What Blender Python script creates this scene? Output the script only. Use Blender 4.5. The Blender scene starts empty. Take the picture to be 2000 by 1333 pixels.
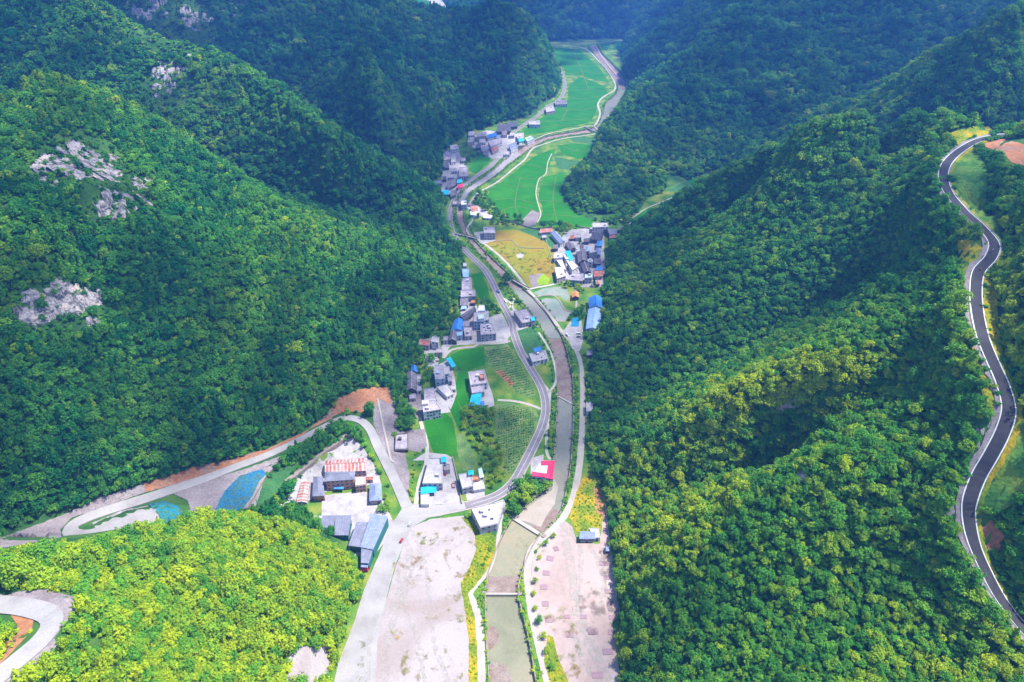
import bpy, bmesh, math, random
import numpy as np
from mathutils import Vector, Matrix
from mathutils.geometry import delaunay_2d_cdt
R = math.radians
random.seed(7); rng = np.random.RandomState(7)
S = bpy.context.scene
COL = S.collection

# ------------------------------------------------------------------ camera
CAM_H = 400.0; PITCH = R(33); FPX = 1333.3
cam_d = bpy.data.cameras.new('camera'); cam = bpy.data.objects.new('camera', cam_d); COL.objects.link(cam)
cam.location = (0, 0, CAM_H); cam.rotation_euler = (R(90) - PITCH, 0, 0)
cam_d.sensor_width = 36; cam_d.lens = 24; cam_d.clip_start = 1; cam_d.clip_end = 20000
S.camera = cam

# ------------------------------------------------------------------ light
SUN_EL, SUN_AZ = R(64), R(10)              # azimuth counted from +X towards +Y
SUN_DIR = Vector((math.cos(SUN_EL)*math.cos(SUN_AZ), math.cos(SUN_EL)*math.sin(SUN_AZ), math.sin(SUN_EL)))
w = bpy.data.worlds.new('World'); S.world = w; w.use_nodes = True
nt = w.node_tree; sky = nt.nodes.new('ShaderNodeTexSky'); sky.sky_type = 'NISHITA'; sky.sun_disc = False
sky.sun_elevation = SUN_EL; sky.sun_rotation = R(90) - SUN_AZ; sky.altitude = 600
nt.links.new(sky.outputs[0], nt.nodes['Background'].inputs[0]); nt.nodes['Background'].inputs[1].default_value = 0.15
sl = bpy.data.lights.new('sun', 'SUN'); so = bpy.data.objects.new('sun', sl); COL.objects.link(so)
sl.energy = 5.0; sl.angle = R(0.5); sl.color = (1.0, 0.95, 0.86)
so.rotation_euler = SUN_DIR.to_track_quat('Z', 'Y').to_euler()
S.view_settings.view_transform = 'Standard'; S.view_settings.look = 'None'
S.view_settings.gamma = 1; S.view_settings.use_curve_mapping = False
S.view_settings.exposure = 1.48
S.cycles.max_bounces = 4; S.cycles.diffuse_bounces = 2; S.cycles.glossy_bounces = 1
S.cycles.transmission_bounces = 2; S.cycles.transparent_max_bounces = 16; S.cycles.volume_bounces = 0
S.cycles.caustics_reflective = False; S.cycles.caustics_refractive = False

# ------------------------------------------------------------------ measuring helpers: photo pixel -> place
CP, SP = math.cos(PITCH), math.sin(PITCH)
def ray(px, py):
    u = (px-1000)/FPX; v = (py-666.5)/FPX
    return Vector((u, CP - v*SP, -SP - v*CP))
def P(px, py, z=0.0):
    r = ray(px, py); t = (CAM_H - z)/(-r.z)
    return Vector((r.x*t, r.y*t, z))
def proj(x, y, z):                       # numpy world -> photo pixel, depth
    dz = z - CAM_H
    d = y*CP - dz*SP; up = y*SP + dz*CP
    return 1000 + FPX*x/d, 666.5 - FPX*up/d, d
def tag(o, label=None, cat=None, group=None, kind=None):
    if label: o['label'] = label
    if cat: o['category'] = cat
    if group: o['group'] = group
    if kind: o['kind'] = kind
    return o
def link_mesh(name, verts, faces, mat=None, parent=None, smooth=False):
    me = bpy.data.meshes.new(name); me.from_pydata([tuple(v) for v in verts], [], faces); me.update()
    if mat:
        for m in (mat if isinstance(mat, (list, tuple)) else [mat]): me.materials.append(m)
    if smooth: me.polygons.foreach_set('use_smooth', [True]*len(me.polygons))
    o = bpy.data.objects.new(name, me); COL.objects.link(o)
    if parent: o.parent = parent
    return o
def empty(name, loc, rz=0.0):
    o = bpy.data.objects.new(name, None); COL.objects.link(o); o.location = loc; o.rotation_euler = (0, 0, rz); o.empty_display_size = 1
    return o

def spline(pts, step=3.0):
    pts = [Vector(p) for p in pts]; out = []
    ext = [pts[0]*2-pts[1]] + pts + [pts[-1]*2-pts[-2]]
    for i in range(1, len(ext)-2):
        p0, p1, p2, p3 = ext[i-1:i+3]; n = max(1, int((p2-p1).length/step))
        for k in range(n):
            t = k/n; t2, t3 = t*t, t*t*t
            out.append(.5*((2*p1)+(p2-p0)*t+(2*p0-5*p1+4*p2-p3)*t2+(3*p1-p0-3*p2+p3)*t3))
    out.append(pts[-1]); return out
# ------------------------------------------------------------------ materials
def mat_new(name):
    m = bpy.data.materials.new(name); m.use_nodes = True
    n = m.node_tree.nodes; b = n['Principled BSDF']; return m, m.node_tree, b
def srgb(h):
    return tuple(((c/255)/12.92 if c <= 10 else (((c/255)+.055)/1.055)**2.4) for c in h) + (1,)
def noise_mat(name, cols, scale=0.1, rough=0.85, detail=8, bump=0.0, bscale=None, pos=None, distort=0.0, fine=None, spec=0.2, metal=0.0):
    """Colour ramp over noise in object space (metres), optional second fine noise and bump."""
    m, t, b = mat_new(name); n, l = t.nodes, t.links
    k_ = TONE.get(name, .78); cols = [tuple(min(1, v*k_) for v in c) for c in cols]
    tc = n.new('ShaderNodeTexCoord'); nz = n.new('ShaderNodeTexNoise'); nz.inputs['Scale'].default_value = scale
    nz.inputs['Detail'].default_value = detail; nz.inputs['Roughness'].default_value = .62; nz.inputs['Distortion'].default_value = distort
    l.new(tc.outputs['Object'], nz.inputs['Vector'])
    rp = n.new('ShaderNodeValToRGB'); e = rp.color_ramp.elements
    k = len(cols); pos = pos or [0.3 + 0.4*i/max(1, k-1) for i in range(k)]
    e[0].position = pos[0]; e[0].color = (*cols[0], 1); e[1].position = pos[-1]; e[1].color = (*cols[-1], 1)
    for i in range(1, k-1):
        q = e.new(pos[i]); q.color = (*cols[i], 1)
    l.new(nz.outputs['Fac'], rp.inputs['Fac']); out = rp.outputs['Color']
    if fine:
        fs, amt = fine
        f = n.new('ShaderNodeTexNoise'); f.inputs['Scale'].default_value = fs; f.inputs['Detail'].default_value = 4
        l.new(tc.outputs['Object'], f.inputs['Vector'])
        mr = n.new('ShaderNodeMapRange'); mr.inputs['From Min'].default_value = .3; mr.inputs['From Max'].default_value = .7
        mr.inputs['To Min'].default_value = 1-amt; mr.inputs['To Max'].default_value = 1+amt
        l.new(f.outputs['Fac'], mr.inputs['Value'])
        mx = n.new('ShaderNodeVectorMath'); mx.operation = 'SCALE'
        l.new(out, mx.inputs[0]); l.new(mr.outputs[0], mx.inputs['Scale']); out = mx.outputs[0]
    l.new(out, b.inputs['Base Color'])
    b.inputs['Roughness'].default_value = rough; b.inputs['Specular IOR Level'].default_value = spec; b.inputs['Metallic'].default_value = metal
    if bump:
        bn = n.new('ShaderNodeTexNoise'); bn.inputs['Scale'].default_value = bscale or scale*8; bn.inputs['Detail'].default_value = 6
        l.new(tc.outputs['Object'], bn.inputs['Vector'])
        bp = n.new('ShaderNodeBump'); bp.inputs['Strength'].default_value = min(1, bump); bp.inputs['Distance'].default_value = 1.0
        l.new(bn.outputs['Fac'], bp.inputs['Height']); l.new(bp.outputs[0], b.inputs['Normal'])
    return m
M = {}
TONE = dict(bare_lot=.54, camp_lot=.64, concrete_road=.60, white_path=.55, path_concrete=.68, concrete=.95, asphalt_worn=.95, asphalt_new=.62, rice_paddy=.43, white_pebbles=.5, ripening_rice=.75, dry_meadow=.62, scrub_ground=1.15, yellow_scrub=.85,
 corn_plot=1.0, dark_crop=1.0, red_earth=.75, grey_gravel=.72, river_gravel=.5, sand_bank=.5, river_water=1.0, river_water_grey=.95, pond_water=.8, bark=1, limestone=.82, blue_green_net=.55, teal_net=.6, window_glass=1, tyre=1)
M['asphalt'] = noise_mat('asphalt_worn', [(0.128,0.112,0.128), (0.180,0.165,0.188)], .15, .9, fine=(3, .12))
M['asphalt_new'] = noise_mat('asphalt_new', [(.030,.030,.038), (.058,.056,.066)], .12, .8, fine=(2, .2))
M['concrete_road'] = noise_mat('concrete_road', [(0.288,0.266,0.274), (0.374,0.360,0.367), (0.432,0.410,0.410)], .06, .9, fine=(1.2, .1))
M['concrete'] = noise_mat('concrete', [(0.187,0.171,0.182), (0.275,0.259,0.270), (0.319,0.303,0.308)], .12, .9, fine=(.9, .14))
M['path'] = noise_mat('path_concrete', [(0.350,0.308,0.280), (0.448,0.406,0.371)], .1, .9, fine=(1.5, .12))
M['lot'] = noise_mat('bare_lot', [(.34,.26,.22), (.41,.35,.35), (.47,.42,.43), (.50,.46,.48)], .016, .95, pos=[.30,.44,.54,.68], distort=.5, detail=9, fine=(.7, .10))
M['lot_red'] = noise_mat('camp_lot', [(0.331,0.238,0.216), (0.432,0.346,0.331), (0.461,0.403,0.389)], .014, .95, distort=.3, detail=5, fine=(.3, .08))
M['white_path'] = noise_mat('white_path', [(0.528,0.496,0.464), (0.600,0.568,0.536)], .08, .9)
M['rice'] = noise_mat('rice_paddy', [(.022,.22,.010), (.036,.27,.012), (.065,.32,.014)], .03, .9, distort=.4, fine=(.45, .16), spec=.05)
M['rice_yel'] = noise_mat('ripening_rice', [(.16,.28,.008), (.24,.36,.01)], .03, .9, fine=(.6, .2), spec=.05)
M['dryfield'] = noise_mat('dry_meadow', [(0.240,0.152,0.040), (0.304,0.224,0.028), (0.240,0.248,0.020), (0.368,0.288,0.112)], .022, .95, pos=[.3,.45,.55,.7], distort=.5, fine=(.5, .2), spec=.05)
M['scrub'] = noise_mat('scrub_ground', [(.020,.065,.015), (.04,.115,.02), (.09,.15,.02), (.16,.17,.03)], .05, .95, pos=[.3,.45,.6,.75], fine=(.5, .35), bump=.6, bscale=.4, spec=.05)
M['scrub_yel'] = noise_mat('yellow_scrub', [(0.048,0.112,0.012), (0.128,0.176,0.012), (0.272,0.216,0.010), (0.384,0.240,0.008)], .05, .95, pos=[.3,.45,.58,.75], fine=(.6, .35), bump=.6, bscale=.5, spec=.05)
M['corn'] = noise_mat('corn_plot', [(.045,.10,.035), (.09,.16,.045), (.17,.19,.07)], .09, .95, fine=(1.0, .4), bump=.8, bscale=.9, spec=.05)
M['corn_dark'] = noise_mat('dark_crop', [(.025,.085,.03), (.045,.13,.04)], .09, .95, fine=(1.0, .35), bump=.8, bscale=.9, spec=.05)
M['red_earth'] = noise_mat('red_earth', [(0.270,0.180,0.143), (0.330,0.143,0.068), (0.375,0.225,0.150)], .04, .95, fine=(.5, .25), bump=.8, bscale=.3, spec=.05)
M['gravel'] = noise_mat('grey_gravel', [(0.168,0.140,0.147), (0.245,0.210,0.224), (0.294,0.259,0.266)], .05, .95, fine=(.7, .22), bump=.5, bscale=.5, spec=.05)
M['riverbed'] = noise_mat('river_gravel', [(0.247,0.173,0.143), (0.338,0.255,0.225), (0.420,0.360,0.330)], .09, .9, fine=(1.0, .25), spec=.1)
M['pebble'] = noise_mat('white_pebbles', [(0.280,0.266,0.280), (0.385,0.371,0.385), (0.455,0.434,0.434)], .2, .9, fine=(1.2, .2))
M['sand'] = noise_mat('sand_bank', [(0.440,0.376,0.320), (0.544,0.480,0.432)], .08, .95, fine=(1, .1))
M['stone_wall'] = noise_mat('stone_wall', [(0.210,0.168,0.147), (0.315,0.266,0.238)], .3, .9, fine=(2, .3), bump=.5, bscale=2)
M['net'] = noise_mat('blue_green_net', [(.02,.12,.24), (.03,.20,.36), (.07,.17,.14), (.16,.15,.13)], .22, .9, pos=[.3,.48,.62,.75], fine=(1.1, .45), bump=.5, bscale=.6)
M['net_teal'] = noise_mat('teal_net', [(.015,.16,.24), (.02,.22,.30), (.05,.18,.11), (.12,.14,.08)], .25, .9, pos=[.3,.48,.6,.74], fine=(1.1, .4), bump=.5, bscale=.6)
def water_mat(name, c0, c1, c2, scale=.02):
    m = noise_mat(name, [c0, c1, c2], scale, .12, fine=(.5, .06), spec=.35, distort=1.0)
    t = m.node_tree; b = t.nodes['Principled BSDF']; bn = t.nodes.new('ShaderNodeTexNoise'); bn.inputs['Scale'].default_value = .9
    tc = t.nodes.new('ShaderNodeTexCoord'); t.links.new(tc.outputs['Object'], bn.inputs['Vector'])
    bp = t.nodes.new('ShaderNodeBump'); bp.inputs['Strength'].default_value = .25; bp.inputs['Distance'].default_value = .2
    t.links.new(bn.outputs['Fac'], bp.inputs['Height']); t.links.new(bp.outputs[0], b.inputs['Normal']); return m
M['water'] = water_mat('river_water', (.13,.135,.085), (.18,.175,.12), (.23,.185,.12))
M['water_grey'] = water_mat('river_water_grey', (.12,.135,.105), (.165,.165,.135), (.21,.18,.14))
M['pond'] = water_mat('pond_water', (.12,.20,.13), (.20,.24,.19), (.28,.24,.22), .04)

def weeds_mat(name, base, thr):
    """plants growing in patches: bare ground shows between them"""
    m = M[base].copy(); m.name = name; t = m.node_tree; n, l = t.nodes, t.links; b = n['Principled BSDF']
    tc = n.new('ShaderNodeTexCoord'); nz = n.new('ShaderNodeTexNoise'); nz.inputs['Scale'].default_value = .11; nz.inputs['Detail'].default_value = 9; nz.inputs['Roughness'].default_value = .75; l.new(tc.outputs['Object'], nz.inputs['Vector'])
    r = n.new('ShaderNodeMapRange'); r.inputs['From Min'].default_value = thr; r.inputs['From Max'].default_value = thr+.22; r.inputs['To Max'].default_value = .8; l.new(nz.outputs['Fac'], r.inputs['Value']); l.new(r.outputs[0], b.inputs['Alpha']); M[name] = m
weeds_mat('weeds', 'scrub_yel', .50); weeds_mat('weeds_dry', 'dryfield', .53); weeds_mat('dirt_wear', 'riverbed', .50); weeds_mat('weeds_green', 'scrub', .50)

m = M['track'] = M['white_path'].copy(); m.name = 'tyre_track'; t = m.node_tree; n, l = t.nodes, t.links
tc = n.new('ShaderNodeTexCoord'); nz = n.new('ShaderNodeTexNoise'); nz.inputs['Scale'].default_value = .25; nz.inputs['Detail'].default_value = 8; l.new(tc.outputs['Object'], nz.inputs['Vector'])
r = n.new('ShaderNodeMapRange'); r.inputs['From Min'].default_value = .42; r.inputs['From Max'].default_value = .62; r.inputs['To Max'].default_value = .55; l.new(nz.outputs['Fac'], r.inputs['Value']); l.new(r.outputs[0], n['Principled BSDF'].inputs['Alpha'])
N_SINGLE = 300
HAZE = 0.00015; HAZE_COL = (.09, .28, .95, 1)
CLOUD_THIN = .74; CLOUD_HOLES = .10
N_DUMMY=0
ROCK_ZONES = [(150,320,95,70,.25),(230,390,80,60,.3),(115,600,90,55,.3),(340,50,90,60,.35),(330,170,60,45,.5)]
LIT = [[(90,1066),(100,1000),(200,965),(345,955),(345,1045),(230,1066)], [(1180,880),(1320,860),(1480,900),(1560,980),(1460,1100),(1300,1180),(1210,1200)], [(1460,690),(1600,650),(1740,660),(1700,760),(1560,790),(1440,860),(1370,900),(1340,800)], [(1800,480),(2060,430),(2060,900),(1960,840),(1900,760),(1870,620)],
 [(-300,1040,40),(0,1060),(180,1000),(420,985),(560,985),(620,900),(700,880),(770,870),(800,890),(830,930),(900,955),(1000,905),(1100,930),(1190,885),(1290,830),(1380,760),(1480,700),(1620,668),(1700,690),(1650,730),(1500,760),(1460,850),(1400,960),(1330,950),(1260,1010),(1230,1200),(1215,1333,0),(1215,1800,0),(-400,1800,0)],
 [(940,500),(960,460),(1040,455),(1090,490),(1150,480),(1170,540),(1100,560),(1060,590),(1020,560)],
 [(850,560),(820,500),(880,490),(905,520),(900,560)], [(600,420),(690,440),(710,480),(640,460)], [(1380,430),(1500,520),(1600,560),(1560,500)],
 [(1890,520),(2050,480),(2050,820),(1960,760)], [(1500,1260),(1700,1180),(2050,1280),(2050,1500),(1500,1500)], [(1400,1030),(1560,1010),(1600,1100),(1450,1180)],
 [(60,150),(110,150),(80,330),(30,400),(0,300)], [(1900,250),(2020,250),(2020,330),(1900,300)], [(700,-40,5),(700,50,5),(920,50,5),(920,-40,5)]]
SOFT_LIT = [[(90,1066),(100,1000),(200,965),(345,955),(345,1045),(230,1066)], [(1180,880),(1320,860),(1480,900),(1560,980),(1460,1100),(1300,1180),(1210,1200)], [(1460,690),(1600,650),(1740,660),(1700,760),(1560,790),(1440,860),(1370,900),(1340,800)], [(1800,480),(2060,430),(2060,900),(1960,840),(1900,760),(1870,620)],
 [(1190,900),(1290,780),(1480,690),(1700,600),(1880,620),(1930,800),(1880,1000),(1920,1150),(2060,1300),(2060,1500),(1200,1500,0)], [(1250,520),(1500,380),(1700,330),(1850,420),(1880,560),(1500,600)],
 [(120,150),(300,230),(560,400),(800,480),(880,520),(700,560),(400,470),(150,260)], [(160,10),(450,110),(640,260),(700,330),(500,250),(250,120)], [(1280,90),(1400,60),(1330,140),(1200,260),(1140,330)]]
VALLEY_OPEN = [(930,430),(950,350),(1010,250),(1090,180),(1050,80),(1230,70),(1240,180),(1160,300),(1110,360),(1170,440)]
# ------------------------------------------------------------------ terrain
GX0, GX1, GY0, GY1, GS = -1500.0, 2100.0, 30.0, 4230.0, 6.0
NX, NY = int((GX1-GX0)/GS)+1, int((GY1-GY0)/GS)+1
def seg_raster(pts, step=2.0):
    out = []
    for a, b in zip(pts[:-1], pts[1:]):
        a = Vector(a); b = Vector(b); n = max(1, int((b-a).length/step))
        for k in range(n): out.append(a.lerp(b, k/n))
    out.append(Vector(pts[-1])); return out
def pz(lst): return [P(a, b, c) for a, b, c in lst]
def in_poly(x, y, poly):
    x = np.asarray(x); y = np.asarray(y); c = np.zeros(x.shape, bool); n = len(poly)
    minx = min(p[0] for p in poly); maxx = max(p[0] for p in poly); miny = min(p[1] for p in poly); maxy = max(p[1] for p in poly)
    sel = (x >= minx) & (x <= maxx) & (y >= miny) & (y <= maxy)
    if not sel.any(): return c
    xs, ys = x[sel], y[sel]; r = np.zeros(xs.shape, bool)
    for i in range(n):
        x1, y1 = poly[i][0], poly[i][1]; x2, y2 = poly[i-1][0], poly[i-1][1]
        if y1 == y2: continue
        r ^= ((y1 > ys) != (y2 > ys)) & (xs < (x2-x1)*(ys-y1)/(y2-y1)+x1)
    c[sel] = r; return c
# valley floor outline, counted in photo pixels at ground level
FLOOR_PX = [(640,1450),(640,1333),(672,1230),(700,1140),(690,1085),(640,1030),(560,1000),(600,930),(640,890),(690,870),(760,860),(775,800),
 (790,762),(800,722),(818,668),(862,630),(885,585),(905,545),(903,510),(885,470),(872,430),(862,395),(842,362),(868,318),(868,296),(912,262),
 (985,238),(1045,225),(1080,192),(1096,160),(1085,128),(1055,96),(1048,84),(1140,78),(1222,76),(1216,108),(1222,140),(1236,165),(1220,200),(1200,232),
 (1178,262),(1166,290),(1150,330),(1120,345),(1100,372),(1120,412),(1150,432),(1185,436),(1232,418),(1262,392),(1300,372),(1360,345),(1425,338),(1432,352),(1370,392),(1290,425),
 (1240,452),(1200,480),(1186,530),(1180,575),(1176,640),(1160,700),(1150,760),(1153,830),(1160,900),(1180,960),(1192,1010),(1200,1080),(1212,1180),(1216,1333),(1216,1450)]
FLOOR = [P(a, b) for a, b in FLOOR_PX]
FAR_FLOOR = [(-470,2900),(-240,2750),(-215,3050),(-190,3700),(-560,4000),(-620,3500)]
ROAD_L = pz([(795,990,0.3),(765,925,2),(738,872,4.5),(722,838,6.5),(700,820,8),(668,818,9.5),(630,836,12),(580,862,15),(520,890,18),(460,912,21),(400,935,24),
             (340,955,27),(280,975,30),(215,995,33),(165,1013,35.5),(140,1028,37),(140,1042,38),(165,1046,39),(205,1036,41),(250,1020,43),(300,1010,45)])
ROAD_R = pz([(2060,258,226),(2000,264,226),(1950,266,226),(1905,277,226),(1862,305,225),(1843,335,224),(1850,372,222),(1880,410,219),(1915,442,215),(1941,475,211),(1935,503,207),
             (1912,530,203),(1906,565,199),(1909,610,195),(1920,660,190),(1938,705,186),(1958,750,181),(1970,800,175),(1958,845,167),(1935,890,158),(1912,930,149),
             (1895,975,141),(1892,1010,134),(1902,1060,126),(1925,1115,117),(1958,1175,108),(2010,1240,99),(2080,1310,92)])
ROAD_B = pz([(-160,1168,122),(-60,1172,126),(0,1180,129),(50,1186,131),(95,1200,133),(100,1222,135),(78,1252,137),(40,1285,139),(0,1318,141),(-60,1370,144)])
def cm(*p): return [Vector(q) for q in p]
C_LINES = []          # constraint polylines in 3D
def C(l): C_LINES.append(l)
C(ROAD_L); C(ROAD_R); C(ROAD_B)
# left pyramid hill: crest, left shoulder, gully behind
C(pz([(85,140,262),(125,162,246),(200,195,222),(330,255,188),(440,340,152),(560,420,112),(650,470,82),(750,503,48),(840,520,24),(893,520,6)]))
C(pz([(85,140,262),(45,215,238),(10,280,222)])+cm((-560,620,216),(-640,540,212),(-760,480,235)))
C(pz([(150,330,225),(260,430,175),(330,520,140)]))       # spur on the face
C(pz([(30,420,200),(60,600,150),(120,800,95),(170,930,60)]))
C(pz([(0,1035,44),(60,1020,42),(130,1000,40),(200,975,38),(300,945,33),(420,915,28),(520,872,23),(640,800,16),(700,768,12),(760,762,8)]))
C(cm((-90,900,8),(-180,860,30),(-300,845,66),(-420,850,108),(-560,880,158),(-760,930,215)))
# second ridge behind it
C(cm((-1000,1130,330))+pz([(160,0,285),(235,40,262),(300,72,244),(400,100,228),(450,122,218),(540,182,190),(640,262,150),(700,300,118),(760,345,84),(820,385,46),(862,402,12)]))
C(cm((-115,1085,8),(-210,1120,22),(-330,1165,50),(-520,1220,84),(-760,1290,150),(-1100,1330,290)))
# third, far left massif
C(cm((-1400,1500,470),(-1100,1500,430),(-750,1470,350),(-480,1480,300),(-340,1560,250))+pz([(780,18,186),(800,48,164),(830,76,142),(880,76,140),(908,48,160),(935,22,186),(962,18,192),(1002,28,180),(1032,52,140),(1062,92,70),(1090,140,16)]))
C(pz([(962,18,192),(930,110,110),(945,200,34)]))
C(pz([(880,76,140),(850,150,90),(870,250,30)]))
C(pz([(700,60,215),(720,180,130),(760,280,60)]))
C(cm((-1400,1900,300),(-700,2100,160),(-420,2400,60),(-330,2700,8)))
C(cm((-160,2000,80),(-60,2250,40),(20,2500,15)))
C(cm((40,2000,40),(90,2200,14),(110,2400,6)))
# back mountain
C(pz([(1048,80,2),(1140,74,2),(1222,72,2)]))
C(cm((-190,2950,60),(-120,3300,180),(100,3400,420),(500,3350,560),(1100,3300,620),(2000,3200,640)))
C(cm((-190,3000,20),(-210,3400,20),(-170,3800,20)))
C(cm((-700,3000,150),(-900,3500,400),(-1400,3300,520)))
C(cm((-700,4150,350),(-200,4150,420)))
C(cm((100,2480,6),(330,2430,6),(560,2700,120),(900,2760,260)))
C(cm((460,2200,30),(640,2300,110),(900,2350,220)))
# centre-right massif
C(pz([(1222,128,14),(1250,92,88),(1290,58,125),(1345,25,153),(1400,5,175)])+cm((700,2050,260),(1100,1950,430),(1700,1900,520)))
C(pz([(1110,372,8),(1140,318,18),(1210,235,50),(1270,165,86),(1330,120,115),(1400,70,146)]))
C(pz([(1400,70,146),(1460,62,158),(1520,62,162),(1600,90,146),(1628,150,108),(1612,212,74)]))
C(pz([(1400,70,146),(1440,10,186)])+cm((700,1850,235)))
C(pz([(1335,345,12),(1420,305,26),(1500,262,42),(1580,232,54),(1640,214,62)])+cm((720,1330,84),(1000,1400,150),(1400,1450,260)))
# right ridge behind the road hill
C(pz([(1655,232,96),(1700,205,136),(1752,165,180),(1852,92,242),(1930,40,280),(2000,-10,306)])+cm((900,1000,330),(1400,950,460)))
C(cm((300,960,22),(370,900,60),(470,830,130),(620,790,170),(850,780,230)))
C(cm((560,900,150),(700,860,200),(860,850,250)))
# road hill
C(pz([(1240,448,16),(1300,415,55),(1400,350,112),(1500,290,165),(1600,238,212),(1645,224,226),(1750,229,229),(1850,240,232),(2000,247,236)])+cm((620,560,240),(900,560,300)))
C(pz([(1760,330,190),(1600,360,140),(1440,420,88),(1330,470,52),(1215,560,14)]))
C(pz([(1620,420,150),(1440,530,96),(1290,640,48),(1210,700,16)]))
C(pz([(1880,560,186),(1740,640,168),(1640,690,156),(1560,712,140),(1480,735,122),(1380,790,88),(1290,850,52),(1205,900,16)]))   # lit ridge
C(pz([(1880,470,190),(1700,575,124),(1560,640,84),(1420,715,54),(1300,775,26),(1200,800,8)]))
C(pz([(1740,760,138),(1600,830,104),(1500,885,76),(1400,940,50),(1300,965,28),(1210,985,12)]))  # hollow
C(pz([(1900,870,154),(1750,860,140),(1640,880,136),(1560,925,116),(1440,1010,84),(1330,1090,54),(1240,1150,18)]))
C(pz([(1860,1060,118),(1650,1150,84),(1480,1250,56),(1330,1330,30)]))
C(pz([(1960,1290,90),(1800,1330,78)])+cm((120,150,66),(80,130,30)))
C(cm((330,180,190),(300,300,232),(360,420,250),(480,520,250),(900,300,330),(700,100,300)))
C(cm((200,60,110),(120,60,60)))
# foreground left hill
C(pz([(-60,1100,106),(0,1094,104),(60,1088,102),(130,1080,95),(240,1058,84),(300,1048,76),(340,1036,70),(400,1026,62),(480,1030,52),(560,1042,40),(620,1066,28),(665,1096,14),(692,1120,5)]))
C(pz([(150,1130,106),(350,1100,84),(520,1150,50),(620,1230,24)]))
C(pz([(200,1290,112),(400,1300,64),(560,1333,28)]))
C(cm((-260,150,118),(-170,120,72),(-120,110,30),(-95,160,4)))
C(cm((-330,60,150),(-420,240,165),(-560,300,190),(-700,330,220),(-1000,330,260)))
C(pz([(-40,1060,46),(0,1048,42),(100,1050,38)]))
C(pz([(330,1008,42),(400,995,34),(470,990,22),(540,985,10)]))
C(pz([(620,905,6),(580,935,5),(545,975,4),(520,1000,5)]))
C(pz([(680,855,7),(700,880,6)]))

def build_height():
    H = None
    sizes = [96.0, 48.0, 24.0, 12.0, 6.0]
    for gs in sizes:
        nx, ny = int((GX1-GX0)/gs)+1, int((GY1-GY0)/gs)+1
        xs = GX0 + np.arange(nx)*gs; ys = GY0 + np.arange(ny)*gs
        XX, YY = np.meshgrid(xs, ys)
        acc = np.zeros((ny, nx)); cnt = np.zeros((ny, nx))
        for line in C_LINES:
            for p in seg_raster(line, gs*.4):
                i = int(round((p.x-GX0)/gs)); j = int(round((p.y-GY0)/gs))
                if 0 <= i < nx and 0 <= j < ny: acc[j, i] += p.z; cnt[j, i] += 1
        fm = in_poly(XX, YY, FLOOR); ff = in_poly(XX, YY, FAR_FLOOR)
        fix = cnt > 0; val = np.where(fix, acc/np.maximum(cnt, 1), 0)
        val[fm] = 0; val[ff] = 5; fix = fix | fm | ff
        if H is None: H = np.full((ny, nx), 100.0)
        else:
            # bilinear upsample
            oy, ox = H.shape; fx = np.clip(np.arange(nx)*gs/pg, 0, ox-1.001); fy = np.clip(np.arange(ny)*gs/pg, 0, oy-1.001)
            ix, iy = fx.astype(int), fy.astype(int); ax, ay = fx-ix, fy-iy
            A = H[iy][:, ix]*(1-ax)+H[iy][:, ix+1]*ax; B = H[iy+1][:, ix]*(1-ax)+H[iy+1][:, ix+1]*ax
            H = A*(1-ay)[:, None]+B*ay[:, None]
        H[fix] = val[fix]
        for it in range({96.0: 400, 48.0: 250, 24.0: 160, 12.0: 90, 6.0: 40}[gs]):
            Q = np.pad(H, 1, mode='edge')
            N = (Q[:-2, 1:-1]+Q[2:, 1:-1]+Q[1:-1, :-2]+Q[1:-1, 2:])*.25
            H = np.where(fix, val, N)
        pg = gs
    # soften the creases a little, away from the floor
    for _ in range(2):
        Q = np.pad(H, 1, mode='edge')
        N = (Q[:-2, 1:-1]+Q[2:, 1:-1]+Q[1:-1, :-2]+Q[1:-1, 2:]+4*H)/8
        H = np.where(fm | ff, H, N)
    return H, XX, YY, fm | ff
def vnoise(shape, cell, seed):
    r = np.random.RandomState(seed); ny, nx = shape
    gy, gx = int(ny/cell)+4, int(nx/cell)+4
    g = r.rand(gy, gx)*2-1
    fy = np.arange(ny)/cell; fx = np.arange(nx)/cell; iy, ix = fy.astype(int), fx.astype(int); ay, ax = fy-iy, fx-ix
    ay = ay*ay*(3-2*ay); ax = ax*ax*(3-2*ax)
    A = g[iy][:, ix]*(1-ax)+g[iy][:, ix+1]*ax; B = g[iy+1][:, ix]*(1-ax)+g[iy+1][:, ix+1]*ax
    return A*(1-ay)[:, None]+B*ay[:, None]
HG, XX, YY, FLOORMASK = build_height()
def dist_to(X, Y, line, step=3.0):
    """distance from grid points to a polyline, with the line's height at the nearest point"""
    d = np.full(X.shape, 1e9); z = np.zeros(X.shape)
    for p in seg_raster(line, step):
        x0, x1 = p.x-45, p.x+45; y0, y1 = p.y-45, p.y+45
        i0, i1 = max(0, int((x0-GX0)/GS)), min(NX, int((x1-GX0)/GS)+1); j0, j1 = max(0, int((y0-GY0)/GS)), min(NY, int((y1-GY0)/GS)+1)
        if i1 <= i0 or j1 <= j0: continue
        sx, sy = X[j0:j1, i0:i1], Y[j0:j1, i0:i1]; dd = np.hypot(sx-p.x, sy-p.y)
        m = dd < d[j0:j1, i0:i1]; d[j0:j1, i0:i1][m] = dd[m]; z[j0:j1, i0:i1][m] = p.z
    return d, z
_p = P(1515, 850, 92); PIT = (_p.x, _p.y, 24.0, 24.0)
amp = np.clip((HG-4)/70, 0, 1)
N1 = vnoise(HG.shape, 40, 1)*.6+vnoise(HG.shape, 18, 2)*.45+vnoise(HG.shape, 8, 3)*.22+vnoise(HG.shape, 4, 4)*.10
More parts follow.
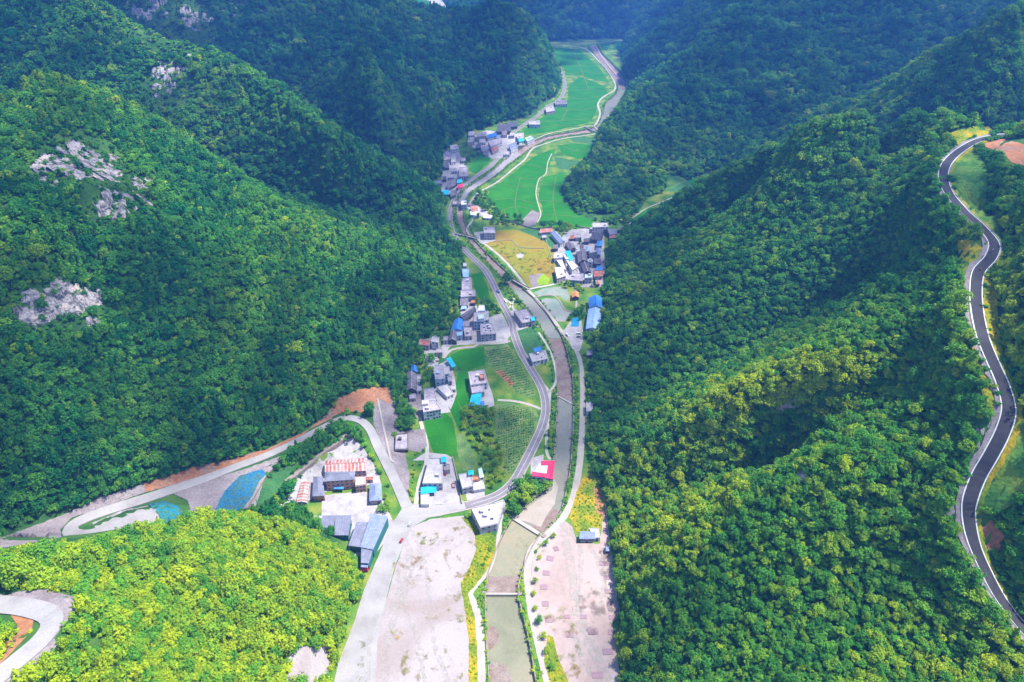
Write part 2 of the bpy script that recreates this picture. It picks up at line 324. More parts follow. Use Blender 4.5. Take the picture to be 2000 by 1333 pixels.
rid = 1-np.abs(vnoise(HG.shape, 26, 5)*.85+vnoise(HG.shape, 13, 6)*.22)*2
far = np.clip((YY-500)/900, 0.35, 1.6)
DR = np.full(HG.shape, 1e9); ZR = np.zeros(HG.shape)
for ln in (ROAD_L, ROAD_R, ROAD_B):
    d, z = dist_to(XX, YY, spline(ln, 2.0), 2.0); m = d < DR; DR[m] = d[m]; ZR[m] = z[m]
nearr = np.where((XX > 60) & (YY < 560), .55, 1.0)
HG = HG + amp*far*nearr*(N1*14+rid*13)*np.clip((DR-10)/30, 0, 1)
pit = ((XX-PIT[0])**2+(YY-PIT[1])**2)/PIT[2]**2; HG = HG-PIT[3]*np.exp(-pit**1.5)
k = np.clip((DR-9)/14, 0, 1); k = k*k*(3-2*k)
HG = np.where(DR < 25, (ZR-.45)*(1-k)+HG*k, HG)
HG = np.where(DR < 8, np.minimum(HG, ZR-.6), HG)
DL, ZL = dist_to(XX, YY, spline(ROAD_L, 2.0), 2.0)
HG = np.where(FLOORMASK, np.where(HG > 4.5, np.where(YY > 2500, 5, 0), 0.0), HG)
HG = np.where(FLOORMASK & (DL < 24), np.maximum(0, ZL-.6-np.maximum(0, DL-8)*.45), HG)
# the river bed is cut into the floor
RIV = [((940,1420),(1060,1420)),((955,1333),(1046,1333)),((951,1250),(1032,1250)),((949,1163),(1012,1163)),((953,1125),(1016,1128)),((968,1080),(1032,1082)),((985,1040),(1050,1050)),((1003,1012),(1062,1040)),
       ((1030,985),(1092,1005)),((1062,955),(1106,955)),((1078,915),(1113,915)),((1085,870),(1117,870)),((1087,820),(1119,820)),((1090,775),(1120,780)),((1089,740),(1118,740)),((1084,700),(1110,700)),
       ((1068,660),(1098,660)),((1048,625),(1080,630)),((1020,590),(1052,592)),((995,560),(1024,566)),((968,528),(994,536)),((940,500),(962,506)),((922,478),(938,482)),((905,455),(918,458)),((893,430),(907,430)),((892,405),(906,405)),
       ((900,383),(910,390)),((912,367),(921,374)),((940,349),(949,356)),((966,330),(975,337)),((990,308),(1000,316)),((1010,295),(1019,303)),((1028,284),(1036,291)),((1062,269),(1066,275)),((1095,262),(1098,268)),((1126,257),(1130,263)),((1148,253),(1154,260)),
       ((1168,244),(1182,248)),((1178,222),(1192,226)),((1184,202),(1206,204)),((1200,188),(1214,190)),((1208,172),(1222,172)),((1196,150),(1214,148)),((1178,128),(1196,126)),((1162,108),(1176,106)),((1150,90),(1164,88))]
RIV_C = [ (P(*a)+P(*b))*.5 for a, b in RIV]; RIV_W = [ (P(*a)-P(*b)).length*.5 for a, b in RIV]
for (a, b, wa, wb) in zip(RIV_C[:-1], RIV_C[1:], RIV_W[:-1], RIV_W[1:]):
    n = max(1, int((b-a).length/3))
    for q in range(n):
        p = a.lerp(b, q/n); ww = wa+(wb-wa)*q/n + 4.0
        i0, i1 = int((p.x-ww-GX0)/GS), int((p.x+ww-GX0)/GS)+2; j0, j1 = int((p.y-ww-GY0)/GS), int((p.y+ww-GY0)/GS)+2
        i0 = max(i0,0); j0 = max(j0,0)
        if j1 <= 0 or i1 <= 0: continue
        sx, sy = XX[j0:j1, i0:i1], YY[j0:j1, i0:i1]; m = np.hypot(sx-p.x, sy-p.y) < ww
        HG[j0:j1, i0:i1][m] = -4.0
def hgt(x, y):
    x = np.asarray(x, float); y = np.asarray(y, float)
    fx = np.clip((x-GX0)/GS, 0, NX-1.001); fy = np.clip((y-GY0)/GS, 0, NY-1.001); ix, iy = fx.astype(int), fy.astype(int); ax, ay = fx-ix, fy-iy
    return (HG[iy, ix]*(1-ax)+HG[iy, ix+1]*ax)*(1-ay)+(HG[iy+1, ix]*(1-ax)+HG[iy+1, ix+1]*ax)*ay
def h1(x, y): return float(hgt(np.array([x]), np.array([y]))[0])
def T(px, py, off=0.0, t0=120.0):
    """the point of the ground seen at a photo pixel"""
    r = ray(px, py); ts = np.arange(t0, 5200, 4.0)
    zz = CAM_H + r.z*ts; hh = hgt(r.x*ts, r.y*ts); hit = np.nonzero(zz <= np.maximum(hh, 0))[0]
    if not len(hit): return None
    b = ts[hit[0]]; a = b-4
    for _ in range(12):
        m = (a+b)/2
        if CAM_H+r.z*m <= max(h1(r.x*m, r.y*m), 0): b = m
        else: a = m
    return Vector((r.x*b, r.y*b, CAM_H+r.z*b+off))
def T_arr(pxs, pys):
    return [T(a, b) for a, b in zip(pxs, pys)]

verts = np.stack([XX, YY, HG], -1).reshape(-1, 3)
idx = np.arange(NX*NY).reshape(NY, NX)
q = np.stack([idx[:-1, :-1], idx[:-1, 1:], idx[1:, 1:], idx[1:, :-1]], -1).reshape(-1, 4)
me = bpy.data.meshes.new('terrain'); me.vertices.add(len(verts)); me.vertices.foreach_set('co', verts.ravel())
me.loops.add(q.size); me.loops.foreach_set('vertex_index', q.ravel().astype(np.int32))
me.polygons.add(len(q)); me.polygons.foreach_set('loop_start', np.arange(0, q.size, 4, dtype=np.int32)); me.polygons.foreach_set('loop_total', np.full(len(q), 4, np.int32))
me.polygons.foreach_set('use_smooth', np.ones(len(q), bool)); me.update(); me.validate()
at = me.attributes.new('floor', 'FLOAT', 'POINT'); at.data.foreach_set('value', FLOORMASK.astype(np.float32).ravel())
terrain = bpy.data.objects.new('terrain', me); COL.objects.link(terrain)
tag(terrain, 'wooded mountain slopes and flat valley floor below the drone', kind='structure')
m, t, b = mat_new('terrain_ground'); n, l = t.nodes, t.links
tc = n.new('ShaderNodeTexCoord')
def _ramp(scale, cols, pos, detail=8):
    nz = n.new('ShaderNodeTexNoise'); nz.inputs['Scale'].default_value = scale; nz.inputs['Detail'].default_value = detail; l.new(tc.outputs['Object'], nz.inputs['Vector'])
    r = n.new('ShaderNodeValToRGB'); e = r.color_ramp.elements; e[0].position, e[1].position = pos[0], pos[-1]; e[0].color = (*cols[0], 1); e[1].color = (*cols[-1], 1)
    for c, p in zip(cols[1:-1], pos[1:-1]): x = e.new(p); x.color = (*c, 1)
    l.new(nz.outputs['Fac'], r.inputs['Fac']); return r.outputs[0]
hillc = _ramp(.06, [(.018,.055,.016), (.03,.085,.02), (.06,.12,.024)], [.3, .5, .7])
flc = _ramp(.05, [(.022,.08,.015), (.05,.13,.02), (.12,.17,.025), (.24,.20,.06)], [.28, .45, .6, .78])
ta = n.new('ShaderNodeAttribute'); ta.attribute_name = 'floor'
mx = n.new('ShaderNodeMix'); mx.data_type = 'RGBA'; l.new(ta.outputs['Fac'], mx.inputs['Factor']); l.new(hillc, mx.inputs['A']); l.new(flc, mx.inputs['B'])
l.new(mx.outputs['Result'], b.inputs['Base Color']); b.inputs['Roughness'].default_value = 1; b.inputs['Specular IOR Level'].default_value = 0.02
bn = n.new('ShaderNodeTexNoise'); bn.inputs['Scale'].default_value = .35; bn.inputs['Detail'].default_value = 5; l.new(tc.outputs['Object'], bn.inputs['Vector'])
bp = n.new('ShaderNodeBump'); bp.inputs['Strength'].default_value = .8; bp.inputs['Distance'].default_value = 1.2; l.new(bn.outputs['Fac'], bp.inputs['Height']); l.new(bp.outputs[0], b.inputs['Normal'])
me.materials.append(m)

# ------------------------------------------------------------------ ribbons and draped sheets
def frames(pts):
    out = []
    for i, p in enumerate(pts):
        d = (pts[min(i+1, len(pts)-1)]-pts[max(i-1, 0)]); d.z = 0
        if d.length < 1e-6: d = Vector((0, 1, 0))
        d.normalize(); out.append(Vector((d.y, -d.x, 0)))     # to the right of travel
    return out
PATHS = []
NOTREE = []       # (kind, data): world polygons and corridors kept clear of trees
def ribbon(name, pts, width, mat, off=0.0, skirt=.6, clear=None, label=None, parent=None, side=0.0, kind='structure', ws=None, step=3.0, jit=0.0):
    c = spline(pts, step); fr = frames(c); V, F = [], []
    for i, (p, r) in enumerate(zip(c, fr)):
        w = width if ws is None else float(np.interp(i/(len(c)-1), np.linspace(0, 1, len(ws)), ws))
        j1 = random.uniform(-jit, jit); j2 = random.uniform(-jit, jit)
        a = p+r*(side-w/2+j1); b = p+r*(side+w/2+j2)
        V += [a+Vector((0, 0, off-skirt)), a+Vector((0, 0, off)), b+Vector((0, 0, off)), b+Vector((0, 0, off-skirt))]
    for i in range(len(c)-1):
        k = i*4
        for s in (0, 1, 2): F.append((k+s, k+s+1, k+s+5, k+s+4))
    o = link_mesh(name, V, F, M[mat] if isinstance(mat, str) else mat, parent)
    if clear: NOTREE.append(('line', c[::2], clear))
    tag(o, label, kind=None if parent else kind); return o
_RP = [(q.x, q.y, q.z) for ln in (ROAD_L, ROAD_R, ROAD_B) for q in spline(ln, 2.0)]; _RP = np.array(_RP)
def near_road(q):
    d = (_RP[:, 0]-q.x)**2+(_RP[:, 1]-q.y)**2; i = int(d.argmin()); return math.sqrt(d[i]), _RP[i, 2]
def resample_poly(px, step, jit):
    out = []
    for i in range(len(px)):
        a = Vector(px[i]); b = Vector(px[(i+1) % len(px)]); n = max(1, int((b-a).length/step))
        for k in range(n):
            q = a.lerp(b, k/n)
            if k: q += Vector((random.uniform(-jit, jit), random.uniform(-jit, jit)))
            out.append(q)
    return out
def sheet(name, px, mat, off=.05, jit=.8, step=7, drape=False, label=None, kind='structure', clear=True, parent=None, z=0.0, bumpy=0.0, inner=None):
    """ground sheet whose outline is measured in photo pixels; flat on the valley floor or draped over a slope"""
    b = resample_poly(px, step, jit); n = len(b); pts = [(q.x, q.y) for q in b]; cs = inner or (8 if drape else 0)
    if cs:
        xs = [q[0] for q in pts]; ys = [q[1] for q in pts]
        gx, gy = np.meshgrid(np.arange(min(xs), max(xs), cs), np.arange(min(ys), max(ys), cs)); ins = in_poly(gx.ravel(), gy.ravel(), pts)
        for x, y in zip(gx.ravel()[ins], gy.ravel()[ins]): pts.append((x+random.uniform(-1, 1), y+random.uniform(-1, 1)))
    res = delaunay_2d_cdt([Vector(p) for p in pts], [(i, (i+1) % n) for i in range(n)], [], 1, 1e-4)
    V = []
    for p in res[0]:
        if drape:
            q = T(p.x, p.y)
            if q is None: q = P(p.x, p.y, 0)
            q = q+Vector((0, 0, off+random.uniform(0, bumpy))); dr, zr = near_road(q)
            if dr < 8: q.z = min(q.z, zr-.12)
        else: q = P(p.x, p.y, z+off); q.z += random.uniform(0, bumpy)
        V.append(q)
    F = [tuple(f) for f in res[2]]
    # upward normals
    F2 = []
    for f in F:
        a, b2, c = V[f[0]], V[f[1]], V[f[2]]
        F2.append(f if (b2-a).cross(c-a).z > 0 else f[::-1])
    o = link_mesh(name, V, F2, M[mat] if isinstance(mat, str) else mat, parent)
    if clear: NOTREE.append(('poly', [P(q[0], q[1]) if not drape else T(q[0], q[1]) for q in px]))
    tag(o, label, kind=None if parent else kind); return o
def px0(lst, z=0.0): return [P(a, b, z) for a, b in lst]

# river: water, gravel, banks with stone walls
def riv_strip(name, i0, i1, mat, z, label, shrink=0.0, kind='structure'):
    A = spline([P(*a) for a, b in RIV[i0:i1+1]], 4); B = spline([P(*b) for a, b in RIV[i0:i1+1]], 4)
    n = 60; A = [A[int(k*(len(A)-1)/n)] for k in range(n+1)]; B = [B[int(k*(len(B)-1)/n)] for k in range(n+1)]
    V, F = [], []
    for a, b in zip(A, B):
        for s in (0, .25, .5, .75, 1): q = a.lerp(b, s); V.append((q.x, q.y, z))
    for k in range(n):
        for s in range(4): F.append((k*5+s, k*5+s+1, k*5+s+6, k*5+s+5))
    o = link_mesh(name, V, F, M[mat]); tag(o, label, kind=kind); return o
riv_strip('river', 0, 3, 'water', -1.9, 'green brown river pool below the lower weir')
riv_strip('river', 3, 7, 'water', -1.4, 'river pool between the two weirs with yellow weed')
riv_strip('river', 7, 13, 'water_grey', -1.2, 'calm grey river stretch beside the red roofed house')
riv_strip('river', 13, 16, 'riverbed', -1.5, 'pink gravel river bed above the upper weir')
riv_strip('river', 16, 19, 'water_grey', -1.2, 'grey green river reach under the bridge')
riv_strip('river', 19, 25, 'riverbed', -1.3, 'dry pink river bed beside the bend of the valley road')
riv_strip('river', 25, 31, 'pebble', -1.5, 'white pebble river bed below the far village')
riv_strip('river', 31, 36, 'riverbed', -1.5, 'stony river channel between the far tracks')
riv_strip('river', 36, 41, 'water_grey', -1.4, 'pale water of the far river bend')
riv_strip('river', 41, len(RIV)-1, 'riverbed', -1.4, 'stony far river bed beside the upper fields')
for s, nm in ((0, 'left'), (1, 'right')):
    E = spline([P(*r[s]) for r in RIV], 4.0); fr = frames(E); sg = -1 if s == 0 else 1
    V, F = [], []
    for p, r in zip(E, fr):
        out = r*sg
        for d, z in ((10.5, .02), (2.0, .06), (.7, .10), (.7, .75), (0, .75), (-.25, -4)): V.append(p+out*d+Vector((0, 0, z)))
    for k in range(len(E)-1):
        for j in range(5):
            f = (k*6+j, k*6+j+1, k*6+j+7, k*6+j+6); F.append(f)
    o = link_mesh('river_bank', V, F, [M['scrub'], M['stone_wall']])
    for p in o.data.polygons: p.material_index = 0 if p.index % 5 < 2 else 1
    tag(o, f'grassy river bank with a low stone wall on the {"road" if s == 0 else "path"} side of the river', kind='structure')
NOTREE.append(('line', spline(RIV_C, 6), 20))

# roads
ROAD_MAIN = [(800,1003),(860,998),(920,986),(972,968),(1003,942),(1025,905),(1045,865),(1060,830),(1066,795),(1058,758),(1036,720),(1016,685),(1003,650),(1000,630),(985,600),(970,570),(958,545),(945,525),(925,506),(906,487),(892,468),(882,450),(878,425),(884,400),(893,380),(903,366),(930,345),(958,325),(974,305),(985,285),(1005,258),(1030,240),(1050,226),(1068,210),(1085,200),(1097,188),(1103,170),(1100,150),(1092,132)]
rm = ribbon('valley_road', px0(ROAD_MAIN), 7.2, 'asphalt', .16, clear=13, label='grey two lane valley road winding up past the villages', ws=[9.5,8,7.4,7.2,7,6.8,6.5,6.5])
for sd in (-1, 1):
    ribbon('kerb', px0(ROAD_MAIN), .7, 'path', .26, side=sd*4.0, parent=rm, ws=[.9,.8,.7,.7])
lp = noise_mat('road_line_paint', [(.62,.60,.62), (.7,.68,.7)], 1, .8); M['paint'] = lp
ribbon('road_marking', px0(ROAD_MAIN[2:30]), .22, 'paint', .168, skirt=0, parent=rm)
sheet('village_road', [(775,1010),(790,985),(800,985),(862,986),(905,978),(910,994),(860,1008),(835,1012),(806,1030),(790,1060),(770,1110),(752,1180),(738,1250),(730,1420),(620,1420),(655,1310),(690,1220),(712,1150),(738,1090),(755,1045),(765,1020)], 'concrete_road', .20, jit=.5, label='wide bleached concrete road running down from the junction')
ribbon('climbing_road', ROAD_L, 7.5, 'concrete_road', .1, skirt=1.6, clear=10, label='pale concrete road climbing left round the hairpin', ws=[9,8,8,7.5,7.5,7.5,7.5,8,9.5,10,9.5,10,15])
rr = ribbon('mountain_road', ROAD_R, 6.0, 'asphalt_new', .1, skirt=1.8, clear=8.0, label='dark new asphalt road snaking along the right hillside')
M['kerb'] = noise_mat('pale_kerb', [(.50,.50,.52), (.66,.65,.66)], .3, .85)
for sd in (-1, 1): ribbon('kerb', ROAD_R, .55, 'kerb', .24, side=sd*3.3, parent=rr, skirt=1.5)
ribbon('hairpin_road', ROAD_B, 9, 'concrete_road', .1, skirt=1.8, clear=11, label='white concrete hairpin at the lower left corner')
for sd in (-1, 1): ribbon('road_verge', ROAD_R, 2.8, 'gravel' if sd > 0 else 'scrub_yel', .04, side=sd*4.9, skirt=2.2, jit=.9, label='narrow rough verge along one edge of the hillside road')
# guard rails: one thing per side, posts and beams
M['rail'] = noise_mat('galvanised_rail', [(.30,.42,.46), (.45,.58,.62)], .4, .5, metal=.3)
def guard_rail(pts, side, label, hgt_=.85, gap=4.0):
    c = spline(pts, gap); fr = frames(c); root = empty('guard_rail', c[0]); tag(root, label, 'guard rail', 'guard rails of the mountain road')
    inv = -c[0]; V, F = [], []
    for p, r in zip(c, fr):
        q = p+r*side+inv
        for dx, dz in ((-.06, hgt_-.35), (-.06, hgt_), (.06, hgt_), (.06, hgt_-.35)): V.append(q+r*dx+Vector((0, 0, dz)))
    for k in range(len(c)-1):
        for j in range(4): F.append((k*4+j, k*4+(j+1) % 4, k*4+4+(j+1) % 4, k*4+4+j))
    link_mesh('beam', V, F, M['rail'], root)
    pm = None
    for i, (p, r) in enumerate(zip(c, fr)):
        if i % 1: continue
        q = p+r*(side+(.12 if side > 0 else -.12))+inv
        if pm is None:
            o = link_mesh('post', [(x, y, z) for z in (-1.2, hgt_+.05) for x, y in ((-.09,-.09),(.09,-.09),(.09,.09),(-.09,.09))], [(0,1,5,4),(1,2,6,5),(2,3,7,6),(3,0,4,7),(4,5,6,7)], M['kerb'], root); pm = o.data
        else: o = bpy.data.objects.new('post', pm); COL.objects.link(o); o.parent = root
        o.location = q
guard_rail(ROAD_R[:10], 3.9, 'silver guard rail on the inner side of the upper road loop')
guard_rail(ROAD_R[:12], -3.9, 'silver guard rail on the valley side of the upper road loop')
guard_rail(ROAD_R[12:17], 3.9, 'silver guard rail along the long straight of the hillside road')
guard_rail(ROAD_R[21:], 3.9, 'blue grey guard rail round the lowest hillside road bend')

NOTREE.append(('poly', [T(a, b) for a, b in [(0,1076),(0,1040),(110,1000),(200,975),(330,950),(470,925),(500,998),(400,1002),(330,1010),(250,1030),(190,1050),(130,1060)]]))
NOTREE.append(('poly', [T(a, b) for a, b in [(1905,278),(2020,268),(2020,350),(1980,340),(1950,318),(1920,300)]]))
# paths
def path(name, pts, wd, mat='white_path', off=.14, label=None, clear=None, z=0, **k):
    PATHS.append((np.array([(q.x, q.y) for q in spline(px0(pts), 1.5)]), wd/2+.9)); return ribbon(name, px0(pts, z), wd, mat, off, label=label, clear=clear or wd/2+2.5, jit=.15, **k)
path('river_path', [(1085,1420),(1070,1333),(1052,1258),(1038,1190),(1031,1130),(1034,1085),(1052,1058),(1080,1034),(1102,1008),(1120,970),(1131,915),(1136,850),(1138,790),(1137,740),(1133,705),(1120,676),(1098,648),(1073,615),(1050,588),(1028,562),(1008,535),(984,508),(956,484),(930,466)], 4.2, 'path', label='long pale path following the right river bank', ws=[5,5.5,5.5,5.5,4.6,4,3.8,3.8,3.6,3.4])
path('river_path', [(938,1420),(940,1333),(936,1240),(924,1180),(916,1160),(930,1142),(950,1120),(962,1095),(970,1060),(976,1038),(977,1022)], 4.0, 'path', label='white path beside the left river bank', ws=[5,5,6,7,4,3,3])
path('far_path', [(925,466),(912,448),(930,420),(918,400),(924,388),(935,376),(952,367),(974,354),(1003,330),(1025,312),(1040,291),(1062,282),(1095,272),(1128,267),(1163,262),(1170,257)], 3.4, 'path', label='pale track curving round the big rice field')
path('far_path', [(992,302),(1018,286),(1040,275),(1073,261),(1106,255),(1146,247),(1158,246),(1170,257)], 3.0, 'path', label='pale embankment track on the far side of the river')
path('far_path', [(1158,248),(1166,240),(1172,222),(1168,204),(1178,190),(1200,176),(1200,160),(1186,138),(1168,118),(1150,100),(1130,92),(1100,90),(1055,90)], 4, 'path', label='pale track along the far edge of the upper rice fields')
path('far_road', [(1045,84),(1100,84),(1160,84),(1228,78)], 5, 'path', label='pale road at the foot of the blue back mountain')
path('far_path', [(1164,90),(1176,112),(1198,140),(1216,158),(1232,168)], 3.2, 'path', label='narrow track on the right bank of the far river')
path('lane', [(812,985),(820,940),(832,905),(834,870),(826,840),(816,805),(806,775)], 3.2, label='narrow white lane from the valley road up past the rice paddy')
path('lane', [(972,782),(995,783),(1020,787),(1046,795),(1056,800)], 3, 'path', label='narrow lane to the twin courtyard house')
path('lane', [(1050,740),(1066,756),(1074,764),(1086,745),(1085,720),(1078,695),(1064,668),(1052,650)], 2.4, label='white footpath from the road down to the river')
path('lane', [(1074,764),(1072,800),(1068,850),(1068,885),(1075,898)], 2.4, label='white footpath ending at the red roofed house')
path('lane', [(1004,578),(1002,592),(990,606)], 2, label='short white path below the road by the gravel river bed')
path('lane', [(972,578),(995,590),(1004,606)], 2.2, label='curved white path above the riverside house')
path('lane', [(866,700),(880,685),(900,680),(925,678),(935,672),(960,672),(985,670),(996,666)], 3.4, 'path', label='concrete lane below the blue roofed farmhouse')
path('lane', [(896,512),(905,530),(912,560),(920,580),(930,600),(932,612)], 2.4, label='white lane behind the terrace of houses')
path('lane', [(1028,566),(1060,560),(1080,556),(1104,548)], 3.2, label='white causeway to the old village')
path('field_path', [(1050,435),(1056,418),(1050,395),(1047,375),(1053,350),(1066,340),(1070,318),(1078,300)], 1.7, 'path', label='thin winding path across the big rice field', clear=1)
path('side_path', [(1232,428),(1262,408),(1300,392),(1340,374),(1380,368)], 2.4, 'path', label='pale track into the side valley fields')

# sheets on the valley floor
sheet('gravel_lot', [(800,1032),(840,1014),(905,1008),(936,1040),(942,1075),(926,1110),(912,1150),(918,1200),(926,1260),(928,1420),(724,1420),(738,1250),(752,1180),(772,1110),(790,1060)], 'lot', .14, label='empty bleached gravel lot with dry weeds')
sheet('weed_strip', [(900,1010),(940,1022),(970,1050),(966,1090),(948,1118),(930,1142),(914,1160),(926,1200),(932,1260),(934,1420),(914,1420),(916,1250),(906,1180),(900,1140),(916,1110),(930,1075),(928,1045)], 'scrub_yel', .26, label='yellow flowering weed strip between lot and path')
sheet('camp_lot', [(1078,1046),(1104,1018),(1118,1030),(1128,1062),(1172,1062),(1178,1000),(1190,985),(1194,1060),(1204,1150),(1212,1230),(1216,1300),(1190,1420),(1092,1420),(1074,1333),(1054,1258),(1044,1190),(1038,1130),(1040,1085)], 'lot_red', .12, label='pink gravel camping lot with tent platforms')
sheet('meadow', [(1112,1010),(1126,960),(1140,930),(1165,940),(1186,970),(1178,1010),(1170,1046),(1140,1046),(1126,1038)], 'scrub_yel', .16, label='small yellow meadow beside the riverside path')
sheet('meadow', [(1088,1420),(1074,1333),(1062,1290),(1070,1240),(1080,1245),(1092,1290),(1110,1333),(1120,1420)], 'scrub_yel', .18, label='yellow weed patch on the camping lot')
sheet('dirt_patch', [(1160,950),(1182,960),(1188,985),(1178,1010),(1164,1000)], 'red_earth', .22, label='bare orange earth patch at the foot of the hill')
sheet('sand_bank', [(1004,1012),(1040,985),(1078,958),(1082,935),(1090,950),(1084,985),(1066,1010),(1056,1030)], 'sand', -.9, label='white sand bank above the diagonal weir', clear=False)
sheet('river_shoal', [(1030,1000),(1075,990),(1092,1000),(1062,1044),(1040,1028)], 'riverbed', -.98, label='pink gravel shoal at the diagonal weir', clear=False)
sheet('river_weed', [(1012,1050),(1045,1062),(1030,1090),(1018,1125),(1006,1140),(996,1118),(1004,1080)], 'weeds', -1.1, jit=2.5, label='yellow green weed in the river pool', clear=False)
sheet('river_shoal', [(955,1126),(1014,1126),(1012,1158),(950,1158)], 'riverbed', -1.0, label='gravel shoal above the lower weir', clear=False)
sheet('river_shoal', [(950,1230),(968,1222),(975,1240),(970,1260),(955,1270)], 'riverbed', -1.75, jit=2, label='small brown shoal in the lower pool', clear=False)
sheet('river_shoal', [(957,1290),(990,1300),(1010,1345),(1000,1420),(955,1420)], 'riverbed', -1.78, jit=2, label='brown gravel shoal at the bottom of the river', clear=False)
sheet('dry_meadow', [(944,480),(960,452),(1000,448),(1050,452),(1078,470),(1088,500),(1084,530),(1072,548),(1052,560),(1034,562),(1012,532),(985,505)], 'dryfield', .06, label='dry orange meadow beside the old village')
sheet('bare_patch', [(1032,538),(1060,534),(1062,556),(1040,562)], 'gravel', .12, label='grey ground plot at the corner of the dry meadow')
sheet('pale_patch', [(1008,498),(1016,495),(1024,498),(1020,504),(1010,504)], 'concrete', .12, label='round pale patch in the dry meadow')
sheet('ripe_paddy', [(1048,548),(1062,534),(1074,545),(1070,556),(1054,558)], 'rice_yel', .18, label='small lime yellow paddy beside the dry meadow')
RICE = [
 ([(826,812),(868,806),(884,820),(892,860),(892,888),(872,894),(850,892),(838,862)], 'bright green rice paddy below the big balcony house'),
 ([(868,776),(888,770),(900,800),(906,840),(898,846),(884,812)], 'narrow green paddy strip between two houses'),
 ([(880,694),(900,684),(945,678),(948,712),(912,726),(900,722),(884,706)], 'green paddy below the lane and the blue shed'),
 ([(896,726),(914,728),(916,790),(900,796),(888,760)], 'dark green paddy behind the twin courtyard house'),
 ([(922,536),(940,534),(950,556),(958,584),(936,584),(926,560)], 'emerald paddy beside the valley road bend'),
 ([(960,372),(1000,340),(1040,308),(1078,292),(1086,290),(1078,310),(1070,330),(1052,352),(1048,378),(1054,408),(1046,434),(1000,428),(984,415),(962,400),(948,385)], 'huge bright rice field west of the winding path'),
 ([(1052,378),(1062,346),(1098,338),(1110,345),(1100,372),(1118,410),(1140,424),(1160,430),(1150,446),(1090,444),(1052,436),(1060,412)], 'big rice field east of the winding path'),
 ([(1090,284),(1120,280),(1160,284),(1162,296),(1132,312),(1096,300)], 'light green field under the far track'),
 ([(1018,258),(1040,242),(1062,228),(1084,212),(1110,196),(1110,170),(1130,150),(1160,160),(1182,170),(1188,184),(1168,200),(1162,225),(1150,240),(1100,252),(1050,262),(1022,264)], 'upper rice fields between the road and the river'),
 ([(1058,94),(1098,94),(1130,97),(1158,120),(1180,145),(1190,162),(1160,156),(1128,146),(1106,148),(1100,130),(1080,112)], 'farthest rice field narrowing to the back road'),
 ([(1174,86),(1192,86),(1186,100),(1174,96)], 'tiny far field between two tracks'),
 ([(1196,82),(1222,76),(1212,96),(1198,98)], 'pale far field at the foot of the back mountain'),
 ([(922,318),(940,300),(962,302),(956,316),(930,340),(918,334)], 'green paddy inside the far village bend'),
 ([(1340,354),(1372,344),(1408,342),(1400,360),(1366,370)], 'side valley field shining green'),
 ([(1308,384),(1330,374),(1350,386),(1330,396),(1300,400)], 'small lower side valley field'),
 ([(1232,432),(1262,408),(1276,404),(1268,424),(1242,446)], 'green field behind the old village'),
 ([(1144,815),(1156,815),(1158,842),(1146,846)], 'small green plot below the riverside hut'),
]
for px, lb in RICE: sheet('rice_field', px, 'rice', .10, jit=.6, label=lb)
CORN = [([(946,678),(992,672),(1010,700),(1030,735),(1046,765),(1046,780),(1010,770),(985,740),(955,712)], 'corn', 'striped corn terraces beside the valley road'),
 ([(968,790),(1000,788),(1046,800),(1052,812),(1044,842),(1028,876),(1010,910),(990,930),(984,890),(966,850)], 'corn', 'grey green corn plot inside the road bend'),
 ([(1010,640),(1040,640),(1064,680),(1056,700),(1034,700),(1018,670)], 'corn_dark', 'dark vegetable plot between road and river'),
 ([(888,860),(900,845),(924,880),(930,915),(905,920),(896,895)], 'corn', 'dry corn plot behind the paired blue cabins'),
 ([(1082,306),(1130,316),(1150,322),(1120,334),(1090,330)], 'corn_dark', 'dark crop strip inside the rice fields'),
 ([(1110,268),(1160,268),(1166,282),(1120,278)], 'corn_dark', 'dark crop strip under the far track'),
 ([(1010,448),(1050,446),(1090,470),(1084,490),(1060,470)], 'corn_dark', 'vegetable plot at the top of the dry meadow'),
 ([(1306,352),(1340,350),(1372,372),(1330,376),(1300,372)], 'corn_dark', 'grey green side valley plot')]
for px, mt, lb in CORN: sheet('crop_field', px, mt, .09, jit=.6, label=lb, bumpy=.0)
sheet('dirt_patch', [(968,726),(980,722),(1006,750),(998,756)], 'red_earth', .14, label='brown bare terrace in the corn field')
sheet('dirt_patch', [(1020,430),(1040,410),(1054,418),(1046,440),(1026,444)], 'gravel', .14, label='brown stony wedge at the end of the rice field')
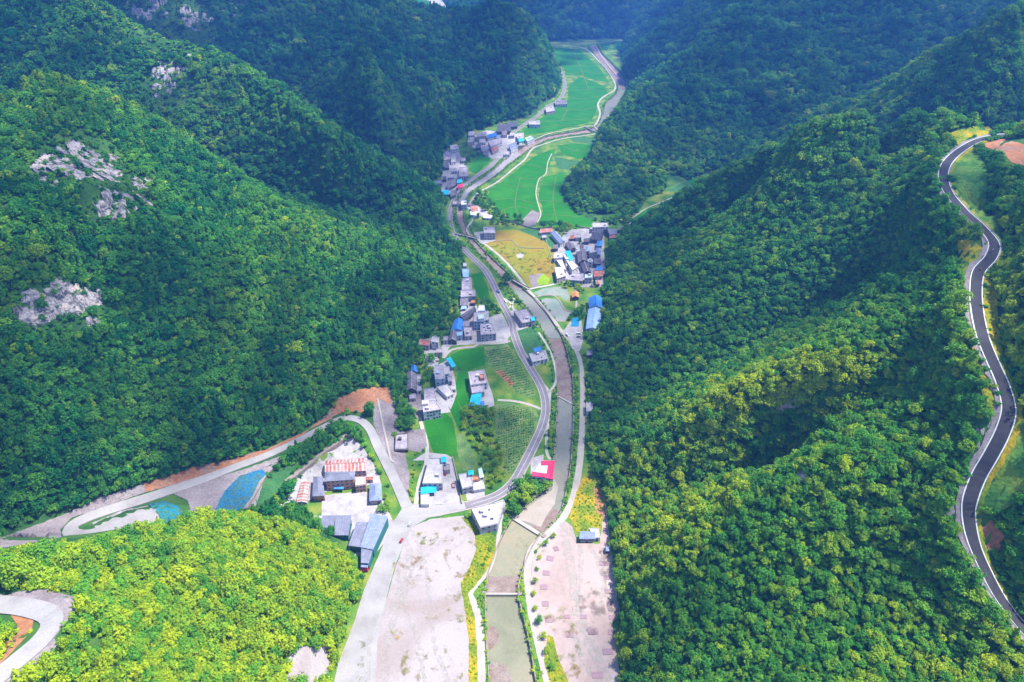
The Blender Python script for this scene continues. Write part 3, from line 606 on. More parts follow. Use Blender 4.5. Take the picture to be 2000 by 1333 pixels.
# yards and paved courts
YARD = [([(805,900),(832,884),(872,888),(884,895),(900,984),(826,986),(822,970),(832,900)], 'white concrete yard of the two long houses'),
 ([(906,940),(940,930),(948,972),(912,978)], 'bright yard of the paired blue cabins'),
 ([(628,968),(706,960),(742,966),(760,1000),(744,1008),(628,1008)], 'white concrete school court'),
 ([(600,905),(660,862),(688,856),(708,872),(722,895),(740,925),(744,945),(640,960),(560,1000),(545,990)], 'pale concrete grounds behind the school'),
 ([(612,1008),(760,1002),(768,1020),(750,1060),(706,1118),(692,1096),(670,1062),(628,1040)], 'white ground round the big grey sheds'),
 ([(765,770),(762,760),(740,758),(728,790),(730,830),(760,905),(782,960),(796,985),(800,930),(790,880),(770,862),(766,845),(830,838),(834,872),(820,885),(800,880),(775,850),(778,800)], 'grey gravel slope beside the climbing road'),
 ([(1100,648),(1112,630),(1136,626),(1140,660),(1132,686),(1118,682)], 'pale car park beside the river path'),
 ([(900,640),(980,612),(1000,650),(990,668),(930,672),(880,676),(866,700),(855,690),(880,650)], 'concrete yards of the hillside hamlet'),
 ([(1036,896),(1062,888),(1060,940),(1036,925)], 'white yard of the red roofed house'),
 ([(996,608),(1008,604),(1032,640),(1006,648)], 'concrete yard of the riverside house'),
 ([(820,668),(855,654),(862,690),(850,730),(838,720)], 'cluttered pale yard of the house against the slope'),
 ([(845,720),(880,700),(888,740),(892,770),(880,800),(852,760)], 'concrete terrace of the stepped houses'),
 ([(795,745),(818,730),(826,800),(836,815),(812,815),(798,790)], 'grey yard of the old tiled houses'),
 ([(826,770),(858,755),(880,805),(830,815)], 'concrete terrace above the big paddy'),
 ([(948,735),(962,770),(966,792),(945,800),(930,796)], 'stone yard of the twin courtyard house'),
 ([(924,455),(960,450),(968,470),(940,478)], 'concrete yard of the meadow farmhouse'),
 ([(905,395),(932,402),(960,418),(950,426),(918,414)], 'concrete yard of the white shed'),
 ([(1080,500),(1105,450),(1150,446),(1180,440),(1180,500),(1186,560),(1140,562),(1100,552)], 'paved lanes of the old village'),
 ([(912,270),(950,255),(1010,262),(1020,280),(990,310),(960,310),(925,290)], 'paved ground of the far village'),
 ([(865,300),(890,285),(912,330),(908,350),(880,380),(862,380)], 'paved ground of the far hamlet'),
 ([(902,520),(914,540),(924,600),(926,645),(900,640),(898,570)], 'concrete strip behind the terrace of houses'),
 ([(1038,690),(1066,684),(1072,704),(1048,716)], 'concrete yard of the blue topped cabin'),
 ([(918,1000),(984,975),(990,990),(975,1035),(945,1040)], 'pale ground of the flat roofed station')]
for i, (px, lb) in enumerate(YARD):
    dr = 'gravel slope' in lb or 'behind the school' in lb
    sheet('yard', px, 'gravel' if 'gravel' in lb or 'tiled' in lb else 'concrete', (.3 if dr else .12)+.004*i, jit=.5, label=lb, drape=dr)
# ponds of the park
sheet('pond', [(1042,572),(1060,564),(1094,560),(1108,566),(1112,582),(1104,590),(1094,578),(1070,576),(1054,580)], 'pond', .05, label='upper green lotus pond')
sheet('pond', [(1056,586),(1068,582),(1090,586),(1104,606),(1118,612),(1104,628),(1088,628),(1070,606)], 'pond', .05, label='lower brown park pond')
path('boardwalk', [(1044,582),(1062,578),(1082,579),(1094,590),(1104,606),(1120,610)], 1.8, 'stone_wall', .5, label='curved wooden boardwalk across the ponds')
path('lane', [(1124,562),(1126,590),(1124,610)], 2.2, 'path', label='short park path to the pavilion')
M['poolwater'] = noise_mat('swimming_pool', [(.015,.19,.36), (.025,.24,.42)], .3, .1)
sheet('swimming_pool', [(1118,622),(1132,620),(1130,638),(1115,638)], 'poolwater', .45, jit=0, label='small blue swimming pool')
# weirs: stone sills across the river
def weir(a, b, z, label, wd=2.2):
    A, B = P(*a), P(*b); d = (B-A).normalized(); nrm = Vector((-d.y, d.x, 0)); root = empty('weir', A); tag(root, label, 'weir', 'weirs across the river')
    V = []
    for k in range(13):
        p = (B-A)*(k/12)
        for o, zz in ((-wd/2, -4), (-wd/2, z), (wd/2, z), (wd/2+.8, -4)): V.append(p+nrm*o+Vector((0, 0, zz)))
    F = [(k*4+j, k*4+j+1, k*4+j+5, k*4+j+4) for k in range(12) for j in range(3)]
    link_mesh('sill', V, F, M['path'], root)
    V = [v+Vector((0, 0, .0)) for v in V]; W = []
    for s in (-.6, .6):
        pass
    b1 = [p for q in (0, 1) for p in []]
    for q in (0.0, 1.0):
        c = (B-A)*q; VV = [(c+d*x+nrm*y+Vector((0, 0, zz))) for zz in (-4, .9) for x, y in ((-1.2,-1.6),(1.2,-1.6),(1.2,1.6),(-1.2,1.6))]
        link_mesh('abutment', VV, [(0,1,5,4),(1,2,6,5),(2,3,7,6),(3,0,4,7),(4,5,6,7)], M['stone_wall'], root)
weir((944,1160), (1016,1160), .1, 'straight stone weir with a thin walkway across the lower river', 1.6)
weir((1002,1011), (1062,1048), -.1, 'diagonal concrete weir below the white sand bank', 3.0)
weir((1088,772), (1124,792), -.5, 'low oblique weir between gravel bed and calm water', 1.6)
weir((1020,626), (1050,640), -.6, 'small weir by the riverside house', 1.6)
# left slope: cut banks, gravel, nets
sheet('cut_bank', [(640,808),(662,778),(700,762),(735,756),(758,758),(764,790),(740,780),(722,806),(700,806),(668,806),(645,818)], 'red_earth', .5, drape=True, label='orange red earth cutting above the road bend')
sheet('cut_bank', [(640,806),(650,818),(590,846),(520,878),(440,900),(380,912),(330,930),(280,945),(285,962),(350,944),(430,920),(520,884),(590,852)], 'red_earth', .2, drape=True, label='long reddish cutting above the climbing road')
sheet('cut_bank', [(60,1030),(120,1008),(190,975),(282,945),(285,962),(205,990),(140,1012),(118,1035),(120,1050),(60,1062),(0,1072),(0,1052)], 'gravel', .2, drape=True, label='grey rubble slope left of the hairpin')
sheet('rubble_slope', [(330,962),(400,940),(470,920),(560,888),(545,912),(520,925),(500,990),(420,1000),(380,1014),(345,1010),(372,996),(366,978)], 'gravel', .45, drape=True, label='grey levelled slope between hairpin and blue net')
sheet('netting', [(470,930),(512,918),(520,926),(505,960),(476,1002),(440,1006),(420,998),(440,960)], 'net', .8, drape=True, step=9, label='blue netting staked over the slope')
sheet('netting', [(290,986),(320,980),(345,988),(364,1004),(366,1022),(318,1036),(312,1008)], 'net_teal', .8, drape=True, label='teal netting round the hairpin apron')
sheet('hairpin_apron', [(180,1022),(240,998),(290,988),(308,1000),(312,1014),(300,1030),(262,1050),(220,1052),(262,1030),(262,1022),(230,1028),(190,1036)], 'concrete_road', .2, drape=True, label='broad white apron of the hairpin')
ribbon('retaining_wall', [T(a, b) for a, b in [(476,1000),(495,970),(515,935),(528,918)]], 2.6, 'stone_wall', 1.0, skirt=4, label='sloping stone retaining wall beside the blue net', clear=3)
wl = ribbon('retaining_wall', [T(a, b) for a, b in [(560,944),(600,912),(640,880),(680,852)]], 4.0, 'stone_wall', 2.2, skirt=6, label='thick brown stone wall behind the school', clear=4)
sheet('crop_slope', [(520,935),(545,918),(580,905),(560,945),(545,975),(510,998),(490,996)], 'corn_dark', .4, drape=True, label='dark planted strip beside the netting')
# bottom left hairpin surroundings
sheet('gravel_apron', [(0,1168),(40,1155),(95,1152),(160,1170),(162,1182),(130,1215),(105,1245),(112,1260),(80,1310),(40,1345),(0,1345),(0,1340),(60,1290),(110,1230),(100,1192),(50,1178),(0,1176)], 'gravel', .16, drape=True, label='pale gravel apron round the lower left hairpin')
sheet('cut_bank', [(0,1300),(36,1262),(62,1232),(66,1212),(40,1206),(20,1200),(34,1222),(34,1240),(0,1262)], 'red_earth', .2, drape=True, label='pink earth bank inside the lower left hairpin')
sheet('bare_slope', [(560,1290),(590,1262),(620,1268),(655,1250),(650,1290),(632,1345),(560,1345)], 'lot', .5, drape=True, label='bare pinkish slope at the foot of the yellow wood')
# right hill verges
sheet('bare_slope', [(1915,282),(1960,272),(2010,285),(2010,326),(1975,318),(1960,300),(1930,290)], 'red_earth', .2, drape=True, label='orange bare earth inside the upper road loop')
sheet('cut_bank', [(1912,1008),(1940,1020),(1960,1050),(1950,1080),(1925,1075),(1912,1040)], 'red_earth', .6, drape=True, label='oval pink bare bank beside the lowest bend')
sheet('rubble_slope', [(1880,832),(1902,838),(1930,830),(1948,800),(1952,820),(1930,862),(1912,885),(1904,860)], 'gravel', .16, drape=True, label='grey rubble beside the sharp road corner')
sheet('rubble_slope', [(1838,1002),(1868,985),(1880,1010),(1890,1060),(1912,1110),(1950,1170),(1990,1220),(1990,1236),(1968,1234),(1930,1160),(1890,1090),(1865,1040)], 'gravel', .16, drape=True, label='pale rubble verge below the lowest bend')
sheet('verge', [(1870,470),(1900,470),(1922,490),(1900,530),(1894,580),(1900,640),(1912,700),(1935,760),(1945,790),(1925,800),(1910,740),(1890,650),(1880,560),(1872,520)], 'scrub_yel', .38, drape=True, label='yellow green grassy verge along the straight')
sheet('verge', [(1850,262),(1900,248),(1960,248),(1940,262),(1895,270),(1862,290)], 'scrub_yel', .38, drape=True, label='yellow green grassy verge above the road loop')
sheet('verge', [(1985,810),(2010,840),(2010,960),(1960,1000),(1915,1000),(1908,975),(1930,920),(1960,870)], 'scrub', .38, drape=True, label='grassy slope inside the lowest bend')
sheet('verge', [(1925,540),(1945,560),(1950,640),(1962,710),(1990,760),(1985,790),(1960,730),(1935,660),(1922,600)], 'scrub_yel', .38, drape=True, label='yellow green verge on the upper side of the straight')
sheet('verge', [(1860,300),(1900,290),(1930,330),(1925,400),(1950,450),(1960,500),(1950,530),(1945,480),(1905,425),(1868,380),(1855,340)], 'scrub', .38, drape=True, label='grassy slope inside the upper road loop')

# weeds and worn earth scattered over the lots
for px, mt, lb in [([(860,1040),(905,1025),(935,1050),(925,1110),(905,1150),(880,1120),(866,1080)], 'weeds_dry', 'dry orange grass on the upper right of the bleached lot'),
  ([(815,1040),(850,1036),(870,1050),(840,1066),(818,1060)], 'weeds', 'yellow weeds near the top of the bleached lot'),
  ([(868,1150),(905,1140),(915,1180),(908,1240),(880,1230),(870,1190)], 'weeds_dry', 'dry weeds along the right edge of the bleached lot'),
  ([(758,1218),(775,1222),(790,1240),(788,1262),(778,1258),(768,1240)], 'weeds', 'curved brown weed patch in the bleached lot'),
  ([(822,1195),(852,1190),(856,1212),(832,1212)], 'weeds_dry', 'small brown patch in the middle of the bleached lot'),
  ([(790,1270),(880,1260),(905,1300),(900,1340),(820,1345),(780,1310)], 'weeds_dry', 'sparse weeds at the bottom of the bleached lot'),
  ([(770,1080),(850,1090),(860,1130),(800,1150),(765,1120)], 'weeds_dry', 'thin dry grass in the centre of the bleached lot'),
  ([(700,1250),(714,1255),(712,1290),(708,1345),(694,1345),(698,1300)], 'weeds', 'weed island in the wide bleached road'),
  ([(1130,1150),(1150,1135),(1172,1150),(1186,1200),(1180,1240),(1150,1240),(1132,1200)], 'dirt_wear', 'darker brown worn oval on the camping lot'),
  ([(1170,1050),(1192,1090),(1206,1180),(1212,1260),(1196,1250),(1184,1170),(1170,1100)], 'dirt_wear', 'rusty worn strip along the hill side wall'),
  ([(1060,1190),(1110,1180),(1130,1230),(1140,1300),(1120,1345),(1090,1300),(1070,1240)], 'weeds_dry', 'weedy lower corner of the camping lot'),
  ([(1048,1062),(1078,1056),(1066,1090),(1046,1094)], 'weeds_dry', 'dry weeds inside the riverside fork')]:
    WP_ = globals().get('WP_', .36)+.03; sheet('weed_patch', px, mt, WP_, jit=2.5, step=6, label=lb, clear=False)
for px, mt, lb in [([(950,482),(985,470),(1040,500),(1060,530),(1040,540),(1000,520)], 'weeds_green', 'greener weeds across the dry meadow'), ([(1050,490),(1084,500),(1080,540),(1050,540)], 'weeds', 'yellow weeds on the village side of the dry meadow')]:
    sheet('weed_patch', px, mt, .10, jit=2.5, step=6, label=lb, clear=False)

sheet('far_field', [(790,-4),(820,-2),(838,4),(850,20),(842,34),(815,20),(786,8)], 'rice', .9, z=5, step=6, label='sunlit green field in the distant valley opening')
sheet('far_ground', [(780,-30),(850,-30),(864,2),(884,34),(864,38),(850,20),(838,2),(820,-4),(790,-6)], 'white_path', 1.2, z=5, step=6, label='pale sunlit road and river bed in the distant valley opening')
# weeds and worn earth scattered over the lots
for px, mt, lb in [([(860,1040),(905,1025),(935,1050),(925,1110),(905,1150),(880,1120),(866,1080)], 'weeds_dry', 'dry orange grass on the upper right of the bleached lot'),
  ([(815,1040),(850,1036),(870,1050),(840,1066),(818,1060)], 'weeds', 'yellow weeds near the top of the bleached lot'),
  ([(868,1150),(905,1140),(915,1180),(908,1240),(880,1230),(870,1190)], 'weeds_dry', 'dry weeds along the right edge of the bleached lot'),
  ([(758,1218),(775,1222),(790,1240),(788,1262),(778,1258),(768,1240)], 'weeds', 'curved brown weed patch in the bleached lot'),
  ([(822,1195),(852,1190),(856,1212),(832,1212)], 'weeds_dry', 'small brown patch in the middle of the bleached lot'),
  ([(790,1270),(880,1260),(905,1300),(900,1340),(820,1345),(780,1310)], 'weeds_dry', 'sparse weeds at the bottom of the bleached lot'),
  ([(770,1080),(850,1090),(860,1130),(800,1150),(765,1120)], 'weeds_dry', 'thin dry grass in the centre of the bleached lot'),
  ([(700,1250),(714,1255),(712,1290),(708,1345),(694,1345),(698,1300)], 'weeds', 'weed island in the wide bleached road'),
  ([(1130,1150),(1150,1135),(1172,1150),(1186,1200),(1180,1240),(1150,1240),(1132,1200)], 'dirt_wear', 'darker brown worn oval on the camping lot'),
  ([(1170,1050),(1192,1090),(1206,1180),(1212,1260),(1196,1250),(1184,1170),(1170,1100)], 'dirt_wear', 'rusty worn strip along the hill side wall'),
  ([(1060,1190),(1110,1180),(1130,1230),(1140,1300),(1120,1345),(1090,1300),(1070,1240)], 'weeds_dry', 'weedy lower corner of the camping lot'),
  ([(1048,1062),(1078,1056),(1066,1090),(1046,1094)], 'weeds_dry', 'dry weeds inside the riverside fork')]:
    WP_ = globals().get('WP_', .36)+.03; sheet('weed_patch', px, mt, WP_, jit=2.5, step=6, label=lb, clear=False)
for px, mt, lb in [([(950,482),(985,470),(1040,500),(1060,530),(1040,540),(1000,520)], 'weeds_green', 'greener weeds across the dry meadow'), ([(1050,490),(1084,500),(1080,540),(1050,540)], 'weeds', 'yellow weeds on the village side of the dry meadow')]:
    sheet('weed_patch', px, mt, .10, jit=2.5, step=6, label=lb, clear=False)

sheet('far_field', [(796,0),(836,4),(850,18),(838,28),(812,16),(790,8)], 'rice', .8, drape=True, step=6, label='sunlit green field in the distant valley opening')
sheet('far_ground', [(780,-12),(850,-14),(862,6),(880,30),(862,34),(850,18),(838,2),(796,-2)], 'white_path', .8, drape=True, step=6, label='pale sunlit road and river bed in the distant valley opening')

def bridge(a, b, wd, z, label):
    A, B = P(*a), P(*b); d = (B-A); L = d.length; d.normalize(); nn = Vector((-d.y, d.x, 0)); root = empty('bridge', A); tag(root, label, 'bridge', 'bridges over the river')
    def bx(c, sx, sy, sz, nm, mt):
        V = [c+d*x*sx+nn*y*sy+Vector((0, 0, q*sz)) for q in (-.5, .5) for x, y in ((-.5,-.5),(.5,-.5),(.5,.5),(-.5,.5))]
        return link_mesh(nm, V, [(3,2,1,0),(4,5,6,7),(0,1,5,4),(1,2,6,5),(2,3,7,6),(3,0,4,7)], M[mt], root)
    c = d*L/2; bx(c+Vector((0, 0, z)), L, wd, .5, 'deck', 'path')
    for s in (-1, 1): bx(c+nn*s*(wd/2-.15)+Vector((0, 0, z+.75)), L, .25, 1.0, 'railing', 'stone_wall')
    for f in (.3, .7): bx(d*L*f+Vector((0, 0, z-2.4)), 1.0, wd*.8, 4.4, 'pier', 'stone_wall')
bridge((890,458), (934,468), 4.5, .7, 'village bridge above the dry meadow')
bridge((1000,548), (1032,566), 4.0, .7, 'bridge over the gravel bed at the park causeway')
bridge((1142,249), (1172,263), 4.5, .9, 'far bridge joining the two river tracks')
bridge((888,402), (924,404), 4, .7, 'short bridge beside the white topped tower house')

# low earth bunds between the paddies
M['bund'] = noise_mat('bund_grass', [(.05,.12,.02), (.14,.17,.04)], .3, .95)
for i, l in enumerate([[(985,360),(1010,366),(1048,362)],[(964,392),(1000,388),(1046,398)],[(1000,345),(1030,350),(1060,345)],[(1030,322),(1064,330)],[(980,412),(1010,404),(1052,414)],[(1056,362),(1104,362)],[(1054,392),(1108,396)],[(1066,420),(1136,424)],[(1086,346),(1080,392),(1090,440)],[(1016,346),(1006,400),(1020,430)],
  [(1050,252),(1080,246),(1130,246)],[(1046,240),(1100,236),(1156,232)],[(1090,212),(1130,216),(1166,210)],[(1112,194),(1150,192),(1182,186)],[(1110,176),(1150,176),(1186,178)],[(1100,146),(1140,142),(1176,142)],[(1090,128),(1130,126),(1162,124)],[(1070,108),(1110,110),(1142,108)],[(1120,96),(1130,124),(1150,176)],[(1096,238),(1110,212)],[(1100,286),(1130,296),(1156,294)]]):
    ribbon('field_bund', px0(l), 1.3 if l[0][1] > 300 else 1.8, 'bund', .3, skirt=.4, jit=.25, label='low grassy bund dividing the rice paddies')

for l, w_ in (([(1100,1020),(1110,1080),(1120,1140),(1130,1200),(1160,1270),(1195,1345)],7),([(1112,1030),(1135,1080),(1130,1150),(1122,1220),(1140,1290),(1180,1345)],4),([(1150,1065),(1170,1100),(1180,1150),(1160,1210),(1150,1250)],4),([(790,1040),(800,1090),(790,1160),(760,1240),(752,1345)],5),([(805,1035),(830,1100),(840,1180),(850,1260),(880,1345)],3),([(770,1100),(790,1180),(820,1260),(830,1345)],3),([(900,1020),(860,1060),(800,1120),(760,1200)],3),([(735,1200),(722,1260),(718,1345)],3)):
    ribbon('tyre_track', px0(l), w_, 'track', .30+.008*w_+random.random()*.02, skirt=0, jit=.6, label='worn pale tyre track across the lot')
# ------------------------------------------------------------------ buildings
def bmat(name, c, v=.12, sc=.5, rough=.85, metal=0.0, **k):
    lo = tuple(x*(1-v) for x in c); hi = tuple(min(1, x*(1+v)) for x in c); M[name] = noise_mat(name, [lo, c, hi], sc, rough, fine=(1.6, v*.8), metal=metal, **k)
bmat('w_white', (.62,.60,.64)); bmat('w_grey', (.42,.42,.48)); bmat('w_blue', (.38,.48,.60)); bmat('w_brick', (.50,.25,.17), .18); bmat('w_pink', (.50,.40,.42)); bmat('w_teal', (.03,.16,.16), .15); bmat('w_wood', (.12,.085,.07), .2); bmat('w_yellow', (.42,.36,.24))
def slab_mat(name, a, b_, c): M[name] = noise_mat(name, [a, b_, c], .22, .9, pos=[.32,.5,.66], distort=.5, fine=(1.3, .16))
slab_mat('r_slab', (.21,.185,.22), (.32,.285,.335), (.42,.38,.43)); slab_mat('r_light', (.30,.275,.30), (.38,.355,.38), (.46,.43,.45)); slab_mat('r_dark', (.15,.135,.17), (.23,.21,.255), (.31,.285,.33)); slab_mat('r_white', (.50,.49,.50), (.58,.57,.58), (.64,.63,.64))
slab_mat('r_tile', (.10,.09,.115), (.155,.14,.17), (.22,.195,.22)); slab_mat('r_tiledark', (.045,.045,.075), (.075,.075,.11), (.11,.11,.15))
slab_mat('r_blue', (.03,.14,.42), (.045,.19,.52), (.07,.24,.58)); slab_mat('r_cyan', (.01,.30,.52), (.02,.38,.62), (.04,.44,.68)); slab_mat('r_steel', (.15,.19,.33), (.19,.23,.38), (.23,.27,.43)); slab_mat('r_greyblue', (.13,.14,.20), (.165,.175,.245), (.20,.21,.28))
slab_mat('r_red', (.45,.02,.07), (.55,.03,.10), (.62,.05,.13)); slab_mat('r_rust', (.26,.08,.06), (.36,.14,.11), (.48,.26,.24)); slab_mat('r_orange', (.42,.15,.06), (.52,.21,.09), (.58,.28,.15)); slab_mat('r_mint', (.34,.46,.44), (.42,.55,.52), (.50,.62,.60)); slab_mat('r_ltblue', (.20,.32,.52), (.26,.39,.60), (.33,.46,.66))
M['glass'] = noise_mat('window_glass', [(.015,.018,.025), (.035,.04,.055)], .5, .15, spec=.6); M['frame'] = noise_mat('window_frame', [(.45,.46,.48), (.52,.53,.55)], 1, .7); M['door'] = noise_mat('door_paint', [(.10,.05,.04), (.16,.08,.06)], 1, .7)
def box_vf(cx, cy, cz, sx, sy, sz, V, F, ax=None, ay=None):
    ax = ax or Vector((1, 0, 0)); ay = ay or Vector((0, 1, 0)); k = len(V); c = Vector((cx, cy, cz))
    for z in (-.5, .5):
        for x, y in ((-.5,-.5),(.5,-.5),(.5,.5),(-.5,.5)): V.append(c+ax*x*sx+ay*y*sy+Vector((0, 0, z*sz)))
    for f in ((3,2,1,0),(4,5,6,7),(0,1,5,4),(1,2,6,5),(2,3,7,6),(3,0,4,7)): F.append(tuple(k+i for i in f))
def quad_prism(q, z0, z1, V, F):
    k = len(V)
    for z in (z0, z1):
        for p in q: V.append(Vector((p.x, p.y, z)))
    for f in ((3,2,1,0),(4,5,6,7),(0,1,5,4),(1,2,6,5),(2,3,7,6),(3,0,4,7)): F.append(tuple(k+i for i in f))
def inset(q, d):
    c = sum(q, Vector())/4; out = []
    for p in q:
        v = p-c; v.z = 0; L = v.length; out.append(p-v*(d*1.414/max(L, .1)))
    return out
N_B = [0]
def house(quad, h, roof, wall, kind, label, cat='house', name='house', base=None, win=(1, 1), group=None, clutter=0, over=.5, rise=None, nwin=None, deep=5.0, corr=1.4, root=None, zb=0.0, front=True, near=None):
    """quad: roof corners FL FR BR BL in photo pixels, measured at eave height h above the ground"""
    N_B[0] += 1
    mid = (sum(p[0] for p in quad)/4, sum(p[1] for p in quad)/4)
    if base is None:
        g = T(*mid); base = max(0.0, g.z) if g else 0.0
        if base > 1: g = P(mid[0], mid[1], base+h); base = max(0, h1(g.x, g.y))
    base += zb
    W = [P(a, b, base+h) for a, b in quad]; cen = sum(W, Vector())/4; org = Vector((cen.x, cen.y, base))
    q = [Vector((p.x-org.x, p.y-org.y, 0)) for p in W]      # local FL FR BR BL
    if (q[1]-q[0]).cross(q[3]-q[0]).z < 0: q = [q[1], q[0], q[3], q[2]]
    own = root is None
    if own:
        root = empty(name, org); tag(root, label, cat, group); NOTREE.append(('poly', [p+org for p in inset(q, -1.5)]))
        off = Vector((0, 0, 0))
    else: off = org-root.location
    q = [p+off for p in q]; zo = off.z
    wm = M[wall]; rm_ = M[roof]
    wq = q if kind == 'flat' else inset(q, over)
    V, F = [], []; quad_prism(wq, zo-deep, zo+h-(.0 if kind != 'flat' else .25), V, F)
    wo = link_mesh('wall', V, F, wm, root)
    # windows on the faces the camera can see
    isnear = near if near is not None else (mid[1] > 700)
    VF, FF, VG, FG = [], [], [], []
    nst = max(1, int(round(h/3.3)))
    nm_ = 0
    for (a, b, use) in ((wq[0], wq[1], front), (wq[1], wq[2], org.x < 60), (wq[3], wq[0], org.x > -60)):
        if not use or not win[0]: continue
        d = b-a; L = d.length
        if L < 3.2: continue
        d.normalize(); nn = Vector((d.y, -d.x, 0)); nb = nwin or max(1, int(L/3.6))
        if (a is not wq[0] or b is not wq[1]): nb = max(1, int(L/4.6))
        for s in range(nst):
            for k in range(nb):
                if random.random() < .10: continue
                c = a+d*(L*(k+.5)/nb); z = zo+h*(s+.55)/nst
                ww, hh = 1.7, 1.5
                if s == 0 and k == nb//2 and a is wq[0]:
                    VD, FD = [], []; box_vf(c.x, c.y, zo+1.25, 1.6, .16, 2.5, VD, FD, d, nn); link_mesh('door', VD, FD, M['door'], root); continue
                if isnear and nm_ < 40:
                    v1, f1, v2, f2 = [], [], [], []
                    box_vf(c.x, c.y, z, ww+.35, .14, hh+.35, v1, f1, d, nn); wf = link_mesh('window', v1, f1, M['frame'], root)
                    box_vf(c.x+nn.x*.06, c.y+nn.y*.06, z, ww, .08, hh, v2, f2, d, nn); link_mesh('pane', v2, f2, M['glass'], wf); nm_ += 1
                else:
                    box_vf(c.x, c.y, z, ww+.35, .14, hh+.35, VF, FF, d, nn); box_vf(c.x+nn.x*.06, c.y+nn.y*.06, z, ww, .08, hh, VG, FG, d, nn)
    if VF:
        o = link_mesh('window_frames', VF, FF, M['frame'], root); o['kind'] = 'stuff'; o = link_mesh('window_panes', VG, FG, M['glass'], root); o['kind'] = 'stuff'
    e = q
    if kind == 'flat':
        V, F = [], []; quad_prism(inset(e, -.25), zo+h-.25, zo+h, V, F); ro = link_mesh('roof', V, F, rm_, root)
        V, F = [], []
        for i in range(4):
            a, b = e[i], e[(i+1) % 4]; d = (b-a); L = d.length; d.normalize(); nn = Vector((d.y, -d.x, 0)); c = (a+b)/2
            box_vf(c.x-nn.x*.12, c.y-nn.y*.12, zo+h+.35, L-.3 if i % 2 else L, .24, .7, V, F, d, nn)
        link_mesh('parapet', V, F, wm, ro)
        for k in range(clutter):
            fx, fy = random.uniform(.18, .82), random.uniform(.25, .8); c = (e[0].lerp(e[1], fx)).lerp(e[3].lerp(e[2], fx), fy); V, F = [], []
            if k % 3 == 0: box_vf(c.x, c.y, zo+h+1.1, 2.6, 2.8, 2.2, V, F); link_mesh('stair_head', V, F, wm, ro)
            elif k % 3 == 1:
                n = 10
                for zz in (0, 1.3): 
                    for i in range(n): V.append(Vector((c.x+.7*math.cos(i*6.283/n), c.y+.7*math.sin(i*6.283/n), zo+h+zz)))
                F = [(i, (i+1) % n, n+(i+1) % n, n+i) for i in range(n)]+[tuple(range(n, 2*n))]; link_mesh('water_tank', V, F, M['r_steel'], ro)
            else: box_vf(c.x, c.y, zo+h+.3, 2.2, 1.4, .5, V, F); link_mesh('solar_heater', V, F, M['glass'], ro)
        return root
    # pitched roofs with real corrugation; ridge left-right ('gx') or front-back ('gy')
    if kind == 'gx': A0, A1, B0, B1 = e[0], e[1], e[3], e[2]
    else: A0, A1, B0, B1 = e[1], e[2], e[0], e[3]
    if kind in ('gx', 'gy', 'hip'):
        if kind == 'hip':
            L1 = (e[1]-e[0]).length; L2 = (e[3]-e[0]).length
            if L1 >= L2: A0, A1, B0, B1 = e[0], e[1], e[3], e[2]
        span = ((A0-B0).length+(A1-B1).length)/2; rs = rise or span*.26; R0 = (A0+B0)/2; R1 = (A1+B1)/2
        if kind == 'hip': t_ = min(.42, span*.45/max(.1, (R1-R0).length)); R0, R1 = R0.lerp(R1, t_), R1.lerp(R0, t_)
        V, F = [], []; L = (A1-A0).length; n = max(2, int(L/corr)*2)
        for side, (E0, E1) in enumerate(((A0, A1), (B0, B1))):
            k = len(V)
            for i in range(n+1):
                f = i/n; zz = .10 if i % 2 else 0; p = E0.lerp(E1, f); r = R0.lerp(R1, f)
                V.append(Vector((p.x, p.y, zo+h+zz))); V.append(Vector((r.x, r.y, zo+h+rs+zz)))
            for i in range(n):
                fc = (k+i*2, k+i*2+2, k+i*2+3, k+i*2+1); F.append(fc if side == 0 else fc[::-1])
        if kind == 'hip':
            k = len(V); V += [Vector((A0.x, A0.y, zo+h)), Vector((B0.x, B0.y, zo+h)), Vector((R0.x, R0.y, zo+h+rs)), Vector((A1.x, A1.y, zo+h)), Vector((B1.x, B1.y, zo+h)), Vector((R1.x, R1.y, zo+h+rs))]; F += [(k+1, k, k+2), (k+3, k+4, k+5)]
        k = len(V)   # underside so the roof has thickness
        V += [Vector((p.x, p.y, zo+h-.12)) for p in (A0, A1, B1, B0)]; F.append((k+3, k+2, k+1, k))
        ro = link_mesh('roof', V, F, rm_, root)
        if corr < 1.2:
            ro.data.materials.append(M['r_light'])
            for p_ in ro.data.polygons: p_.material_index = 1 if (p_.index//2) % 3 == 0 or random.random() < .15 else 0
        V, F = [], []; d = R1-R0; L = max(.5, d.length); d.normalize(); c = (R0+R1)/2; box_vf(c.x, c.y, zo+h+rs+.12, L, .5, .22, V, F, d, Vector((-d.y, d.x, 0))); link_mesh('ridge_cap', V, F, M['r_slab'] if roof in ('r_tile', 'r_tiledark') else rm_, ro)
        if kind != 'hip':
            V, F = [], []
            for A, B, Rr in ((A0, B0, R0), (A1, B1, R1)):
                cc = (R0+R1)/2; iw = lambda p: p.lerp(cc, .03)
                k = len(V); a, b, r = iw(A), iw(B), iw(Rr); V += [Vector((a.x, a.y, zo+h-.1)), Vector((b.x, b.y, zo+h-.1)), Vector((r.x, r.y, zo+h+rs-.08))]; F.append((k, k+1, k+2))
            link_mesh('gable', V, F, wm, root)
    else:   # single pitch, falling to the front
        rs = rise or 1.0; V, F = [], []; L = (e[1]-e[0]).length; n = max(2, int(L/corr)*2)
        for i in range(n+1):
            f = i/n; zz = .09 if i % 2 else 0; p = e[0].lerp(e[1], f); r = e[3].lerp(e[2], f); V += [Vector((p.x, p.y, zo+h+zz)), Vector((r.x, r.y, zo+h+rs+zz))]
        for i in range(n): F.append((i*2, i*2+2, i*2+3, i*2+1))
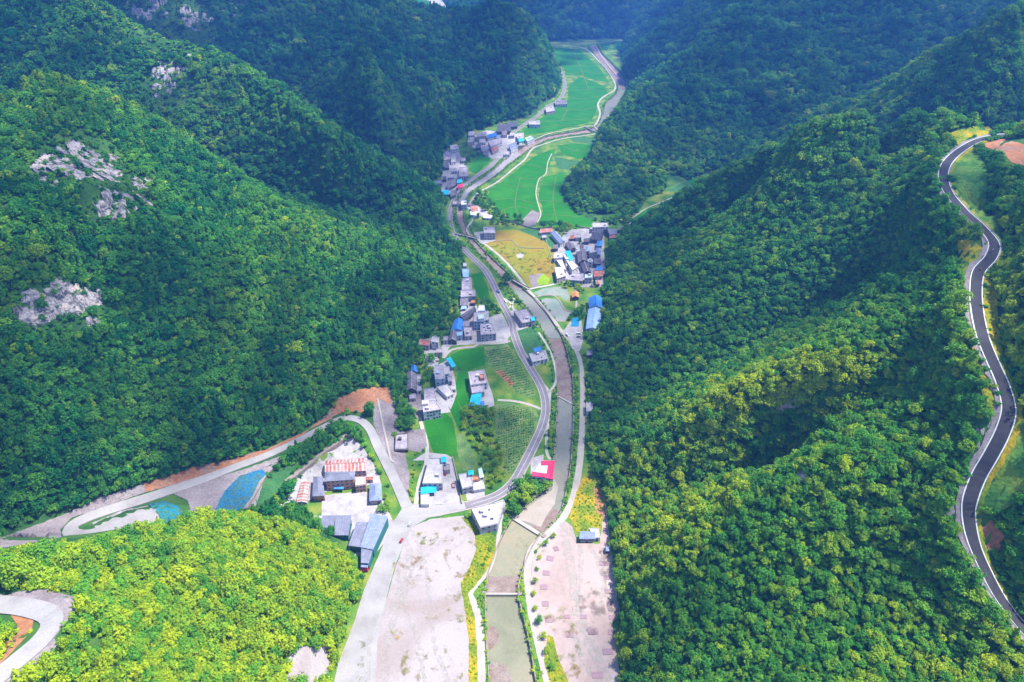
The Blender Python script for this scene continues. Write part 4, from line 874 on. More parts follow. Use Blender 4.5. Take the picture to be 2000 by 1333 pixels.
        k = len(V); V += [Vector((p.x, p.y, zo+h-.15)) for p in e[:2]]+[Vector((p.x, p.y, zo+h+rs-.15)) for p in e[2:]]; F += [(k+3, k+2, k+1, k), (k, k+1, n*2, 0)]
        link_mesh('roof', V, F, rm_, root)
    return root
def canopy(quad, h, roof, label, kind='shed', base=0.0, name='canopy', cat='canopy', rise=.8):
    """a tin roof on posts"""
    W = [P(a, b, base+h) for a, b in quad]; cen = sum(W, Vector())/4; root = empty(name, (cen.x, cen.y, base)); tag(root, label, cat, None)
    e = [Vector((p.x-cen.x, p.y-cen.y, 0)) for p in W]; L = (e[1]-e[0]).length; n = max(2, int(L/1.2)*2); V, F = [], []
    for i in range(n+1):
        f = i/n; zz = .1 if i % 2 else 0; p = e[0].lerp(e[1], f); r = e[3].lerp(e[2], f); V += [Vector((p.x, p.y, h+zz)), Vector((r.x, r.y, h+rise+zz))]
    for i in range(n): F.append((i*2, i*2+2, i*2+3, i*2+1))
    k = len(V); V += [Vector((p.x, p.y, h-.12)) for p in e[:2]]+[Vector((p.x, p.y, h+rise-.12)) for p in e[2:]]; F += [(k+3, k+2, k+1, k)]
    link_mesh('roof', V, F, M[roof], root)
    for i, p in enumerate(inset(e, .5)):
        V, F = [], []; box_vf(p.x, p.y, (h-.6)/2-.3, .25, .25, h+.4, V, F); link_mesh('post', V, F, M['w_grey'], root)
    NOTREE.append(('poly', [P(a, b, 0) for a, b in quad])); return root
def Q(*a): return [(a[i], a[i+1]) for i in range(0, 8, 2)]
B = house
# the school
s = B(Q(633,941, 692.5,937, 694,921, 635,922), 10.5, 'r_greyblue', 'w_brick', 'hip', 'three storey orange brick school building with grey hipped roof', 'school', 'school_building', over=.9, nwin=6, rise=2.6)
B(Q(694,950, 714,947, 714,931, 694.5,932), 7.5, 'r_light', 'w_brick', 'flat', '', root=s, nwin=3)
V, F = [], []; c0 = P(663,960,0)-s.location; box_vf(c0.x, c0.y, 3.6, 8, 2.6, .35, V, F); link_mesh('porch_roof', V, F, M['r_blue'], s)
B(Q(634,923, 716,920, 716,894.5, 636,900), 6.5, 'r_rust', 'w_pink', 'gx', 'long hall with striped rusty red and white tin roof behind the school', 'hall', 'school_hall', rise=2.2, corr=1.0, nwin=9)
B(Q(610,970, 634,969, 631,931, 612,931), 6.5, 'r_greyblue', 'w_brick', 'hip', 'narrow brick school wing with grey hipped roof on the left of the court', 'school', 'school_wing', over=.8)
B(Q(721,979, 746,977.5, 745,944.5, 722,945), 5, 'r_steel', 'w_pink', 'hip', 'single storey grey roofed block on the right of the school court', 'school', 'school_wing', over=.8)
B(Q(578,982, 600,982, 605,943, 588,943), 4, 'r_rust', 'w_grey', 'gy', 'row of patched red tin huts left of the school', 'hut', 'hut', rise=1.2, corr=1.0)
B(Q(576,985, 596,985, 597,990, 575,990)[::1], 3, 'r_blue', 'w_grey', 'flat', 'low blue topped lean-to in front of the patched red huts', 'hut', 'hut')if 0 else None
# grey sheds at the junction
s = B(Q(650.6,1046, 680,1046, 687,1009, 656,1009), 8, 'r_greyblue', 'w_teal', 'mono', 'big grey roofed workshop with teal walls below the school', 'warehouse', 'warehouse', over=.8, rise=1.2, win=(1,1), nwin=3)
B(Q(624,1035, 650,1035, 656,1009, 630,1009), 7.8, 'r_greyblue', 'w_teal', 'mono', '', root=s, over=.8, rise=1.0, win=(0,0))
s = B(Q(680,1066, 703,1069, 721,1022, 696.6,1021), 7, 'r_greyblue', 'w_teal', 'mono', 'long grey roofed warehouse with teal walls by the junction road', 'warehouse', 'warehouse', over=.7, rise=.8, nwin=3)
B(Q(703,1069, 728.5,1074, 758.5,1010.6, 724.7,1006), 9, 'r_steel', 'w_teal', 'mono', '', root=s, over=.5, rise=1.0, win=(0,0))
B(Q(705,1100, 720,1101, 728.5,1076, 705.5,1071), 7.5, 'r_greyblue', 'w_teal', 'mono', '', root=s, over=.5, rise=.6, win=(0,0))
B(Q(705,1108, 718,1109, 720,1102, 705,1101), 5.5, 'r_steel', 'r_red', 'mono', '', root=s, over=.4, rise=.4, win=(0,0))
V, F = [], []; c0 = P(741,992,9)-s.location; box_vf(c0.x-2, c0.y-22, 10.15, 17, 13, .12, V, F, Vector((.97,.22,0)), Vector((-.22,.97,0)))
# junction houses
B(Q(825,945, 864,945, 865.5,896, 838,896), 7.5, 'r_light', 'w_grey', 'flat', 'long flat roofed concrete house in the white yard', clutter=1)
B(Q(861,903, 872,903, 872,893, 861,893), 9.5, 'r_cyan', 'w_white', 'mono', 'bright cyan roofed cabin at the back of the white yard', 'cabin', 'cabin', over=.2, rise=.4)
B(Q(867,919, 879,918, 878.5,907, 867,907), 4.5, 'r_dark', 'w_pink', 'flat', 'small dark roofed room inside the white yard', 'shed', 'shed')
canopy(Q(821.5,965, 852.5,962, 852.5,950, 822,953.5), 4, 'r_cyan', 'cyan tin canopy in front of the long flat roofed house')
B(Q(822,986, 838,986, 838,966, 822,965), 3, 'r_light', 'w_white', 'flat', 'low square concrete roof at the corner of the junction', 'shed', 'shed', win=(0,0))
B(Q(903,954.6, 924,950, 921,923, 895.5,927.5), 7, 'r_light', 'w_grey', 'flat', 'flat roofed house with two small cyan cabins on its roof')
B(Q(925,958, 947,954, 942,937, 925,938), 3.5, 'r_white', 'w_white', 'flat', 'low white terrace building beside the paired cabins', 'house', win=(0,0))
B(Q(914,928, 925.5,927, 925,918, 914,919.5), 9.5, 'r_cyan', 'w_white', 'hip', 'left cyan roofed cabin on the flat house', 'cabin', 'cabin', over=.2, rise=.6)
B(Q(937,934, 945.5,932, 941,914.5, 934,917), 7, 'r_mint', 'w_white', 'mono', 'right pale cyan roofed cabin beside the flat house', 'cabin', 'cabin', over=.2, rise=.5)
B(Q(923,939, 936,937, 934.5,930.5, 922.5,932), 6, 'r_orange', 'w_brick', 'flat', 'tiny orange brick room between the cabins', 'shed', 'shed')
B(Q(938,1031, 972,1023, 985,979, 920,994), 8, 'r_light', 'w_grey', 'flat', 'big pale flat roofed building above the weir', clutter=4)
s = B(Q(1038,931, 1080,936, 1083,901, 1057,901), 7, 'r_white', 'w_blue', 'flat', 'pale blue river house with a crimson L shaped roof')
for qq in (Q(1038,929.5, 1066,933, 1068,925, 1040,921.5), Q(1067,934, 1080.5,936.5, 1083.5,900, 1072,900), Q(1057,908, 1071.5,908, 1071.5,900, 1057,900)):
    W = [P(a, b_, 7.9)-s.location for a, b_ in qq]; V, F = [], []; quad_prism(W, 7.3, 7.9, V, F); link_mesh('red_roof', V, F, M['r_red'], s)
B(Q(1131,1053, 1163,1053, 1163,1040, 1133,1040), 4.5, 'r_steel', 'w_grey', 'mono', 'steel blue roofed camp kiosk on the gravel lot', 'kiosk', 'kiosk', over=.9, nwin=5)
B(Q(1160,1050, 1172,1050, 1168,1033, 1150,1033), 4, 'r_white', 'w_white', 'flat', 'white flat annex behind the camp kiosk', 'kiosk', 'kiosk')
B(Q(1183,1077, 1190,1077, 1190,1069, 1183,1069), 3.5, 'r_steel', 'w_wood', 'mono', 'tiny blue roofed hut at the edge of the camp lot', 'hut', 'hut', over=.3)
# middle hamlets
B(Q(829,784, 853.5,782.5, 847,758, 828,761), 6, 'r_slab', 'w_grey', 'flat', 'grey rear block behind the balcony house')
s = B(Q(827,806, 861,800, 850,782, 824,785), 10, 'r_slab', 'w_white', 'flat', 'three storey balcony house above the bright paddy', nwin=6, clutter=1)
B(Q(824,790, 836,789, 836,782, 824,783), 12.3, 'r_white', 'w_white', 'flat', '', root=s, win=(0,0), deep=-9)
B(Q(850,742, 869,740, 865.5,714, 847,715.5), 10, 'r_slab', 'w_blue', 'flat', 'tall pale blue house of the stepped group', clutter=2)
B(Q(867,732, 878,730, 877,717, 866,719), 8.5, 'r_light', 'w_white', 'flat', 'white windowed annex right of the tall pale blue house')
B(Q(873,776, 886,769, 874,752, 853,757), 4, 'r_light', 'w_white', 'flat', 'lowest flat roofed house of the stepped group')
B(Q(875,746, 883,745, 883,735, 874,736), 5, 'r_dark', 'w_grey', 'flat', 'small dark roofed store in the stepped group', 'shed', 'shed')
canopy(Q(883,718.5, 891,715, 880,699, 871,702), 4.5, 'r_cyan', 'bright cyan slanting canopy at the corner of the paddy')
s = B(Q(919,753, 952,748, 946,723, 915,728), 8, 'r_slab', 'w_white', 'flat', 'double flat roofed house with a rusty stair box', clutter=2)
B(Q(922,769, 946,766, 945.5,751, 919,754), 6, 'r_slab', 'w_grey', 'flat', '', root=s)
B(Q(938,740, 946,739, 945,731, 937,732), 10.5, 'r_rust', 'w_brick', 'flat', '', root=s, win=(0,0), deep=-8)
canopy(Q(915,793, 937,791, 942,768, 921,773), 4.5, 'r_cyan', 'large cyan canopy in front of the double flat house')
canopy(Q(935,795, 946,794, 946,785, 936,786), 3.6, 'r_blue', 'dark blue canopy next to the large cyan canopy')
B(Q(794,763, 813,763, 814,731, 795,727), 5, 'r_tile', 'w_wood', 'gy', 'old grey tiled long house under the wood')
B(Q(814,765, 824,762, 822,735, 815,733), 4, 'r_slab', 'w_grey', 'flat', 'narrow grey annex beside the old tiled long house')
B(Q(801,725, 816,728, 814,716, 804,714), 4.5, 'r_blue', 'w_grey', 'gy', 'dark blue roofed hut behind the old tiled house', 'hut', 'hut')
B(Q(771,879, 797,878, 797,847, 773,850), 3.6, 'r_slab', 'w_wood', 'flat', 'roofed ruin on the gravel beside the lane', 'house', win=(0,0), clutter=1)
B(Q(842,668, 856,670, 858,660, 845,658), 9, 'r_light', 'w_white', 'flat', 'white windowed house pressed against the slope')
B(Q(817,674, 838,676, 841,667, 821,663), 6, 'r_rust', 'w_pink', 'flat', 'pinkish low house pressed against the slope')
B(Q(896,619, 907,627, 931,605, 923.5,600), 5.5, 'r_tiledark', 'w_wood', 'gy', 'long blackish tiled barn of the hillside hamlet', 'barn', 'barn')
B(Q(880,647, 903,646, 904,624, 887,626), 6, 'r_blue', 'w_blue', 'gy', 'bright blue gabled farmhouse of the hillside hamlet')
B(Q(876,665, 892,667, 892,647, 880,648), 5, 'r_tile', 'w_wood', 'gy', 'grey tiled wing in front of the blue gabled farmhouse')
B(Q(892,657, 903,656, 903,648, 892,649), 6, 'r_ltblue', 'w_blue', 'flat', 'small pale blue house beside the grey tiled wing')
B(Q(904,638, 916,638, 917,627, 905,628), 5, 'r_dark', 'w_grey', 'flat', 'dark flat roof between barn and pale tower house', 'shed', 'shed')
B(Q(908,658, 922,657, 922,640, 905,640), 5, 'r_slab', 'w_pink', 'flat', 'mottled flat roofed house in the middle of the hamlet', clutter=1)
s = B(Q(925,629, 945,628, 954,608, 926,612), 11, 'r_slab', 'w_blue', 'flat', 'tall pale blue tower house with a white roof room')
B(Q(933.5,608, 948,608, 946,597, 935.6,597), 12.5, 'r_white', 'w_white', 'flat', '', root=s, win=(0,0), deep=0)
B(Q(933.5,624, 945,623, 945,614, 934,615), 13, 'r_mint', 'w_white', 'flat', '', root=s, win=(0,0), deep=-10)
B(Q(946,627, 955,625, 955,610, 946.5,612), 8.5, 'r_light', 'w_blue', 'flat', 'narrow windowed house right of the tower house')
B(Q(939,655, 969,652.5, 961,632.5, 938,633.5), 8.5, 'r_slab', 'w_grey', 'flat', 'square grey house with roof pots by the lane', clutter=5)
B(Q(900,581, 928,579, 928,567, 900,568), 7, 'r_slab', 'w_grey', 'flat', 'wide grey house with windowed front at the end of the row', clutter=1)
B(Q(898,597, 914,597, 915,583, 899,583), 4.5, 'r_tile', 'w_wood', 'mono', 'purple grey roofed wing below the wide grey house')
canopy(Q(899,605, 912,603, 911,598, 902,598), 3.2, 'r_ltblue', 'pale cyan canopy under the purple grey wing')
B(Q(904,542, 916,542, 916,526, 903,526), 6, 'r_ltblue', 'w_blue', 'flat', 'narrow pale house with blue top at the upper end of the row')
B(Q(902,567, 922,567, 920,543, 902,545), 6.5, 'r_slab', 'w_white', 'flat', 'long flat house with a white roof strip in the row', clutter=1)
B(Q(1020,632, 1045,627, 1029,604, 1003.5,609), 6, 'r_slab', 'w_pink', 'flat', 'riverside house with mottled flat roof', clutter=2)
B(Q(1038,627, 1046,626, 1043,619, 1036,620), 8, 'r_cyan', 'w_white', 'mono', 'small cyan roofed cabin on the riverside house', 'cabin', 'cabin', over=.1, rise=.4)
B(Q(1040,708, 1070,701, 1063,687, 1033,692), 5, 'r_light', 'w_white', 'flat', 'low pale house between road and footpath', clutter=2)
B(Q(1044,688, 1059,685, 1055,678, 1042,682), 8, 'r_blue', 'w_white', 'mono', 'blue roofed upper cabin behind the low pale house', 'cabin', 'cabin', over=.3)
B(Q(1145.5,804, 1157,804, 1157.5,787.5, 1145,787.5), 5, 'r_light', 'w_white', 'flat', 'little white hut on the riverside path', 'hut', 'hut')
B(Q(1146,695, 1157,693, 1158,686, 1147,687), 4, 'r_slab', 'w_wood', 'mono', 'small brown hut below the park', 'hut', 'hut')
# park
B(Q(1151,602, 1177,603, 1176,582, 1149,582), 6.5, 'r_blue', 'w_white', 'gy', 'upper blue roofed park hall')
B(Q(1144,643, 1170,646, 1176,605, 1149,604), 6.5, 'r_ltblue', 'w_white', 'gy', 'long light blue roofed park hall', rise=3)
B(Q(1117,582, 1131,581, 1130,571, 1118,571), 4.5, 'r_orange', 'w_wood', 'gy', 'orange roofed pavilion beside the ponds', 'pavilion', 'pavilion')
# old village
OV = [(Q(1094,477, 1104,472, 1087,453, 1075,455), 6, 'r_steel', 'w_white', 'gy', 'long steel blue roofed house at the edge of the rice field'),
 (Q(1157,445, 1188,444, 1187,436, 1158,436), 9, 'r_light', 'w_white', 'flat', 'tall white block house at the top of the old village'),
 (Q(1113,490, 1125,486, 1120,476, 1103,475), 5, 'r_tile', 'w_wood', 'gy', 'grey tiled house south of the steel blue roof'),
 (Q(1082,505.5, 1099.5,503, 1099.5,493, 1083,496), 7, 'r_light', 'w_white', 'flat', 'white house with arcade front on the meadow side'),
 (Q(1117.5,528, 1129,521, 1106,496.5, 1099.5,498), 7, 'r_white', 'w_white', 'flat', 'long dazzling white flat roofed house of the old village'),
 (Q(1099,526, 1106,528, 1098,508, 1087,509), 4, 'r_white', 'w_white', 'flat', 'low white terrace next to the dazzling white house'),
 (Q(1088,545, 1105,539, 1099.5,522, 1083,523), 7, 'r_white', 'w_pink', 'flat', 'white topped house at the lower meadow corner'),
 (Q(1105,547, 1138,550, 1140,535, 1119,534), 6, 'r_slab', 'w_grey', 'flat', 'wide purple grey house at the foot of the old village'),
 (Q(1142,544, 1156,543, 1158,536.5, 1142,536.5), 8, 'r_mint', 'w_grey', 'flat', 'mint topped house at the foot of the old village'),
 (Q(1129,514.5, 1148,511, 1144.5,487.5, 1126.5,492), 6, 'r_tile', 'w_wood', 'gy', 'large brown grey tiled roof in the village centre'),
 (Q(1141,534, 1155,532.5, 1148,513.5, 1133,514.5), 6, 'r_tiledark', 'w_wood', 'gy', 'dark tiled house below the large brown grey roof'),
 (Q(1153.5,468, 1174,469.5, 1179,457, 1158,455), 6, 'r_tiledark', 'w_wood', 'gx', 'wide blackish roof below the tall white block'),
 (Q(1165,481.5, 1176,480.5, 1177,471, 1166,470.5), 6, 'r_blue', 'w_blue', 'hip', 'vivid blue hipped roof at the wood edge'),
 (Q(1161,497, 1173,499, 1175,486, 1164,485), 6, 'r_steel', 'w_blue', 'hip', 'slate blue hipped roof at the wood edge'),
 (Q(1142,492, 1152,491, 1153,482, 1144,482), 6, 'r_ltblue', 'w_blue', 'hip', 'pale grey blue hipped roof beside the village tree'),
 (Q(1151,506, 1167,503, 1162,493, 1147,495), 5, 'r_tiledark', 'w_wood', 'gx', 'dark roof below the slate blue hip'),
 (Q(1160,516, 1174,516, 1172,505, 1159,506), 6, 'r_tile', 'w_wood', 'gx', 'grey roof east of the round white top'),
 (Q(1163,528, 1178,528, 1176,520, 1166,519), 6, 'r_blue', 'w_grey', 'hip', 'deep blue hipped roof low at the wood edge'),
 (Q(1160,541, 1177,540, 1178,529, 1158,530), 5, 'r_rust', 'w_pink', 'gx', 'pinkish grey roof below the deep blue hip'),
 (Q(1165,557, 1172,555, 1171,549, 1165,550), 4, 'r_orange', 'w_wood', 'gy', 'tiny orange roof at the lowest corner of the village'),
 (Q(1148,512, 1158,512, 1158,507, 1148,507), 8, 'r_white', 'w_white', 'flat', 'small white topped house among dark roofs'),
 (Q(1126,492, 1133,491, 1133,486, 1126,487), 8, 'r_white', 'w_white', 'flat', 'white roof box behind the large brown grey roof'),
 (Q(1228,446, 1243,444, 1240,436, 1230,436), 5, 'r_ltblue', 'w_white', 'gx', 'solitary pale blue house east of the village'),
 (Q(1191,460, 1205,457, 1203,448, 1180,449), 5, 'r_greyblue', 'w_wood', 'gx', 'blue grey roof right of the tall white block'),
 (Q(1190,466, 1203,465, 1202,459, 1191,460), 4, 'r_rust', 'w_pink', 'flat', 'pink topped house under the blue grey roof'),
 (Q(1053,456, 1080,453, 1078,446, 1056,448), 4, 'r_rust', 'w_pink', 'flat', 'low pinkish sheds north of the dry meadow'),
 (Q(945,456, 967,456, 966,444, 944,444), 10, 'r_slab', 'w_grey', 'flat', 'grey farmhouse at the top corner of the dry meadow'),
 (Q(901,401, 911,400, 911,392, 900.5,392), 8, 'r_white', 'w_blue', 'flat', 'white topped tower house at the river bridge'),
 (Q(921,414, 933,413, 933,402, 919,403), 5, 'r_rust', 'w_pink', 'flat', 'pinkish house beside the white topped tower house'),
 (Q(918,420, 937,422, 937,415, 918,414), 4, 'r_white', 'w_white', 'mono', 'long white shed roof below the pinkish house'),
 (Q(944,426, 960,427, 962,422, 944,421), 3.5, 'r_white', 'w_white', 'mono', 'short white shed roof beside the rice field'),
 (Q(880,294, 897,291, 893,283, 879,285), 7, 'r_slab', 'w_white', 'flat', 'square house at the upper end of the far left hamlet'),
 (Q(866,314, 880,311, 880,297, 865.5,296), 6, 'r_slab', 'w_pink', 'flat', 'broken topped house at the wood edge of the far left hamlet'),
 (Q(881,318, 890,316, 892,301, 881,302), 5, 'r_light', 'w_white', 'flat', 'narrow pale house in the far left hamlet'),
 (Q(896,346, 915,345, 913,327, 897,327.5), 6, 'r_slab', 'w_pink', 'flat', 'large mottled flat roof left of the river bend'),
 (Q(874,369, 890,362, 893,351, 876,357), 5, 'r_tile', 'w_wood', 'gx', 'purple grey roof above the cyan canopy'),
 (Q(892,358, 903,356, 902,351, 893,352), 6.5, 'r_cyan', 'w_white', 'mono', 'cyan topped house next to the purple grey roof'),
 (Q(894,369, 904,366, 905,360, 893,363), 4, 'r_red', 'w_pink', 'mono', 'crimson roofed shed beside the valley road'),
 (Q(880,385, 890,381, 892,373, 881,374), 5, 'r_tile', 'w_wood', 'gx', 'grey roof between canopy and valley road'),
 (Q(846,360, 863,359, 863,353, 846,354), 5, 'r_slab', 'w_grey', 'flat', 'half hidden grey house in the wood edge'),
 (Q(930,269, 950,266, 950,258, 931,260), 9, 'r_slab', 'w_yellow', 'flat', 'tall cream house at the wood edge of the far village'),
 (Q(913,280, 926,277, 927,268, 915,270), 7, 'r_slab', 'w_yellow', 'flat', 'lower cream house left of the tall cream house'),
 (Q(952,271, 971,266, 969,260, 951,265), 6, 'r_blue', 'w_white', 'mono', 'long narrow blue roof in the far village'),
 (Q(958,287, 981,278, 979,270, 953,277), 8, 'r_slab', 'w_white', 'flat', 'white many windowed house of the far village'),
 (Q(970,258, 998,257, 996,247, 974,248), 7, 'r_tiledark', 'w_wood', 'gx', 'dark tiled hall at the top of the far village'),
 (Q(992,249, 1011,247, 1010,241, 989,242), 6, 'r_tiledark', 'w_wood', 'gx', 'dark roof behind the tiled hall of the far village'),
 (Q(943,297, 956,290, 953,284, 938,289), 5, 'r_slab', 'w_pink', 'flat', 'small pinkish house above the inner paddy'),
 (Q(962,298, 974,292, 970,284, 958,290), 5, 'r_rust', 'w_pink', 'flat', 'pink roofed house at the road of the far village'),
 (Q(1010,271, 1023,271, 1023,260, 1010,261), 7, 'r_slab', 'w_white', 'flat', 'grey flat house on the river side of the far village'),
 (Q(1012,278, 1023,276, 1022,271, 1013,272), 6, 'r_cyan', 'w_white', 'mono', 'cyan roof in front of the grey flat house'),
 (Q(998,294, 1011,287, 1007,278, 994,283), 8, 'r_steel', 'w_white', 'flat', 'blue grey topped apartment house by the far river'),
 (Q(1030,277, 1044,271, 1037,266, 1025,271), 6, 'r_ltblue', 'w_white', 'flat', 'pale blue topped house at the far track'),
 (Q(1034,244, 1055,244, 1054,236, 1033,238), 7, 'r_slab', 'w_white', 'flat', 'solitary white house on the upper rice field'),
 (Q(1067,220, 1084,217, 1081,207, 1065,211), 6, 'r_slab', 'w_pink', 'flat', 'lower house of the pair on the upper road'),
 (Q(1085,205, 1108,204, 1106,196, 1084,197), 6, 'r_tile', 'w_white', 'flat', 'upper house of the pair on the upper road')]
for q_, h_, r_, w_, k_, lb in OV: B(q_, h_, r_, w_, k_, lb, clutter=1 if k_ == 'flat' and h_ > 5 else 0)
canopy(Q(1113,511, 1120,505.5, 1114,491, 1103,492), 8, 'r_cyan', 'vivid blue canopy over the white houses of the old village')
canopy(Q(864,381, 876,380, 877,372, 864,373), 4, 'r_cyan', 'bright cyan canopy beside the bend of the far road')

# smaller houses packed between the ones above
FILL = [(921,262,12,8,6,'r_slab','w_white','flat','pale block behind the cream houses'),(942,276,12,7,5,'r_light','w_white','flat','low pale house below the cream houses'),(985,262,11,6,6,'r_tile','w_grey','gx','grey tiled house under the dark hall'),(1000,263,9,6,6,'r_slab','w_grey','flat','grey house at the road side of the dark hall'),(934,287,10,6,5,'r_tile','w_wood','gx','small tiled house over the inner paddy'),
 (973,268,9,6,5,'r_steel','w_white','flat','slate topped house between blue roof and hall'),(990,300,10,6,5,'r_slab','w_white','flat','grey house squeezed between road and far river'),(1016,283,9,5,5,'r_slab','w_pink','flat','pinkish house by the far embankment'),(950,301,9,5,4,'r_tile','w_grey','gx','tiled barn at the paddy corner'),
 (872,325,10,7,5,'r_tile','w_wood','gx','tiled house in the middle of the far left hamlet'),(888,333,9,6,5,'r_slab','w_white','flat','pale house in the middle of the far left hamlet'),(905,312,9,6,5,'r_slab','w_pink','flat','pinkish house above the large mottled roof'),(882,345,10,6,5,'r_light','w_white','flat','pale house above the purple grey roof'),(868,349,8,5,5,'r_tile','w_wood','gx','tiled house at the wood edge above the cyan canopy'),(889,397,8,6,4,'r_pink' if 0 else 'r_light','w_pink','flat','pale roadside house above the bend'),
 (908,518,7,6,5,'r_light','w_white','flat','tiny white house at the top of the row'),(924,590,9,6,4,'r_orange','w_wood','flat','orange paved low house beside the purple grey wing'),(870,662,9,8,5,'r_slab','w_grey','flat','grey annex left of the tiled farm wing'),(858,686,12,8,5,'r_slab','w_pink','flat','mottled low house at the bottom of the cluttered yard'),
 (1085,483,10,7,5,'r_tile','w_wood','gx','tiled shed below the steel blue house'),(1130,462,11,7,5,'r_slab','w_pink','flat','pinkish house inside the village loop'),(1118,464,9,6,4,'r_rust','w_wood','gx','brownish roof north of the village conifer'),(1145,470,11,6,5,'r_tile','w_wood','gx','grey roof west of the blackish wide roof'),(1166,510,9,6,5,'r_tile','w_grey','gx','small grey roof by the wood edge'),(1109,517,8,6,5,'r_light','w_white','flat','white roof beside the vivid blue canopy'),(1214,448,10,6,4,'r_tile','w_wood','gx','small tiled roof on the lane east of the village'),(1136,482,8,6,5,'r_tile','w_wood','gx','little tiled house by the village tree'),(1063,463,9,5,3.5,'r_slab','w_grey','flat','low grey store north of the dry meadow'),
 (812,742,8,7,4,'r_tile','w_wood','gy','little tiled barn behind the narrow grey annex'),(806,775,12,9,3.5,'r_slab','w_pink','flat','broken low roofs in front of the old tiled house'),(838,770,9,7,4,'r_slab','w_grey','flat','grey shed on the terrace of the balcony house'),(886,758,8,8,3.5,'r_light','w_white','flat','small pale store on the rounded terrace'),
 (598,958,10,8,3.5,'r_rust','w_brick','gx','small rusty shed beside the narrow brick wing'),(720,935,18,6,4,'r_rust','w_pink','gx','low rusty roof between hall and right block'),(560,990,14,8,3.2,'r_slab','w_brick','flat','broken flat shed at the foot of the planted slope')]
for cx, cy, w_, d_, h_, r_, wl_, k_, lb in FILL: B(Q(cx-w_/2, cy+d_/2, cx+w_/2, cy+d_/2-.8, cx+w_/2-.4, cy-d_/2-.8, cx-w_/2+.6, cy-d_/2), h_, r_, wl_, k_, lb, over=.4)
# ------------------------------------------------------------------ rock faces
M['rock'] = noise_mat('limestone', [(.03,.03,.035), (.13,.12,.13), (.32,.29,.29), (.40,.31,.26)], .10, .95, pos=[.30,.40,.52,.70], distort=.8, fine=(.7, .4), bump=.9, bscale=.35)
def rock_face(cx, cy, rx, ry, n, label, seed, size=1.0, lean=.0):
    """slabs and pillars of limestone standing out of the slope"""
    rg = np.random.RandomState(seed); g = T(cx, cy)
    root = empty('rock_outcrop', g); tag(root, label, 'rock outcrop', 'limestone outcrops on the mountain faces')
    for i in range(n):
        a = rg.rand()*6.283; r = math.sqrt(rg.rand()); p = T(cx+math.cos(a)*r*rx, cy+math.sin(a)*r*ry)
        if p is None or (p-g).length > 260: continue
        e = 4.0; gx = (h1(p.x+e, p.y)-h1(p.x-e, p.y))/(2*e); gy = (h1(p.x, p.y+e)-h1(p.x, p.y-e))/(2*e); nrm = Vector((-gx, -gy, 1)).normalized(); out = Vector((nrm.x, nrm.y, 0))
        out = out.normalized() if out.length > .01 else Vector((0, -1, 0)); sd = Vector((-out.y, out.x, 0))
        V, F = [], []; w_, h_, d_ = rg.uniform(5, 15)*size, rg.uniform(5, 15)*size, rg.uniform(.8, 2.6)*size
        sl_ = math.hypot(gx, gy); back_ = min(1.6, .55/max(.3, sl_))     # leans back with the slope
        nx_, nz_ = 6, 5; cols = []; prof = [rg.uniform(-.2, .5)*d_ for _ in range(nz_+1)]; ribs = [rg.uniform(-.5, .5)*d_ for _ in range(nx_+1)]
        for iz in range(nz_+1):
            row = []; tp = 1-.45*abs(iz/nz_-.4)
            for ix in range(nx_+1):
                x = (ix/nx_-.5)*w_*tp+rg.randn()*.4; z = -h_*.5+h_*iz/nz_+rg.randn()*.5; dp = d_*.6+prof[iz]+ribs[ix]+rg.randn()*.35-z*back_-(d_*1.2 if ix in (0, nx_) or iz in (0, nz_) else 0)
                V.append(p-root.location+sd*x+out*dp+Vector((0, 0, z+.6))); row.append(len(V)-1)
            cols.append(row)
        for iz in range(nz_):
            for ix in range(nx_): F.append((cols[iz][ix], cols[iz][ix+1], cols[iz+1][ix+1], cols[iz+1][ix]))
        rim = cols[0]+[c_[-1] for c_ in cols[1:]]+cols[-1][-2::-1]+[c_[0] for c_ in cols[-2:0:-1]]; cback = len(V); V.append(p-root.location-out*d_*2-Vector((0, 0, 2)))
        for j in range(len(rim)): F.append((rim[(j+1) % len(rim)], rim[j], cback))
        link_mesh('slab', V, F, M['rock'], root)
for i, a in enumerate([(148,318,50,32,34,'banded grey and pink rock face high on the left pyramid hill',1,1.15),(85,350,34,18,12,'small broken rock face left of the banded cliff',2,.9),(205,330,40,30,16,'grey rock ribs right of the banded cliff',3,.9),(225,405,38,26,20,'lower grey cliff on the right flank of the pyramid hill',4,1.0),(285,370,18,28,10,'narrow rock rib at the right edge of the pyramid hill',5,.9),
   (75,610,42,22,20,'pale slanting rock ledge on the lower left slope',6,1.0),(130,590,30,34,18,'orange stained cliff above the lower left wood',7,1.1),(180,585,26,16,10,'grey blocks right of the orange stained cliff',8,.9),(25,750,30,14,7,'low grey outcrop at the left picture edge',9,.8),(200,640,30,12,7,'scattered grey rocks under the cliffs',10,.7),(130,460,26,12,8,'scattered rocks between the two cliffs',11,.7),
   (320,160,20,34,12,'upright light cliff beside the dark cleft of the second ridge',12,1.1),(365,125,55,16,14,'rocky crest of the second ridge',13,.9),(452,132,12,9,5,'rock knob at the shoulder of the second ridge',14,.9),
   (290,18,38,26,16,'scattered pale cliffs high on the far left mountain',15,1.4),(380,40,34,26,14,'pale crag right of the scattered cliffs on the far left mountain',16,1.4),(470,22,60,16,10,'faint rocks on the upper far left mountain',17,1.2),(640,20,10,18,5,'slender pale crag near the top edge of the picture',18,1.4),(560,45,30,8,5,'small crags in the far wood',19,1.0),
   (1530,785,26,14,9,'grey rock lip over the dark hollow on the right hillside',20,.8),(1572,930,8,18,4,'thin pale rock in the right hillside wood',21,.8),(1690,165,14,8,3,'pale rock spot on the far right slope',22,.9)]):
    rock_face(a[0], a[1], a[2], a[3], a[4], a[5], a[6], a[7])
